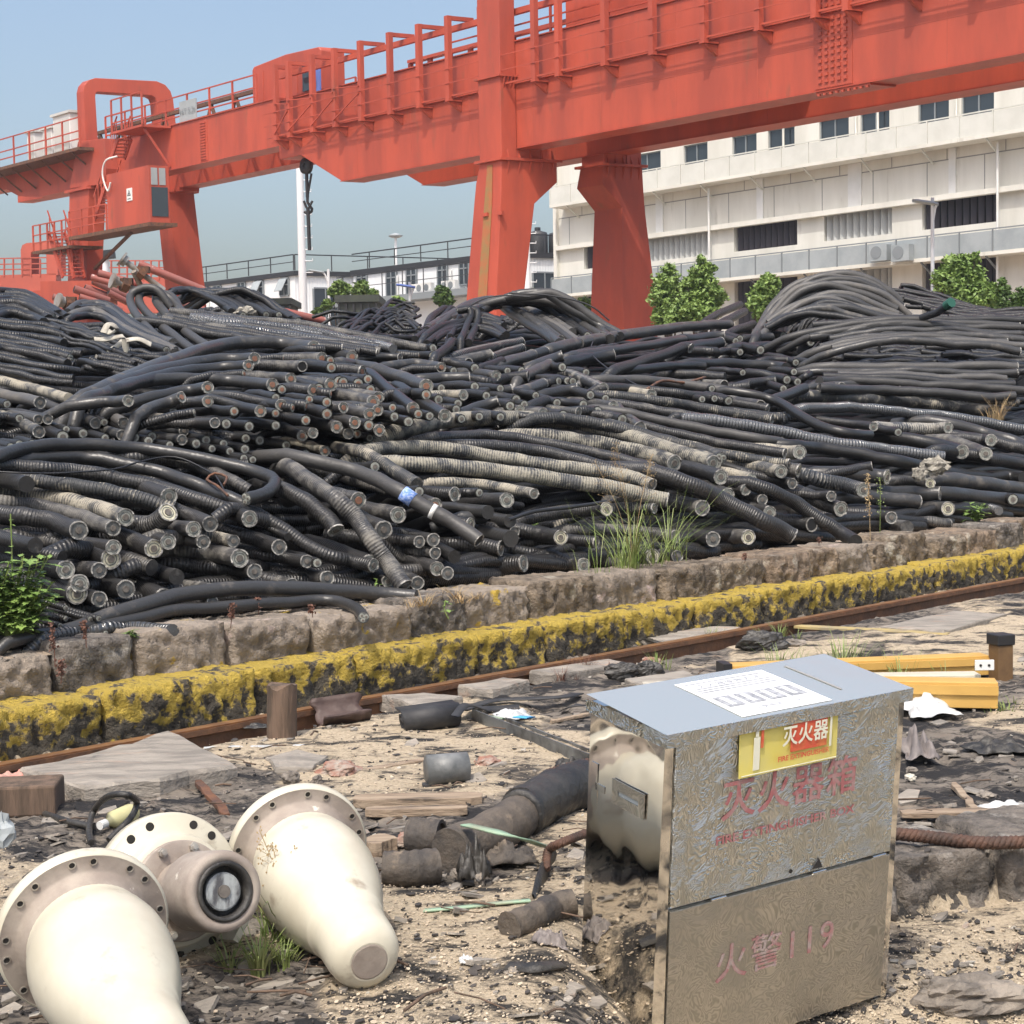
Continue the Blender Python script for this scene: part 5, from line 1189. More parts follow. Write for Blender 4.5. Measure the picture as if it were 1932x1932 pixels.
tag(mb.build('heap_shade_filler', MT['dark']), 'black filler surface standing for the shade in the gaps of the cable heaps', 'cables', None, 'stuff')  # added black surface that stands for deep shade between the cables
# thin tie wires and straps
for pts, d, k, lab in (
 ([(430, 940), (412, 905), (395, 890), (330, 862), (260, 872), (215, 885), (100, 893), (-10, 890)], 3.5, None, 'thin black tie wire draped across the front left cables'),
 ([(430, 935), (408, 915), (390, 905), (405, 893), (428, 900), (422, 915)], 5, None, 'rusty twisted wire loop hanging above the hooked cable end'),
 ([(155, 750), (220, 730), (320, 690), (400, 645), (455, 637)], 4, None, 'dark strap tying the copper ended stack at its back'),
 ([(1740, 600), (1700, 630), (1660, 668), (1625, 680), (1640, 640), (1700, 612)], 3, None, 'looped black wire over the flat right bundle'),
 ([(1520, 672), (1550, 640), (1585, 605)], 3, None, 'thin black wire slanting over the left of the flat right bundle'),
 ([(1000, 560), (940, 558), (890, 575), (850, 620), (840, 650)], 3, 20, 'thin black wire hanging down the left of the arching heap'),
 ([(960, 553), (1040, 558), (1110, 575), (1150, 605)], 3, 20.5, 'thin black wire across the top of the arching heap'),
 ([(1220, 735), (1250, 718), (1290, 722), (1330, 712)], 5, None, 'rusty wire twist lying on the middle grey cables'),
 ([(960, 980), (1010, 965), (1090, 955), (1160, 944)], 7, None, 'black wire rope lying behind the tall grass tuft'),
 ([(1120, 640), (1115, 665), (1140, 690), (1180, 715), (1230, 740)], 3, None, 'thin black wire looping down right of the middle stack')):
    c = dict(path=pts, d=d, kmax=k or 60, end='n', ramp=0, lift=.22, region=R1); p3, r = build_path(c)
    mb = MB(); mb.tube(p3, r, 6); tag(mb.build('tie_wire', MT['rust'] if 'rusty' in lab else MT['black']), lab, 'wire', 'wires on the heaps')
def ribbon(mb, pts, w, up, th=.004):
    p = cr(pts, 24); vs = []
    for i, q in enumerate(p):
        t_ = (p[min(i+1, len(p)-1)]-p[max(i-1, 0)]).normalized(); x = t_.cross(V(up)).normalized(); y = x.cross(t_)
        vs += [q+x*w/2+y*th, q-x*w/2+y*th, q-x*w/2-y*th, q+x*w/2-y*th]
    mb.add(vs, [(i*4+j, i*4+(j+1) % 4, i*4+4+(j+1) % 4, i*4+4+j) for i in range(len(p)-1) for j in range(4)], True)
K0 = hs(220, 660, 15.5)-.45
for pts, lab in (([(178, 640), (200, 640), (230, 634), (238, 640)], 'flat cream webbing strap lying across the black tangle'), ([(195, 628), (205, 612), (220, 618), (210, 628), (198, 622)], 'curled cream webbing strap at the top of the tangle'), ([(236, 640), (236, 665), (222, 678), (208, 664), (222, 652), (234, 642)], 'looped cream webbing strap hanging in the black tangle'), ([(180, 672), (190, 682), (205, 682)], 'short cream webbing end below the looped strap'), ([(238, 642), (262, 640), (285, 650)], 'thin cream strap tail pointing right')):
    mb = MB(); ribbon(mb, [at(u, v, K0+.04*i) for i, (u, v) in enumerate(pts)], .058, (0, -.6, .8)); tag(mb.build('webbing_strap', MT['webbing']), lab, 'strap', 'cream webbing straps')
def crumple(name, m, u, v, k, su, sv, seed, label, cat, base=None, group=None, n_=26, dep=.6):
    """a crumpled scrap: noisy lump with folded facets"""
    rnd = random.Random(seed); c = at(u, v, k); mb = MB(); rings = []; w, h = su*k/FPX/2, sv*k/FPX/2
    for i in range(9):
        ph = math.pi*(i+.5)/9; R_ = []
        for j in range(16):
            th = 2*math.pi*j/16; d = V((math.sin(ph)*math.cos(th), math.sin(ph)*math.sin(th), math.cos(ph))); q = 1+.55*noise.noise(d*2.2+V((seed, 0, 0)))+.3*noise.noise(d*6+V((0, seed, 0)))
            p = c+V((d.x*w*q, d.y*w*dep*q, d.z*h*q)); R_.append(p)
        rings.append(R_[::-1])
    mb.loft(rings); o = mb.build(name, m); return tag(o, label, cat, group)
TW = mat('torn_grey_wrapping', (.36, .335, .28), (.12, .11, .095), 22, .9)
crumple('torn_wrapping', TW, 462, 590, 16.6, 40, 22, 3, 'torn cream webbing scrap on the back slope of the looped heap', 'rag')
crumple('torn_wrapping', TW, 1765, 880, hs(1765, 880)-.3, 50, 34, 8, 'ragged cream torn wrapping at the end of the shiny right cable', 'rag')
crumple('torn_wrapping', TW, 1735, 895, hs(1735, 895)-.25, 28, 26, 13, 'small ragged cream wrapping left of the bigger torn wrapping', 'rag')
mb = MB(); p_ = [at(1738, 600, 21.4), at(1768, 590, 21.2), at(1786, 577, 21)]; mb.tube(p_, .055, 8); o = mb.build('capped_plug', MT['black']); tag(o, 'black plug with green tip sticking up over the flat right bundle', 'plug')
mb = MB(); mb.tube([p_[2], p_[2]+(p_[2]-p_[1])*.5], .07, 10); mb.build('green_cap', mat('dark_green_cap', (.02, .09, .06), None, rough=.4), o)
# faded red pipes and poles behind the left heap
pk = 'faded red pipes behind the left heap'
for i, (a, b2, r, lab) in enumerate((((172, 523), (385, 585), .1, 'faded red pipe behind the upright metal poles'), ((262, 498), (385, 548), .12, 'longest faded red pipe slanting down right to the crane leg'), ((175, 530), (240, 560), .11, 'short faded red pipe left of the metal fittings'), ((185, 515), (290, 545), .11, 'faded red pipe just below the girder of the far crane'), ((140, 545), (205, 568), .12, 'lowest faded red pipe at the far left of the pile'), ((160, 543), (220, 566), .12, 'faded red pipe next to the lowest one'), ((100, 560), (190, 585), .1, 'faded red pipe half buried under the left coils'), ((150, 560), (230, 585), .1, 'faded red pipe lying just above the grey loops'), ((205, 552), (255, 578), .1, 'stubby faded red pipe right above the grey loops'), ((520, 585), (612, 606), .1, 'long faded red pipe end sticking out right of the looped heap'))):
    k = 22+(i % 3)*.4 if i < 9 else 18.5; mb = MB(); mb.tube([at(*a, k), at((a[0]+b2[0])/2, (a[1]+b2[1])/2, k+.1), at(*b2, k+.25)], r*.5, 12); o = mb.build('red_pipe', MT['pink']); tag(o, lab, 'pipe', pk)
    P, d_ = at(*a, k), (at(*a, k)-at(*b2, k+.25)).normalized(); mb = MB(); mb.disc(P, d_, r*.38, .004); mb.build('bore', MT['dark'], o)
for a, b2, lab, hd in (((232, 490), (310, 548), 'upright weathered metal pole with flange head against the sky', True), ((252, 512), (268, 545), 'short pale metal prop under the flanged pole', False), ((214, 530), (262, 548), 'weathered metal pole with fittings among the red pipes', True), ((112, 568), (150, 580), 'pale metal pole end low among the red pipes', True)):
    p0, p1 = at(*a, 21.5), at(*b2, 21.7); t = thing('metal_pole', p1, lab, 'pole', 'metal poles among the red pipes'); mb = MB(); mb.tube([p0, p1], .04, 10); mb.build('shaft', MT['steel'], t); d_ = (p0-p1).normalized()
    if hd:
        mb = MB(); mb.disc(p0, d_, .11, .03, 20); mb.disc(p0-d_*.06, d_, .08, .06, 14); mb.build('flange', MT['steel'], t)
        mb = MB(); mb.lathe([(-.05, .1), (.05, .1)], p0.lerp(p1, .45), d_, 8, False); mb.box(p0.lerp(p1, .45)+Z_*.05, (.22, .1, .09)); mb.build('clamp', MT['rust'], t)
# ------------------------------------------------------------------ cream cable terminations
gt = 'cream cable terminations'
PROF_T = [(.012, .168), (.03, .160), (.055, .154), (.075, .154), (.10, .163), (.15, .171), (.21, .172), (.28, .163), (.35, .146), (.41, .126), (.455, .112), (.474, .108), (.478, .103), (.52, .101), (.585, .100), (.62, .096), (.643, .086), (.656, .07), (.662, .054)]
def ring_disc(o, ax, r0, r1, h0, h1, n=48): mb = MB(); mb.lathe([(h0, r0), (h0, r1), (h1, r1), (h1, r0)], o, ax, n, False); return mb
def frame_of(ax): x = ax.cross(Z_).normalized(); return x, x.cross(ax)
def termination(F, T, label, hole_seed, nh=14, rf=.212):
    ax = (T-F).normalized(); Ls = (T-F).length/.662; t = thing('cable_termination', V((F.x, F.y, zg(F.x, F.y))), label, 'cable termination', gt)
    mb = MB(); mb.lathe([(h*Ls, r) for h, r in PROF_T if h > .05], F, ax, 56); mb.build('insulator_body', MT['cream'], t)
    mb = MB(); mb.lathe([(-.03, rf-.012), (-.028, rf-.003), (-.022, rf), (.006, rf), (.012, rf-.006)], F, ax, 64); fl = mb.build('flange', MT['cream'], t)
    mb = MB(); mb.lathe([(.0121, rf-.007), (.0125, .172), (.02, .166), (.035, .16), (.06*Ls, .1535)], F, ax, 64); mb.build('flange_face', MT['seal'], fl)
    mb = MB(); mb.lathe([(-.16, .02), (-.155, .08), (-.13, .125), (-.09, .15), (-.03, .16)], F, ax, 40); mb.build('rear_dome', MT['seal'], t)
    x, y = frame_of(ax)
    for i in range(nh):
        a = 2*math.pi*(i+.3*(i % 2))/nh+hole_seed; P = F+(x*math.cos(a)+y*math.sin(a))*(rf-.022)
        mb = MB(); mb.lathe([(.0126, .0075), (.0126, .0105), (.0145, .0105), (.0145, .0075)], P, ax, 12, False); b_ = mb.build('bolt_hole', MT['bolt'], fl); mb = MB(); mb.disc(P+ax*.012, ax, .0078, .0012, 12); mb.build('hole_bottom', MT['hole'], fl)
    mb = MB(); mb.lathe([(.6625*Ls, .05), (.664*Ls, .046), (.6645*Ls, .001)], F, ax, 24, False); mb.build('end_plate', MT['seal'], t); return t
F3, T3 = at(563, 1608, 4.66), at(697, 1815, 4.05)
termination(F3, T3, 'cream bell shaped termination lying furthest right with its round nose on the sawdust', .2)
F1, T1 = at(158, 1758, 3.92), at(300, 2012, 3.36)
termination(F1, T1, 'cream bell shaped termination at the bottom left corner with its bolt flange nearest us', .1, 16, .216)
Fm, Tm = at(322, 1680, 4.38), at(425, 1682, 4.10); ax = (Tm-Fm).normalized(); Lm = (Tm-Fm).length
t = thing('cable_termination', V((Fm.x, Fm.y, zg(Fm.x, Fm.y))), 'stubby cream and grey termination between the two bells showing its open cut core', 'cable termination', gt)
mb = MB(); mb.lathe([(-.16, .1), (-.15, .15), (-.06, .165), (-.05, .20), (-.04, .217), (.0, .217), (.008, .21), (.012, .165), (.05, .155), (.06, .15), (.062, .118)], Fm, ax, 64); fl = mb.build('flange_body', MT['cream'], t)
x, y = frame_of(ax)
for i in range(12):
    a = 2*math.pi*(i+.35*(i % 2))/12+.3; P = Fm+(x*math.cos(a)+y*math.sin(a))*.190; mb = MB(); mb.disc(P+ax*.0075, ax, .0125, .0035, 14); mb.build('bolt_hole', MT['hole'], fl)
mb = MB(); mb.lathe([(.0625, .138), (.078, .138), (.080, .134), (.081, .095)], Fm, ax, 48); gp_ = mb.build('clamp_plate', MT['seal'], t)
for i in range(8):
    a = 2*math.pi*(i+.5)/8; P = Fm+(x*math.cos(a)+y*math.sin(a))*.122; mb = MB(); mb.lathe([(.081, .013), (.094, .013), (.094, .008), (.10, .008)], P, ax, 6, False); mb.build('bolt', MT['bolt'], gp_)
mb = MB(); mb.lathe([(.08, .082), (.10, .082), (.16, .084), (.175, .10), (.185, .107), (Lm-.02, .107), (Lm, .103), (Lm, .078), (Lm-.05, .076)], Fm, ax, 56); ns = mb.build('nose_sleeve', MT['seal'], t)
mb = MB(); mb.lathe([(Lm-.03, .079), (Lm+.003, .079), (Lm+.006, .074), (Lm+.003, .066), (Lm-.03, .064)], Fm, ax, 40); mb.build('black_seal', MT['tarblk'], ns)
mb = MB(); mb.disc(Fm+ax*(Lm-.04), ax, .066, .004, 40); mb.build('cavity', MT['hole'], ns)
mb = MB(); mb.lathe([(Lm-.035, .05), (Lm-.012, .05), (Lm-.010, .046), (Lm-.010, .001)], Fm, ax, 32, False); ci = mb.build('insulation', mat('smeared_grey_insulation', (.34, .36, .36), (.08, .08, .085), 16, .5, .2, 40, stretch=(3, .6, 1)), ns)
mb = MB(); mb.disc(Fm+ax*(Lm-.010), ax, .017, .006, 18); mb.build('conductor', MT['core'], ci)
br = Fm+ax*.17+x*-.105+y*-.03; mb = MB(); mb.box(br, (.055, .11, .06), (x, ax, y)); mb.build('bracket', MT['seal'], t, .004); mb = MB(); mb.box(br-x*.035+ax*.02, (.012, .06, .07), (x, ax, y)); mb.build('terminal_plate', MT['rubber'], t)
mb = MB(); mb.box(Fm+ax*.1-x*.13-y*.13, (.018, .1, .075), ((x+y*.8).normalized(), ax, (y-x*.8).normalized())); mb.build('lug', MT['cream'], t)

# ------------------------------------------------------------------ steel extinguisher box
rz, rx, ry = .551, .117, -.033
RM = Matrix.Rotation(rz, 3, 'Z') @ Matrix.Rotation(rx, 3, 'X') @ Matrix.Rotation(ry, 3, 'Y')
BX, BY, BZ = RM @ V((1, 0, 0)), RM @ V((0, 1, 0)), RM @ V((0, 0, 1))
O = V((.385, 3.956, .674)); BW, BD, BM, BH = .852, .338, .487, .945
def steel(name, col, rough, wave=0.0, ws=14.0, dist=9.0, bd=.004, dirt=None):
    m = bpy.data.materials.new(name); m.use_nodes = True; n = m.node_tree.nodes; L = m.node_tree.links; P = n['Principled BSDF']
    P.inputs['Metallic'].default_value = 1; P.inputs['Roughness'].default_value = rough; P.inputs['Base Color'].default_value = (*col, 1)
    g = n.new('ShaderNodeNewGeometry')
    t = n.new('ShaderNodeTexNoise'); t.inputs['Scale'].default_value = 6; t.inputs['Detail'].default_value = 6; L.new(g.outputs['Position'], t.inputs['Vector'])
    if dirt:
        mr = n.new('ShaderNodeMapRange'); mr.inputs[1].default_value = .42; mr.inputs[2].default_value = .68; L.new(t.outputs['Fac'], mr.inputs[0])
        mx = n.new('ShaderNodeMix'); mx.data_type = 'RGBA'; L.new(mr.outputs[0], mx.inputs['Factor']); mx.inputs[6].default_value = (*col, 1); mx.inputs[7].default_value = (*dirt, 1); L.new(mx.outputs[2], P.inputs['Base Color'])
        r2 = n.new('ShaderNodeMapRange'); r2.inputs[3].default_value = rough; r2.inputs[4].default_value = rough+.15; L.new(mr.outputs[0], r2.inputs[0]); L.new(r2.outputs[0], P.inputs['Roughness'])
    if wave:
        # engine-turned swirls: distorted rings around scattered centres
        vo = n.new('ShaderNodeTexVoronoi'); vo.inputs['Scale'].default_value = ws; L.new(g.outputs['Position'], vo.inputs['Vector'])
        n2 = n.new('ShaderNodeTexNoise'); n2.inputs['Scale'].default_value = ws*1.4; n2.inputs['Detail'].default_value = 2; n2.inputs['Distortion'].default_value = 2.2; L.new(g.outputs['Position'], n2.inputs['Vector'])
        ad = n.new('ShaderNodeMath'); ad.operation = 'MULTIPLY_ADD'; L.new(vo.outputs['Distance'], ad.inputs[0]); ad.inputs[1].default_value = .55; L.new(n2.outputs['Fac'], ad.inputs[2])
        mu = n.new('ShaderNodeMath'); mu.operation = 'MULTIPLY'; L.new(ad.outputs[0], mu.inputs[0]); mu.inputs[1].default_value = 85.0
        s_ = n.new('ShaderNodeMath'); s_.operation = 'SINE'; L.new(mu.outputs[0], s_.inputs[0])
        lm = n.new('ShaderNodeMapRange'); lm.inputs[1].default_value = -.6; lm.inputs[2].default_value = .9; L.new(s_.outputs[0], lm.inputs[0])
        lx = n.new('ShaderNodeMix'); lx.data_type = 'RGBA'; L.new(lm.outputs[0], lx.inputs['Factor']); L.new(mx.outputs[2], lx.inputs[6]); lx.inputs[7].default_value = (col[0]*.70, col[1]*.71, col[2]*.70, 1); L.new(lx.outputs[2], P.inputs['Base Color'])  # light and dark reflections of the swirls painted into the base colour
        b = n.new('ShaderNodeBump'); b.inputs['Strength'].default_value = wave; b.inputs['Distance'].default_value = bd; L.new(s_.outputs[0], b.inputs['Height']); L.new(b.outputs[0], P.inputs['Normal'])
    else:
        t3 = n.new('ShaderNodeTexNoise'); t3.inputs['Scale'].default_value = 5; L.new(g.outputs['Position'], t3.inputs['Vector'])
        b = n.new('ShaderNodeBump'); b.inputs['Strength'].default_value = .12; b.inputs['Distance'].default_value = .02; L.new(t3.outputs['Fac'], b.inputs['Height']); L.new(b.outputs[0], P.inputs['Normal'])
    return m
m_sw = steel('swirled_stainless', (.72, .73, .70), .25, .45, 7, 9, .003, (.56, .56, .53)); m_mir = steel('mirror_stainless', (.66, .64, .60), .045); m_lid = steel('lid_stainless', (.70, .72, .67), .2); m_lid.node_tree.nodes['Principled BSDF'].inputs['Metallic'].default_value = .72; m_low = steel('swirled_stainless_dusty', (.57, .555, .52), .30, .25, 6, 9, .002, (.43, .41, .37))
def bpnt(x_, y_, z_): return O+BX*x_+BY*y_+BZ*z_
bot = bpnt(BW/2, BD/2, -BH)
ex = thing('extinguisher_box', bot, 'stainless steel fire extinguisher box with yellow sticker and faded pink lettering', 'extinguisher box')
def bb(mb, x0, x1, y0, y1, z0, z1): return mb.box(bpnt((x0+x1)/2, (y0+y1)/2, (z0+z1)/2), (x1-x0, y1-y0, z1-z0), (BX, BY, BZ))
mb = MB(); nn_ = 18                                                   # mirror side, slightly dented
vs = []
for i in range(nn_+1):
    for j in range(nn_+1):
        yy, zz = .002+(BD-.004)*i/nn_, -.012-(BH-.014)*j/nn_
        e = min(i, nn_-i, j, nn_-j)/nn_; dn = .014*j/nn_ + .0015*sm(e, 0, .2)*noise.noise(V((yy*7, zz*5, 2))) - .007*math.exp(-((yy-.16)**2+(zz+.42)**2)/.0016)*.35 - .004*math.exp(-((yy-.1)**2+(zz+.46)**2)/.0009)*.6
        vs.append(bpnt(-.001+dn*-1, yy, zz))
mb.add(vs, [(i*(nn_+1)+j, i*(nn_+1)+j+1, (i+1)*(nn_+1)+j+1, (i+1)*(nn_+1)+j) for i in range(nn_) for j in range(nn_)], True)
side = mb.build('side_panel', m_mir, ex)
mb = MB(); bb(mb, .004, BW-.001, .012, BD, -BH, -.011); mb.build('body', m_mir, ex)
mb = MB(); mb.prism([bpnt(-.0015, -.002, -.0115), bpnt(.026, -.002, -.0115), bpnt(.026, -.002, -BH), bpnt(-.0165, -.002, -BH)], BY*.0135); bb(mb, BW-.022, BW, -.002, .0115, -BH, -.0115); bb(mb, .027, BW-.023, .006, .0115, -BH+.001, -.0115); mb.build('front_frame', m_mir, ex)
mb = MB(); bb(mb, .030, BW-.026, -.008, .005, -BM+.004, -.022); up = mb.build('upper_door', m_sw, ex, .002)
mb = MB(); bb(mb, .030, BW-.026, -.008, .005, -BH+.012, -BM-.006); lo_ = mb.build('lower_door', m_low, ex, .002)
def lz_(x_, y_): i = (x_+.012)/(BW+.024); j = (y_+.022)/(BD+.03); return .004+.012*j+.0015*math.sin(math.pi*i*.8+.4)*math.sin(math.pi*j)
# lid: sheet with a lip, a touch warped
mb = MB(); nx_, ny_ = 16, 8; vs = []
for i in range(nx_+1):
    for j in range(ny_+1):
        xx, yy = -.012+(BW+.024)*i/nx_, -.022+(BD+.03)*j/ny_
        vs.append(bpnt(xx, yy, lz_(xx, yy)))
mb.add(vs, [(i*(ny_+1)+j, (i+1)*(ny_+1)+j, (i+1)*(ny_+1)+j+1, i*(ny_+1)+j+1) for i in range(nx_) for j in range(ny_)], True)
lid = mb.build('lid', m_lid, ex)
mb = MB(); bb(mb, -.012, BW+.012, -.0225, -.0205, -.032, .0045); bb(mb, -.0125, -.0105, -.0202, BD+.008, -.032, .0045); bb(mb, BW+.0105, BW+.0125, -.0202, BD+.008, -.032, .0045); mb.build('lid_lip', m_sw, lid)
mb = MB(); bb(mb, -.0095, BW+.0095, -.02, BD+.007, -.010, -.006); mb.build('lid_underside', m_mir, lid)
# side handle plate with slot
hy0, hy1, hz0, hz1 = .07, .215, -.255, -.185
mb = MB(); bb(mb, -.010, -.006, hy0, hy1, hz0, hz0+.028); bb(mb, -.010, -.006, hy0, hy1, hz1-.028, hz1); bb(mb, -.010, -.006, hy0, hy0+.025, hz0+.028, hz1-.028); bb(mb, -.010, -.006, hy1-.025, hy1, hz0+.028, hz1-.028)
hd = mb.build('handle', m_low, ex); mb = MB(); bb(mb, -.0045, -.003, hy0+.02, hy1-.02, hz0+.02, hz1-.02); mb.build('handle_slot', MT['mesh'], hd)
mb = MB(); bb(mb, -.006, -.003, .255, .30, -.245, -.225); bb(mb, -.006, -.003, .29, .32, -.30, -.17); mb.build('hasp', m_mir, ex)
for xx in (.19, .55, .78):
    mb = MB(); mb.tube([bpnt(xx-.025, -.010, -BM-.001), bpnt(xx+.025, -.010, -BM-.001)], .004, 8); mb.build('hinge', m_mir, lo_)
mb = MB(); mb.prism([bpnt(.52, -.0085, -BM+.012), bpnt(.56, -.0085, -BM+.012), bpnt(.545, -.0085, -BM+.042)], -BY*.004); mb.build('latch', MT['black'], up)
mb = MB(); mb.disc(bpnt(.445, -.008, -BM+.022), -BY, .006, .002, 12); mb.build('lock_hole', MT['hole'], up)
for xx in (.0, BW-.06):
    for yy in (.0, BD-.05):
        mb = MB(); bb(mb, xx+.003, xx+.006, yy, yy+.05, -BH-.05, -BH-.001); bb(mb, xx+.006, xx+.055, yy, yy+.003, -BH-.05, -BH-.001); mb.build('foot', m_low, ex)
m_pk = mat('faded_pink_lettering', (.36, .125, .13), (.38, .25, .24), 30, .5, lo=.44, hi=.62)
mN = MT
text('灭火器箱', .118, bpnt(.432, -.0085, -.225), BX, BZ, m_pk, 'lettering', up, .0008, 1.08, thick=.0016, width=.485)
text('FIRE EXTINGUISHER BOX', .034, bpnt(.422, -.0085, -.325), BX, BZ, m_pk, 'lettering', up, .0008, 1, thick=.0008, width=.50)
m_pk2 = mat('fainter_pink_lettering', (.33, .16, .155), (.36, .29, .27), 30, .5, lo=.4, hi=.6)
text('火警119', .115, bpnt(.405, -.0085, -BM-.205), BX, BZ, m_pk2, 'lettering', lo_, .0008, 1.1, thick=.0012, width=.43)
# yellow sticker
sx0, sx1, sz0, sz1 = .236, .588, -.158, -.020
m_y = mat('yellow_sticker', (.70, .60, .14), (.66, .58, .19), 8, .45)
mb = MB(); n_ = 12; vs = []
for i in range(n_+1):
    for j in range(5): vs.append(bpnt(sx0+(sx1-sx0)*i/n_, -.012-.004*(1-j/4)*(1+.6*math.sin(i*.9)), sz0+(sz1-sz0)*j/4))
mb.add(vs, [(i*5+j, (i+1)*5+j, (i+1)*5+j+1, i*5+j+1) for i in range(n_) for j in range(4)], True); stk = mb.build('sticker', m_y, up)
def sb_(x0, x1, z0, z1, m, nm, off=.0025):
    mb = MB(); bb(mb, sx0+(sx1-sx0)*x0, sx0+(sx1-sx0)*x1, -.0205-off, -.0190-off, sz0+(sz1-sz0)*z0, sz0+(sz1-sz0)*z1); return mb.build(nm, m, stk)
m_r = mat('sticker_red', (.62, .07, .05), (.66, .2, .07), 12, .5); m_w = mat('sticker_white', (.78, .77, .62), None, rough=.5)
sb_(.50, .87, .34, 1.0, m_r, 'red_patch', 0); sb_(.13, .19, .12, .78, m_w, 'extinguisher_symbol', 0); sb_(.145, .175, .79, .9, m_w, 'extinguisher_symbol', 0); sb_(.9, .92, .3, .95, m_w, 'arrow_symbol', 0); sb_(.2, .225, .55, .95, m_r, 'flame_symbol', 0)
sb_(.02, .98, .035, .05, m_w, 'border_line', 0)
text('灭火器', .060, bpnt(sx0+(sx1-sx0)*.64, -.0222, sz0+(sz1-sz0)*.66), BX, BZ, m_w, 'sticker_text', stk, .001, 1.05, thick=.0012, width=.165)
text('FIRE EXTINGUISHER', .020, bpnt(sx0+(sx1-sx0)*.63, -.0222, sz0+(sz1-sz0)*.24), BX, BZ, m_r, 'sticker_text', stk, .001, 1, thick=.0006, width=.185)
# notice sheet on the lid
lx0, lx1, ly0, ly1 = .255, .575, .0, .30
m_pp = mat('white_notice', (.74, .75, .76), (.68, .69, .70), 9, .5); m_gp = mat('grey_print', (.22, .23, .25), (.4, .41, .43), 60, .6)
def sheet(x0, x1, y0, y1, off, m, nm, par, n1=8, n2=8):
    mb = MB(); vs = [bpnt(x0+(x1-x0)*i/n1, y0+(y1-y0)*j/n2, lz_(x0+(x1-x0)*i/n1, y0+(y1-y0)*j/n2)+off) for i in range(n1+1) for j in range(n2+1)]
    mb.add(vs, [(i*(n2+1)+j, (i+1)*(n2+1)+j, (i+1)*(n2+1)+j+1, i*(n2+1)+j+1) for i in range(n1) for j in range(n2)], True); return mb.build(nm, m, par)
nt_ = sheet(lx0, lx1, ly0, ly1, .0015, m_pp, 'notice_sheet', lid)
for i in range(4): sheet(lx0+.02+i*.073, lx0+.078+i*.073, .075, .155, .0028, m_gp, 'pictogram', nt_, 3, 3); sheet(lx0+.035+i*.073, lx0+.052+i*.073, .085, .145, .0038, m_pp, 'pictogram_figure', nt_, 2, 3)
for yy in (.20, .215, .23, .275): sheet(lx0+.02, lx1-.02, yy, yy+.004, .0028, m_gp, 'print_line', nt_, 8, 1)
text('灭火器使用方法', .03, bpnt((lx0+lx1)/2, .25, lz_((lx0+lx1)/2, .25)+.0025), BX, BY, m_gp, 'notice_text', nt_, .001, 1.2)
text('火警电话：119', .022, bpnt((lx0+lx1)/2, .04, lz_((lx0+lx1)/2, .04)+.0025), BX, BY, m_gp, 'notice_text', nt_, .001, 1.2)
sheet(.66, .67, .06, .3, .0016, MT['seam'], 'scratch', lid, 2, 6)

# ------------------------------------------------------------------ debris on the ground
def lay(u, v, dz=0.0): return G(u, v, dz)
t = lay(534, 1392); mb = MB(); r_ = []
for j in range(13):
    R_ = []
    for q in range(18):
        a = 2*math.pi*q/18; rr = (.068+.010*noise.noise(V((math.cos(a)*1.5, math.sin(a)*1.5, j*.15))))*(1.05-.02*j/12)
        R_.append(t+V((rr*math.cos(a), rr*math.sin(a), -.05+.30*j/12+(.035*noise.noise(V((a, 3., 1.))) if j == 12 else 0))))
    r_.append(R_)
mb.loft(r_, True); o = mb.build('wooden_stump', MT['stump']); tag(o, 'upright dark wooden stump standing beside the rail', 'stump')
# curved brown shard
def shell(name, m, c, a0, a1, r, L, ax, label, cat, th=.012, group=None, wob=.02, n_=14, seed=1, ratio=1.0):
    ax = V(ax).normalized(); x = ax.cross(Z_).normalized(); y = x.cross(ax); vi = []; vo = []; m_ = 9; mb = MB()
    for i in range(m_+1):
        for j in range(n_+1):
            a = a0+(a1-a0)*j/n_; rr = r*(1+wob*4*noise.noise(V((i*.5+seed, j*.4, 0)))); e = (i/m_-.5)*L*(1+.25*noise.noise(V((j*.5, seed, 4.))))
            d = x*math.cos(a)+y*math.sin(a)*ratio; vo.append(c+ax*e+d*rr); vi.append(c+ax*e+d*(rr-th))
    W_ = n_+1; N = len(vo)
    fs = []
    for i in range(m_):
        for j in range(n_): k = i*W_+j; fs += [(k, k+1, k+W_+1, k+W_), (N+k, N+k+W_, N+k+W_+1, N+k+1)]
    for j in range(n_): fs += [(j, N+j, N+j+1, j+1), (m_*W_+j, m_*W_+j+1, N+m_*W_+j+1, N+m_*W_+j)]
    for i in range(m_): fs += [(i*W_, (i+1)*W_, N+(i+1)*W_, N+i*W_), (i*W_+n_, N+i*W_+n_, N+(i+1)*W_+n_, (i+1)*W_+n_)]
    mb.add(vo+vi, fs, True); return tag(mb.build(name, m), label, cat, group)
c = lay(645, 1362)+Z_*.12; shell('broken_shell', mat('brown_shell', (.055, .032, .026), (.08, .05, .042), 9, .6, .2), c, math.pi*1.02, math.pi*1.85, .13, .24, (.92, .35, .06), 'curved dark brown broken shell piece lying between the stump and rail', 'debris', .012, None, .03)
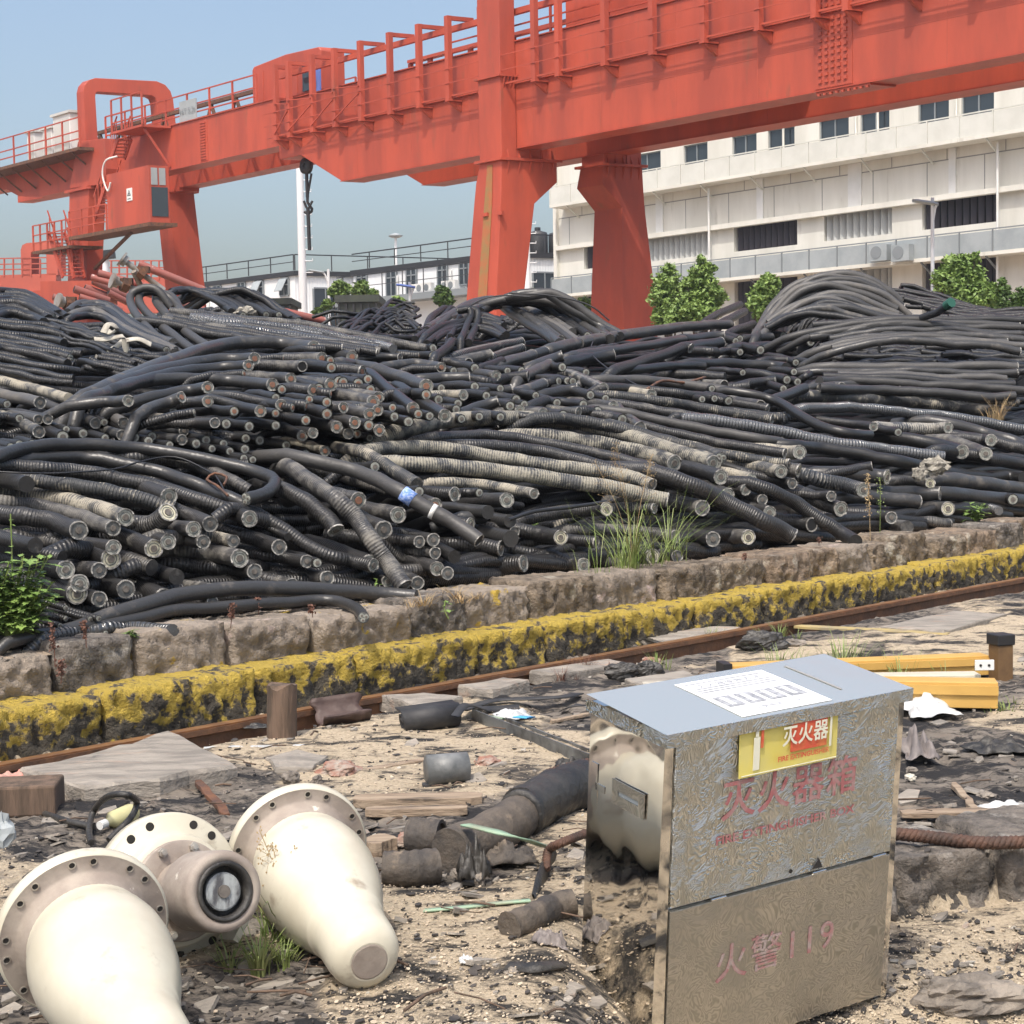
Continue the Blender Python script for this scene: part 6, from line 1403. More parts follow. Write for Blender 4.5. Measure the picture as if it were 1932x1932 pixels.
# rolled rubber
c = lay(812, 1378)+Z_*.055; a_ = V((.93, .33, .05)).normalized(); x = a_.cross(Z_).normalized(); y = x.cross(a_); vs = []; n_ = 46
sp_ = [(.012+.045*q/n_, 4.6*math.pi*q/n_) for q in range(n_+1)]+[(.075, 4.6*math.pi+.5), (.11, 4.6*math.pi+.75)]
mb = MB()
for e in (-.14, .14):
    for rr, an in sp_: d = x*math.cos(an)+y*math.sin(an); vs += [c+a_*(e*(1+.05*math.sin(an)))+d*rr]
N = len(sp_); mb.add(vs, [(i, i+1, N+i+1, N+i) for i in range(N-1)], True); o = mb.build('rubber_roll', MT['rubber']); so = o.modifiers.new('thick', 'SOLIDIFY'); so.thickness = .006; tag(o, 'black rubber sheet rolled into a tube right of the brown shell', 'rubber roll')
def strip(name, m, pts, w, label, cat, up=(0, 0, 1), th=.003, group=None, dz=.012):
    mb = MB(); ribbon(mb, [lay(u, v, dz+(h if h else 0)) for u, v, h in pts], w, up, th); return tag(mb.build(name, m), label, cat, group)
gbs = 'loose black strips on the ground'
strip('rubber_strip', MT['rubber'], [(870, 1340, .05), (930, 1322, .02), (1000, 1318, .03), (1060, 1315, .02), (1090, 1308, 0)], .07, 'long black rubber strip trailing right behind the rubber roll', 'strip', group=gbs)
strip('rubber_strip', MT['rubber'], [(858, 1352, .09), (880, 1330, .1), (920, 1338, .02), (980, 1335, .01)], .04, 'black rubber strip bent over the end of the roll', 'strip', (0, -.7, .7), group=gbs)
strip('rubber_strip', MT['rubber'], [(1060, 1340, 0), (1090, 1330, .03), (1125, 1335, .0)], .06, 'short black strip disappearing behind the steel box lid', 'strip', group=gbs)
strip('rubber_strip', MT['tarblk'], [(1185, 1215, 0), (1215, 1205, .03), (1245, 1212, .02), (1262, 1200, .02)], .05, 'black strip lying by the weeds near the yellow bars', 'strip', group=gbs)
strip('tar_scrap', MT['tarblk'], [(955, 1824, .0), (1000, 1826, .02), (1030, 1823, .02), (1062, 1820, .01)], .035, 'long black scrap with raised tip near the box side', 'scrap', (0, -.5, .85))
strip('tar_scrap', MT['tarblk'], [(1010, 1700, .0), (1020, 1660, .03), (1035, 1625, .02), (1045, 1600, .04)], .05, 'black strip standing up from the rubble by the wire rope', 'scrap', (.9, -.2, .3))
# steel channel in the sawdust
p0, p1 = lay(892, 1352, .03), lay(1115, 1440, .03); d_ = (p1-p0).normalized(); x = d_.cross(Z_).normalized(); mb = MB()
mb.bar(p0, p1, .008, .075); mb.bar(p0-x*.13-Z_*.015, p1-x*.13-Z_*.015, .008, .03); mb.bar(p0-x*.067-Z_*.034, p1-x*.067-Z_*.034, .12, .006); tag(mb.build('steel_channel', mat('dirty_galvanised', (.20, .21, .21), (.07, .07, .07), 7, .5, metal=.5)), 'grey steel channel half full of sawdust running to the steel box', 'channel')
# plastic bag
def rag(name, m, u, v, su, sv, label, cat, seed, hgt=.04, group=None, n_=16, rot=0.3):
    c = lay(u, v, .0); w = su*(c-CC).length/FPX; l = sv*(c-CC).length/FPX*(c-CC).length/(HCAM); mb = MB(); vs = []
    for i in range(n_+1):
        for j in range(n_+1):
            a, b2 = i/n_-.5, j/n_-.5; q = 1+.5*noise.noise(V((math.atan2(b2, a)*1.2, seed, 0))); X = (a*math.cos(rot)-b2*math.sin(rot)*.3)*w*q; Y = (b2+a*math.sin(rot)*.4)*l*q
            h = hgt*(.55+noise.noise(V((a*4+seed, b2*4, 1)))+.6*noise.noise(V((a*9, b2*9+seed, 3))))*max(0, 1-4*max(abs(a), abs(b2))**2*.8); vs.append(V((c.x+X, c.y+Y, zg(c.x+X, c.y+Y)+.006+max(0, h)+.012)))
    mb.add(vs, [(i*(n_+1)+j, (i+1)*(n_+1)+j, (i+1)*(n_+1)+j+1, i*(n_+1)+j+1) for i in range(n_) for j in range(n_)], True)
    o = mb.build(name, m); s_ = o.modifiers.new('thick', 'SOLIDIFY'); s_.thickness = .003; return tag(o, label, cat, group)
rag('plastic_bag', MT['paper'], 965, 1358, 70, 14, 'crumpled white plastic bag with blue print near the steel channel', 'bag', 2); strip('plastic_piece', MT['bluebag'], [(975, 1352, .02), (1002, 1354, .03)], .05, 'bright blue plastic scrap at the end of the white bag', 'plastic scrap', dz=.03); strip('plastic_piece', MT['greenstrap'], [(915, 1350, .02), (950, 1356, .02)], .02, 'pale green plastic strip on the left of the white bag', 'plastic scrap', dz=.03)
c = lay(840, 1375)
# pipe stub with base
c = lay(844, 1482); mb = MB(); mb.lathe([(-.085, .0), (-.085, .062), (.085, .062), (.085, .05), (.03, .048)], c+Z_*.07, V((.95, .28, 0)), 28); o = mb.build('pipe_stub', mat('grey_worn_rubber', (.10, .105, .105), (.20, .205, .2), 7, .45, .2, 30)); tag(o, 'short grey black pipe stub sitting in the sawdust', 'pipe stub')
mb = MB(); mb.bar(c+V((-.10, -.03, .008)), c+V((.1, .0, .008)), .05, .016); mb.build('base_strip', MT['rubber'], o)
# planks
def plank(a, b2, w, h, label, m='wood', nm='wooden_plank', cat='plank', grp='weathered planks on the ground'):
    p, q = lay(*a, h/2), lay(*b2, h/2); d_ = (q-p).normalized(); mb = MB(); x = d_.cross(Z_).normalized(); N = 12; R_ = []
    for i in range(N+1):
        c = p.lerp(q, i/N); o_ = .012*noise.noise(V((i*.5, a[0]*.1, 0))); e = .5+.5*sm(min(i, N-i)/N, -.02, .05)
        R_.append([c+x*(w/2*e+o_)-Z_*h/2, c+x*(w/2*e+o_)+Z_*h/2, c-x*(w/2*e-o_)+Z_*h/2, c-x*(w/2*e-o_)-Z_*h/2])
    mb.loft(R_); return tag(mb.build(nm, MT[m], None, .003), label, cat, grp)
plank((668, 1512), (910, 1507), .10, .035, 'long pale weathered plank running right from the furthest bell flange'); plank((690, 1532), (882, 1528), .06, .03, 'darker round ended plank lying in front of the pale plank')
plank((690, 1455), (830, 1430), .045, .02, 'thin charred plank in the sawdust left of the pipe stub'); plank((372, 1474), (430, 1540), .035, .02, 'thin rusty flat bar leaning over the furthest bell flange', 'rust', 'flat_bar', 'bar')
plank((690, 1602), (735, 1588), .09, .05, 'short grey plank end beside the furthest bell'); plank((385, 1412), (600, 1407), .04, .012, 'white painted strip lying left of the stump', 'paper', 'painted_strip', 'strip'); plank((1040, 1362), (1110, 1347), .03, .015, 'pale splinter of wood near the box lid')
plank((1700, 1536), (1945, 1530), .07, .02, 'pale flat plank right of the steel box'); plank((1800, 1480), (1845, 1535), .03, .02, 'dark narrow stick slanting right of the steel box')
plank((1500, 1182), (1790, 1197), .10, .02, 'flat yellow painted strip half buried near the rail', 'dullyel', 'painted_strip', 'strip')
# slabs and rocks
def rock(u, v, su, sh, label, m, seed, dp=1.0, nm='rock', cat='rock', sink=.3, grp='rocks and broken bricks on the ground', flat=False):
    c = lay(u, v); k = (c-CC).length; w, h = su/2*k/FPX, sh/2*k/FPX; mb = MB(); rings = []; rnd = random.Random(seed)
    for i in range(19):
        ph = math.pi*(i+.3)/18.6; R_ = []
        for j in range(34):
            th = 2*math.pi*j/34; d = V((math.sin(ph)*math.cos(th), math.sin(ph)*math.sin(th), math.cos(ph)))
            if flat: d = V((max(-.8, min(.8, d.x*1.3)), max(-.8, min(.8, d.y*1.3)), max(-.55, min(.55, d.z*1.4))))
            q = 1+.38*noise.noise(d*1.7+V((seed, 0, 0)))+.16*noise.noise(d*5+V((0, seed, 0)))+.08*noise.noise(d*13+V((0, 0, seed))); R_.append(c+V((d.x*w*q, d.y*w*dp*q, d.z*h*q+h*(1-sink))))
        rings.append(R_[::-1])
    mb.loft(rings, False); return tag(mb.build(nm, m), label, cat, grp)
def slab(pts, th, label, seed):
    P = [lay(u, v, .0) for u, v in pts]; n_ = len(P); c = sum(P, V())/n_; mb = MB(); rings = []
    Pd = []
    for i in range(n_):
        for q in range(5): e = P[i].lerp(P[(i+1) % n_], q/5); Pd.append(e+(e-c).normalized()*.03*noise.noise(V((e.x*6, e.y*6, seed))))
    for f_, z in ((1.0, -.03), (1.0, th*.75), (.97, th), (.75, th*1.05), (.4, th*1.1), (.05, th*1.1)): rings.append([c+(p-c)*f_+Z_*(z+.01*fb(p.x*f_, p.y*f_, 5, 3, seed)) for p in Pd])
    mb.loft(rings, False); return tag(mb.build('stone_slab', MT['slab'], None), label, 'slab', 'flat stone slabs on the ground')
slab([(30, 1475), (200, 1440), (320, 1402), (370, 1425), (450, 1468), (300, 1495), (160, 1510)], .06, 'large flat pale slate slab lying left of the stump', 1)
slab([(-40, 1480), (40, 1470), (120, 1495), (60, 1520), (-30, 1525)], .03, 'broken slate slab at the left edge', 2)
slab([(500, 1440), (560, 1428), (620, 1440), (590, 1462), (520, 1462)], .03, 'small slate slab behind the furthest bell flange', 3); slab([(1175, 1290), (1290, 1275), (1330, 1290), (1230, 1310)], .03, 'flat brown slab behind the box lid', 4)
slab([(720, 1330), (800, 1325), (870, 1332), (800, 1352)], .05, 'pinkish flat stone at the rail edge right of the shell', 6); slab([(860, 1312), (950, 1295), (1000, 1300), (930, 1320)], .05, 'pale flat stone at the rail edge behind the black strip', 7); slab([(1000, 1278), (1150, 1255), (1180, 1262), (1060, 1285)], .04, 'whitish pink stone slab along the near side of the rail', 8)
slab([(1180, 1215), (1330, 1190), (1400, 1195), (1280, 1225)], .04, 'grey stone slab along the near side of the rail', 9); slab([(1660, 1190), (1800, 1160), (1900, 1165), (1780, 1200)], .03, 'flat grey stone slab near the rail at the right', 10); slab([(150, 1375), (300, 1350), (360, 1362), (220, 1390)], .03, 'flat brown stone along the near side of the rail at left', 12)
mb = MB(); p_ = lay(35, 1530); mb.box(p_+V((-.02, .03, .05)), (.34, .2, .12), (V((1, .1, 0)).normalized(), V((-.1, 1, 0)).normalized(), Z_)); tag(mb.build('timber_block', MT['stump'], None, .01), 'short dark timber block at the left edge', 'timber block')
RK = [(550, 1476, 34, 26, 'grey rubble stone behind the furthest bell flange', 'rub'), (598, 1480, 22, 20, 'small grey stone right of the rubble stone', 'rub'), (640, 1462, 70, 30, 'lump of mortar with broken red brick in it', 'brick'), (920, 1444, 46, 20, 'broken red brick in the sawdust right of the pipe stub', 'brick'), (1000, 1762, 26, 10, 'flat dark pebble near the black ribbed pipe stub', 'rub'), (975, 1842, 40, 18, 'grey pebble in the lower middle', 'rub'), (940, 1842, 14, 12, 'little pebble left of the grey one', 'rub'), (770, 1595, 44, 28, 'broken brick chunk left of the open black pipe end', 'brick'), (905, 1675, 20, 30, 'pale mortar lump behind the crumpled black bag', 'rub'), (870, 1655, 40, 18, 'broken concrete bit in front of the black pipe', 'rub'), (1718, 1472, 20, 14, 'round cream pebble right of the steel box', 'webbing'), (1780, 1310, 24, 12, 'small grey stone at the yellow bars', 'rub'), (1500, 1220, 40, 16, 'flat dark stone behind the yellow bars', 'rub'), (1745, 1840, 34, 10, 'small dark stone on the sawdust at lower right', 'rub'), (1720, 1455, 20, 9, 'tiny stone by the grey scrap', 'rub'), (1230, 1255, 40, 18, 'brown stone between the black scraps', 'brick'), (1860, 1505, 30, 12, 'small stone right of the slanting stick', 'rub'), (830, 1300, 24, 10, 'pale pebble on the rail bed', 'webbing')]
for i, (u, v, a, h, lab, m) in enumerate(RK): rock(u, v, a, h, lab, MT[m], i*2.7)
rock(1830, 1905, 190, 70, 'long dark grey rock at the bottom right corner', MT['rub'], 77, .5)
# charred pipes
def pipe(pts, r, label, m='scorch', hollow=False, dz=None, nm='charred_pipe', grp='charred black pipes between bells and box', wob=.06, n_=20):
    P = cr([lay(u, v, (r*.85 if dz is None else dz)) for u, v in pts], 26); mb = MB(); N = len(P)
    x = None; rings = []
    for i in range(N):
        t_ = (P[min(i+1, N-1)]-P[max(i-1, 0)]).normalized(); x = (x if x else t_.orthogonal()); x = (x-t_*x.dot(t_)).normalized(); y = t_.cross(x)
        rings.append([P[i]+(x*math.cos(2*math.pi*j/n_)+y*math.sin(2*math.pi*j/n_))*r*(1+wob*(noise.noise(P[i]*9+V((j*.5, 0, 0)))+.5*math.sin(i*1.1+r*50))) for j in range(n_)])
    mb.loft(rings, True, not hollow); 
    if hollow:
        for k in (0, N-1):
            t_ = (P[1]-P[0]).normalized() if k == 0 else (P[-2]-P[-1]).normalized()
            inner = [P[k]+(q-P[k])*.8 for q in rings[k]]; deep = [q+t_*r*1.6 for q in inner]; R2 = [rings[k], inner, deep]
            mb.loft(R2 if k else R2[::1], False, False); mb.add(deep, [list(range(n_))])
    o = mb.build(nm, MT[m]); return tag(o, label, 'pipe', grp)
pipe([(850, 1606), (915, 1578), (990, 1536), (1040, 1510)], .078, 'thickest scorched pipe slanting up towards the steel box'); pipe([(985, 1532), (1045, 1500), (1100, 1478)], .092, 'black scorched sleeve behind the thickest pipe beside the box', 'tarblk')
pipe([(833, 1580), (800, 1578), (775, 1576)], .062, 'short open black pipe end beside the thickest pipe', 'scorch', True); pipe([(725, 1640), (770, 1640), (825, 1634)], .058, 'short brown scorched pipe with open ringed end', 'scorch', True)
pipe([(960, 1748), (1000, 1732), (1045, 1712), (1083, 1702)], .042, 'frayed dusty cable stub lying left of the steel box', 'scorch', nm='cable_stub', wob=.12)
for a, b2, r, lab in (((1038, 1510), (1046, 1520), .086, 'x'),):
    pass
mb = MB(); p0, p1 = lay(985, 1536, .075), lay(1000, 1528, .075); mb.lathe([(-.015, .07), (-.015, .088), (.015, .09), (.02, .07)], p0, (p1-p0), 24); tag(mb.build('pipe_collar', MT['tarblk']), 'dark collar ring around the thickest scorched pipe', 'collar')
rag('black_bag', MT['tarblk'], 893, 1668, 62, 17, 'crumpled shiny black plastic lump below the thickest pipe', 'bag', 5, .13); rag('burnt_sheet', MT['scorch'], 960, 1632, 110, 22, 'wrinkled burnt sheet spilling from the thickest pipe', 'sheet', 9, .07); rag('white_scrap', MT['paper'], 880, 1826, 26, 8, 'white paper scrap on the sawdust near the bell nose', 'scrap', 4, .02); rag('plastic_wrap', MT['greycloth'], 1040, 1790, 60, 14, 'crumpled translucent grey wrap beside the steel box', 'plastic scrap', 14, .05)
rag('grey_scrap', MT['greycloth'], 1728, 1428, 66, 22, 'folded grey plastic scrap right of the steel box', 'plastic scrap', 21, .10); rag('white_sheet', MT['paper'], 1745, 1345, 100, 26, 'crumpled white sheet behind the right side of the box', 'sheet', 25, .06); rag('pink_rag', MT['pinkcl'], 30, 1476, 60, 10, 'small faded pink rag on the slate at the left edge', 'rag', 31, .03)
rag('green_net', MT['greenstrap'], 1820, 1322, 70, 18, 'crumpled pale green netting in front of the yellow bars', 'net', 33, .07); rag('burnt_sheet', MT['tarblk'], 1880, 1420, 100, 18, 'flat black burnt sheet at the right edge', 'sheet', 36, .05); rag('burnt_sheet', MT['tarblk'], 490, 1378, 60, 6, 'black burnt scrap between the slab and the stump', 'sheet', 38, .02); rag('burnt_sheet', MT['tarblk'], 1075, 1450, 50, 8, 'black scrap at the end of the steel channel', 'sheet', 39, .03); rag('white_sheet', MT['paper'], 1900, 1530, 90, 8, 'flat white scrap at the right edge above the wire rope', 'sheet', 44, .02)
def tube_on(pts, r, nm, m, label, cat, n_=8, grp=None):
    mb = MB(); mb.tube(cr([lay(u, v, r+h) for u, v, h in pts], 40), r, n_); return tag(mb.build(nm, MT[m]), label, cat, grp)
def rope(pts, r, label):
    P = cr([lay(u, v, r*1.6+h) for u, v, h in pts], 60); t = thing('wire_rope', P[0], label, 'wire rope', 'rusty wire ropes'); N = len(P)
    for k in range(3):
        Q = []
        for i in range(N):
            t_ = (P[min(i+1, N-1)]-P[max(i-1, 0)]).normalized(); x = t_.cross(Z_).normalized(); y = x.cross(t_); a = i*.9+k*2.094; Q.append(P[i]+(x*math.cos(a)+y*math.sin(a))*r*.6)
        mb = MB(); mb.tube(Q, r*.62, 7); mb.build('strand', MT['wire'], t)
rope([(1120, 1436, .02), (1070, 1448, .03), (1030, 1462, .03), (1030, 1476, .02), (1060, 1470, .03), (1120, 1452, .03)], .017, 'rusty wire rope loop beside the left edge of the steel box')
rope([(1680, 1572, .01), (1760, 1580, .0), (1850, 1590, .0), (1950, 1588, .0)], .02, 'dark wire rope lying straight right of the steel box'); rope([(1105, 1572, .1), (1060, 1590, .1), (1035, 1605, .06), (1030, 1640, .02)], .013, 'rusty wire rope curling down at the lower left of the box')
strip('plastic_strap', MT['greenstrap'], [(878, 1556, .14), (930, 1568, .17), (985, 1582, .14), (1030, 1598, .05)], .035, 'pale green strap slung over the thickest scorched pipe', 'strap', group='green plastic straps'); strip('plastic_strap', MT['greenstrap'], [(800, 1718, .0), (870, 1712, .012), (950, 1703, .01), (1000, 1699, .01)], .022, 'pale green strap lying flat below the scorched pipes', 'strap', group='green plastic straps')
tube_on([(172, 1590, .02), (168, 1565, .02), (178, 1528, .06), (205, 1502, .16), (240, 1500, .18), (258, 1515, .12), (245, 1545, .08), (205, 1585, .03)], .012, 'hose_loop', 'tarblk', 'ragged black hose loop standing behind the middle termination', 'hose'); tube_on([(85, 1535, .0), (130, 1550, .02), (175, 1560, .02)], .012, 'hose_end', 'tarblk', 'black hose tail leading from the timber block', 'hose')
p0, p1 = lay(188, 1558, .04), lay(232, 1540, .045); d_ = p1-p0; t = thing('bottle', p0, 'small yellowish plastic bottle with white cap inside the hose loop', 'bottle'); mb = MB(); mb.lathe([(.03, .012), (.05, .016), (.07, .034), (.16, .036), (.18, .03)], p0, d_, 18); mb.build('bottle_body', mat('yellowish_plastic', (.5, .47, .25), None, rough=.2), t); mb = MB(); mb.lathe([(0, .016), (.032, .016)], p0, d_, 14, False); mb.build('cap', MT['white'], t)
crumple('grey_bag', MT['mesh'], -2, 1570, 4.9, 60, 60, 71, 'blue grey plastic lump at the left edge behind the nearest bell', 'bag')
# black scraps and boards behind the box
rock(1172, 1282, 62, 34, 'black angular burnt scrap left of the box lid', MT['tarblk'], 91, .5, 'burnt_scrap', 'scrap', .2, 'black burnt scraps behind the box'); rock(1225, 1280, 52, 36, 'black angular burnt scrap with a cream plastic corner', MT['tarblk'], 96, .5, 'burnt_scrap', 'scrap', .2, 'black burnt scraps behind the box'); rock(1440, 1230, 90, 42, 'biggest black angular scrap behind the yellow bars', MT['tarblk'], 99, .5, 'burnt_scrap', 'scrap', .2, 'black burnt scraps behind the box')
mb = MB(); p_ = lay(1233, 1300, .06); mb.box(p_, (.12, .03, .08), (V((1, .1, 0)).normalized(), V((-.1, 1, .3)).normalized(), V((0, -.3, 1)).normalized())); o = mb.build('plastic_corner', MT['webbing'], None, .004); tag(o, 'cream plastic corner piece with holes behind the box', 'plastic scrap')
for i in (-1, 1): mb = MB(); mb.disc(p_+V((i*.025, -.017, .01)), V((0, -1, 0)), .009, .004, 10); mb.build('hole', MT['hole'], o)
# yellow bars
def ybar(a, b2, h, w, label, lip=True):
    p, q = lay(*a, h/2+.02), lay(*b2, h/2+.02); t = thing('yellow_bar', p, label, 'steel bar', 'yellow steel bars behind the box'); mb = MB(); d_ = (q-p).normalized(); x = d_.cross(Z_).normalized(); mb.bar(p, q, w, h); mb.build('bar_body', MT['yelbar'], t, .004)
    mb = MB(); mb.bar(p-x*-(w/2+.008)+Z_*h*.2, q-x*-(w/2+.008)+Z_*h*.2, .012, h*.35); mb.build('flange_strip', MT['yelbar'], t); mb = MB(); mb.bar(p-d_*.05, p-d_*.002, w*1.15, h*1.2); mb.build('end_cap', MT['black'], t); return p, q
ybar((1375, 1272), (1858, 1252), .11, .12, 'longer yellow steel bar ending at the small upright post'); ybar((1440, 1300), (1880, 1308), .13, .14, 'shorter yellow steel bar nearest the box lid')
mb = MB(); p, q = lay(1500, 1283, .07), lay(1845, 1278, .07); mb.bar(p, q, .12, .05); tag(mb.build('cream_board', MT['cream'], None, .004), 'cream board sandwiched between the two yellow bars', 'board')
b_ = lay(1888, 1282); t = thing('short_post', b_, 'short brown square post with black cap at the end of the yellow bars', 'post'); mb = MB(); mb.box(b_+Z_*.09, (.095, .095, .21), (V((.94, .3, 0)).normalized(), V((-.3, .94, 0)).normalized(), Z_)); mb.build('post_body', MT['brownbar'], t, .004); mb = MB(); mb.box(b_+Z_*.226, (.112, .112, .06), (V((.94, .3, 0)).normalized(), V((-.3, .94, 0)).normalized(), Z_)); mb.build('cap', MT['black'], t, .006)
mb = MB(); p_ = lay(1858, 1262, .12); mb.box(p_+V((-.02, -.06, .03)), (.10, .012, .055)); o = mb.build('bracket', MT['white'], t, .003)
for i in (-1, 1): mb = MB(); mb.disc(p_+V((-.02+i*.022, -.067, .03)), V((0, -1, 0)), .007, .003, 8); mb.build('bolt_hole', MT['hole'], o)

# ------------------------------------------------------------------ plants
def blades(mb, c, n_, h, spread, rnd, w=.006, droop=.6, lean=None):
    for _ in range(n_):
        a = rnd.uniform(0, 2*math.pi); r0 = rnd.random()*spread*.3; hh = h*rnd.uniform(.4, 1.05); d = V((math.cos(a), math.sin(a), 0)); ln = hh*rnd.uniform(.15, droop)+ (0)
        if lean: d = (d+V(lean)*rnd.uniform(0, 1)).normalized()
        p0 = c+d*r0; side = V((-d.y, d.x, 0)); N = 6; pts = []
        for i in range(N+1):
            f_ = i/N; p = p0+d*(ln*f_**1.7)+Z_*(hh*(f_-.28*f_**3*rnd.uniform(.2, 1.4))); ww = w*(1-f_)**.7*rnd.uniform(.8, 1.2)+.0004; pts += [p-side*ww/2, p+side*ww/2]
        mb.add(pts, [(2*i, 2*i+1, 2*i+3, 2*i+2) for i in range(N)])
def tuft(u, v, z, n_, h, sp, label, m='grass', nm='grass_tuft', cat='grass tuft', seed=1, w=.006, droop=.6, grp='grass tufts and weeds', seeds=0, P=None, lean=None):
    c = P or (onp(u, v, Z_, z) if z is not None else lay(u, v)); rnd = random.Random(seed); t = thing(nm, c, label, cat, grp); mb = MB(); blades(mb, c, n_, h, sp, rnd, w, droop, lean)
    for q in range(3): blades(mb, c+V((rnd.uniform(-sp, sp), rnd.uniform(-sp*.5, sp*.5), 0)), n_//3, h*.7, sp, rnd, w, droop, lean)
    mb.build('blades', MT[m], t)
    if seeds:
        mb = MB()
        for _ in range(seeds):
            a = rnd.uniform(-.8, .8); top = c+V((a*h*.5, rnd.uniform(-.2, .2)*h, h*rnd.uniform(.9, 1.35))); st_ = cr([c, c.lerp(top, .5)+V((-a*.05, 0, .02)), top], 10); mb.tube(st_, .0014, 4)
            for q in range(34):
                f_ = rnd.uniform(.6, 1); p = c.lerp(top, f_)+V((-a*.05*(1-f_), 0, 0)); d = V((rnd.gauss(0, 1), rnd.gauss(0, 1), rnd.gauss(.5, .6))).normalized()*h*.13*(1.15-f_)*2; mb.tube([p, p+d], .0005, 3); e = p+d; mb.add([e+V((.0025, 0, 0)), e+V((0, 0, .004)), e-V((.0025, 0, 0)), e-V((0, 0, .004))], [(0, 1, 2, 3)])
        mb.build('seed_heads', MT['straw'], t)
    return t
zp = Z_PLAT
tuft(1195, 1075, zp, 46, .66, .25, 'tall green grass tuft growing at the wall edge in front of the long cables', seed=2, w=.0075, droop=1.3, seeds=5); tuft(1262, 1058, zp, 24, .62, .2, 'thinner grass clump leaning right next to the tall tuft', seed=3, w=.007, droop=1.4, lean=(.8, 0, 0)); tuft(1130, 1085, zp, 9, .6, .14, 'sparse upright grass stems left of the tall tuft', seed=5, w=.005, droop=.7)
tuft(1235, 1066, zp, 26, .55, .3, 'sprawling bright green grass between the tall tuft and its thinner neighbour', seed=43, w=.007, droop=1.7); tuft(490, 1838, None, 70, .15, .1, 'bright green grass clump between the middle termination and furthest bell', seed=7, w=.006, droop=.9); tuft(535, 1790, None, 26, .26, .09, 'grass with wispy seed heads rising in front of the furthest bell', seed=8, w=.006, droop=.8, seeds=6, lean=(.5, -.3, 0))
tuft(800, 1142, zp, 60, .10, .25, 'dry straw coloured grass strewn on the wall top by the sloping cables', 'straw', 'dry_grass', 'dry grass', 9, .004, 2.2, 'dry grass and stalks'); tuft(860, 1128, zp, 30, .10, .2, 'wisps of dry grass right of the strewn straw', 'straw', 'dry_grass', 'dry grass', 10, .004, 2.0, 'dry grass and stalks')
tuft(515, 1140, zp, 9, .14, .06, 'curly dry stems over the long smooth cable', 'straw', 'dry_grass', 'dry grass', 11, .004, 1.0, 'dry grass and stalks'); tuft(1470, 1205, None, 40, .13, .2, 'green weed tuft along the near side of the rail', seed=12, w=.005, droop=.8); tuft(1340, 1205, None, 20, .11, .2, 'low green grass where the black strip ends', seed=13, w=.005, droop=.8); tuft(1240, 1262, None, 26, .14, .12, 'fresh green grass between the black burnt scraps', seed=14, w=.005); tuft(1590, 1262, None, 90, .24, .5, 'long green grass growing over the yellow bars', seed=15, w=.006, droop=.9); tuft(1700, 1290, None, 30, .2, .3, 'green grass blades crossing the right part of the yellow bars', seed=16, w=.006, droop=.9)
tuft(1105, 1265, None, 50, .13, .16, 'brown twiggy weed on the near side of the rail', 'dryweed', 'dry_weed', 'dry weed', 17, .003, 1.0, 'dry weeds'); tuft(1060, 1285, None, 30, .10, .12, 'brown twiggy weed left of the bigger one by the rail', 'dryweed', 'dry_weed', 'dry weed', 18, .003, 1.0, 'dry weeds'); tuft(1850, 1330, None, 30, .08, .3, 'low olive weeds right of the green netting', seed=19, w=.006, droop=1.2); tuft(1900, 1345, None, 26, .07, .25, 'low olive weeds at the right edge', seed=29, w=.006, droop=1.2)
tuft(1880, 790, None, 50, .42, .2, 'dry straw tuft on the right heap at the picture edge', 'straw', 'dry_grass', 'dry grass', 20, .006, 1.0, 'dry grass and stalks', P=at(1885, 795, hs(1885, 795)-.1))
def spike(u, v, h, label, m='dryweed', seed=1, w=.022, n_=90, nm='dry_dock', P=None, z=zp):
    c = P or onp(u, v, Z_, z); rnd = random.Random(seed); t = thing(nm, c, label, 'dry weed', 'dry weeds'); mb = MB(); top = c+V((rnd.uniform(-.02, .02), 0, h)); mb.tube([c, c.lerp(top, .5)+V((.004, 0, 0)), top], .0025, 5); mb.build('stem', MT[m], t); mb = MB()
    for _ in range(n_):
        f_ = rnd.uniform(.35, 1); p = c.lerp(top, f_)+V((rnd.gauss(0, w*.4), rnd.gauss(0, w*.4), 0)); s = .006*rnd.uniform(.6, 1.4); d = V((rnd.gauss(0, 1), rnd.gauss(0, 1), rnd.gauss(0, 1))).normalized(); e = d.orthogonal().normalized(); mb.add([p-d*s, p+e*s, p+d*s, p-e*s], [(0, 1, 2, 3)])
    mb.build('seed_head', MT[m], t)
for i, (u, v, h, lab) in enumerate(((104, 1258, .2, 'brown dry dock weed on the wall at the far left'), (163, 1222, .13, 'shorter brown dock weed right of the far left one'), (115, 1290, .1, 'brown dead stem hanging at the second wall stone'), (435, 1185, .13, 'brown dock weed by the curling multi core cable'), (488, 1160, .1, 'small brown dock weed behind the pink washed stone'), (590, 1165, .07, 'tiny brown dock weed above the pink washed stone'), (394, 1150, .07, 'tiny dry weed on the smooth black cable'), (1405, 1062, .07, 'tiny red brown weed right of the tall grass tuft'), (1545, 1030, .07, 'tiny red brown weed near the snaking cable end'))): spike(u, v, h, lab, seed=i+3)
spike(1642, 1020, .55, 'tall pale dry stalk standing at the wall edge before the right heap', 'straw', 31, .03, 160); spike(1660, 1012, .5, 'thinner pale green stalk leaning right beside the tall dry one', 'grass', 33, .05, 70)
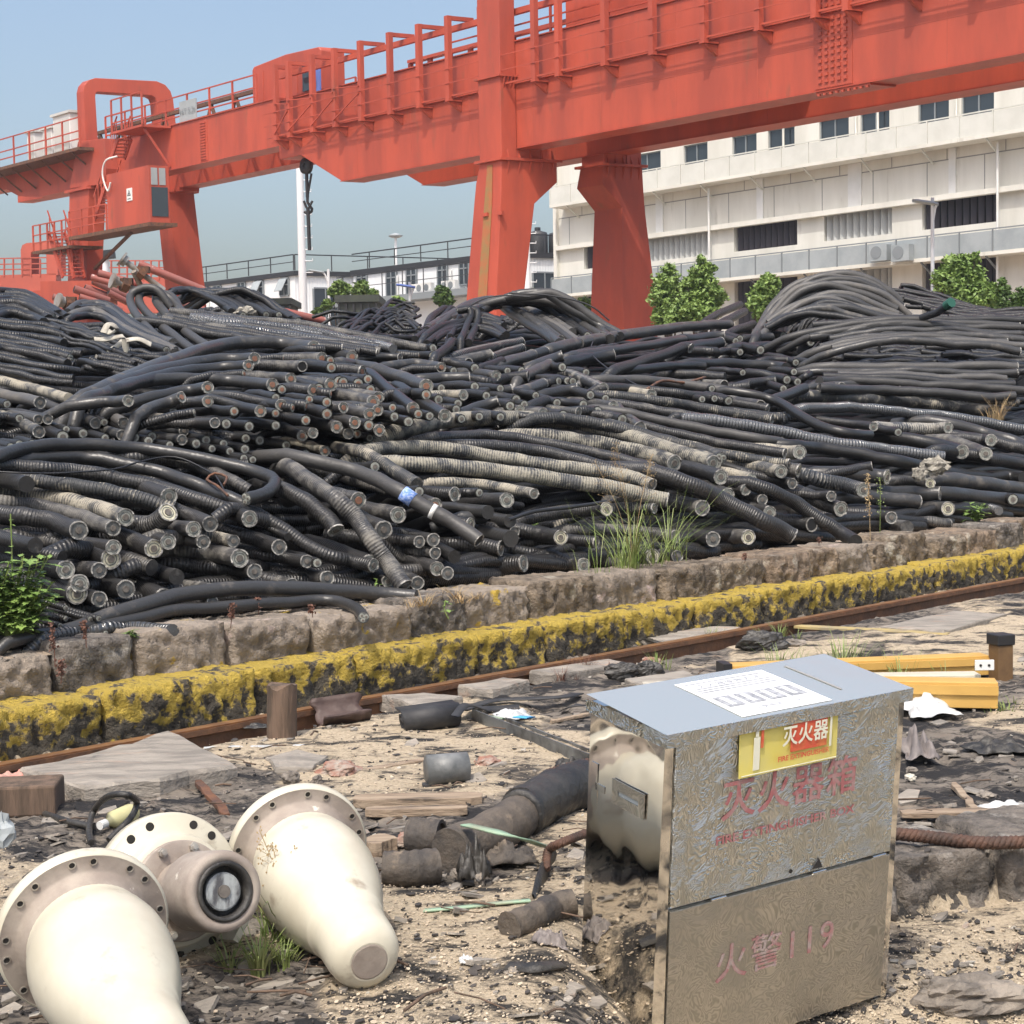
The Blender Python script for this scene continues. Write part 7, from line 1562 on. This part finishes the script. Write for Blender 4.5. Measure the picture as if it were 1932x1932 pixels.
def leafy(u, v, k, h, label, n_, ls, m, seed, nm='leafy_weed', bush=None, grp='leafy weeds on the wall'):
    c = onp(u, v, Z_, zp) if k is None else k; rnd = random.Random(seed); t = thing(nm, c, label, 'weed', grp); mb = MB(); stems = []
    for q in range(bush or 1):
        top = c+V((rnd.uniform(-1, 1)*(h*.5 if bush else .03), rnd.uniform(-.3, .3)*(h*.4 if bush else .05), h*(rnd.uniform(.5, 1) if bush else 1))); stems.append(top); mb.tube(cr([c, c.lerp(top, .5)+V((rnd.uniform(-.02, .02), 0, 0)), top], 8), .004 if not bush else .003, 5)
    mb.build('stem', MT['grass'], t); mb = MB()
    for top in stems:
        for q in range(n_):
            f_ = .3+.7*(q+rnd.random())/n_; p = c.lerp(top, f_); a = q*2.4+rnd.random(); L_ = ls*rnd.uniform(.6, 1.15)*(1.2-.5*f_); d = V((math.cos(a), math.sin(a), rnd.uniform(-.1, .6))).normalized(); s = d.cross(Z_).normalized(); up = s.cross(d); vs = []
            out_ = [(0, 0), (.2, .14), (.32, .08), (.45, .26), (.55, .12), (.7, .2), (.78, .09), (1, 0)]
            L1_ = [p+d*x*L_+s*y_*L_*1.3-up*.25*x*x*L_ for x, y_ in out_]; R1_ = [p+d*x*L_-s*y_*L_*1.3-up*.25*x*x*L_ for x, y_ in out_]; mid = [p+d*x*L_-up*(.25*x*x+.03)*L_ for x, y_ in out_]
            N = len(out_); mb.add(L1_+mid+R1_, [(i, i+1, N+i+1, N+i) for i in range(N-1)]+[(N+i, N+i+1, 2*N+i+1, 2*N+i) for i in range(N-1)])
    mb.build('leaves', MT[m], t)
leafy(1010, 1062, None, .36, 'single upright weed with toothed bright green leaves in the middle', 13, .12, 'leaf2', 4); leafy(1840, 988, None, .2, 'low green leafy weed at the wall edge on the right', 10, .10, 'leaf2', 5, bush=9); leafy(1925, 968, None, .12, 'yellow green weed at the right picture edge', 8, .08, 'leaf2', 6, bush=5); leafy(847, 1168, None, .1, 'small green weed sprouting between wall stones', 8, .05, 'leaf2', 8); leafy(713, 1130, None, .12, 'thin green sprig in front of the sloping cable ends', 10, .05, 'leaf2', 9); leafy(243, 1205, None, .05, 'tiny bright green plant on the wall top at left', 6, .05, 'leaf2', 10, bush=4)
leafy(28, 1215, onp(28, 1216, Z_, zp)+V((0, -.1, 0)), .46, 'dense green leafy bush at the left edge before the cable ends', 16, .10, 'leaf2', 12, 'bush', 80, 'leafy weeds on the wall'); leafy(-20, 1225, onp(-20, 1218, Z_, zp)+V((0, -.1, 0)), .42, 'dense green bush cut by the left picture edge', 14, .10, 'leaf', 13, 'bush', 50, 'leafy weeds on the wall'); leafy(20, 1190, onp(20, 1196, Z_, zp), .62, 'tall yellow green sprig sticking out of the left bush', 12, .06, 'leaf2', 15, 'leafy_weed')

# ------------------------------------------------------------------ litter nobody could count
rnd = random.Random(21)
def flake(mb, c, s, rnd, th):
    a0 = rnd.uniform(0, 6.28); n_ = rnd.choice((4, 5, 5, 6)); nrm = V((rnd.gauss(0, .22), rnd.gauss(0, .22), 1)).normalized(); x = nrm.orthogonal().normalized(); y = nrm.cross(x); el = rnd.uniform(.35, 1)
    P = [c+(x*math.cos(a0+6.283*i/n_)+y*math.sin(a0+6.283*i/n_)*el)*s*rnd.uniform(.6, 1.1) for i in range(n_)]; mb.add([p+nrm*th for p in P]+[p-nrm*th for p in P], [list(range(n_))]+[(i, i+n_, (i+1) % n_+n_, (i+1) % n_)[::-1] for i in range(n_)])
def scatter(n_, s0, s1, th, name, m, label, want=None, hh=.014, pw=2.2):
    mb = MB(); k = 0
    while k < n_:
        u, v = rnd.uniform(-60, 1990), 1250+730*rnd.random()
        P = lay(u, v); t_ = B_.dot(P)
        if t_ > T_RAIL-.2: continue
        s, tt_ = A_.dot(P), t_; g, sand = ground_h(s, tt_, P.x, P.y)
        if want is not None and rnd.random() > (sand if want else 1-sand*.75): continue
        P.z = g+hh*rnd.random()*.6; flake(mb, P, s0*(s1/s0)**(rnd.random()**pw), rnd, th*rnd.uniform(.5, 1.5)); k += 1
    tag(mb.build(name, m), label, 'litter', None, 'stuff')
scatter(13000, .0025, .009, .001, 'wood_chips', mat('wood_chips', (.56, .47, .35), (.42, .34, .25), 60, .9), 'pale wood chips and sawdust flakes strewn over the ground', True)
scatter(3800, .004, .024, .0018, 'charred_scraps', mat('charred_scraps', (.025, .023, .022), (.07, .06, .052), 30, .7), 'black charred scraps and bark strewn over the ground', None)
scatter(550, .012, .085, .005, 'stone_flakes', MT['slab'], 'flat slate flakes and splinters strewn over the ground', False, .012, 1.6)
scatter(220, .006, .025, .002, 'pale_scraps', mat('pale_scraps', (.46, .43, .37), (.33, .3, .25), 30, .8), 'small pale paper and plaster scraps on the ground', None)
mb = MB()                                                            # twigs
for _ in range(170):
    u, v = rnd.uniform(-40, 1980), 1260+700*rnd.random(); P = lay(u, v, .03)
    if B_.dot(P) > T_RAIL-.2 or abs(P.z-.03-zg(P.x, P.y)) > .02 or (.2 < P.x < 1.5 and 3.6 < P.y < 5.3): continue
    a = rnd.gauss(.3, .6); d = V((math.cos(a), math.sin(a), rnd.gauss(0, .06)))*rnd.uniform(.02, .09); mb.tube([P-d, P+V((0, 0, rnd.uniform(-.005, .012))), P+d], rnd.uniform(.0015, .005), 5)
tag(mb.build('twigs', MT['stump']), 'thin dark twigs and splinters strewn over the ground', 'litter', None, 'stuff')
mb = MB()
for _ in range(1500):
    s, t_ = rnd.uniform(1, 20), T_TOP+.05+rnd.random()**1.5*1.0; P = st(s, t_, Z_PLAT); h, _x = plat_h(s, t_, P.x, P.y); P.z = h+.006; flake(mb, P, rnd.uniform(.004, .03), rnd, .003)
tag(mb.build('stone_flakes', MT['rub']), 'stone crumbs and dirt on top of the quay wall', 'litter', None, 'stuff')
# ------------------------------------------------------------------ air between us and the far things
hz = bpy.data.materials.new('thin_haze'); hz.use_nodes = True; _n = hz.node_tree.nodes
for x in list(_n):
    if x.type != 'OUTPUT_MATERIAL': _n.remove(x)
pv = _n.new('ShaderNodeVolumePrincipled'); pv.inputs['Density'].default_value = .00045; pv.inputs['Color'].default_value = (.86, .91, 1, 1); pv.inputs['Anisotropy'].default_value = .2
hz.node_tree.links.new(pv.outputs[0], [x for x in _n if x.type == 'OUTPUT_MATERIAL'][0].inputs['Volume'])
mb = MB(); mb.box(V((0, 70, 13)), (420, 360, 34)); tag(mb.build('haze', hz), None, None, None, 'stuff')
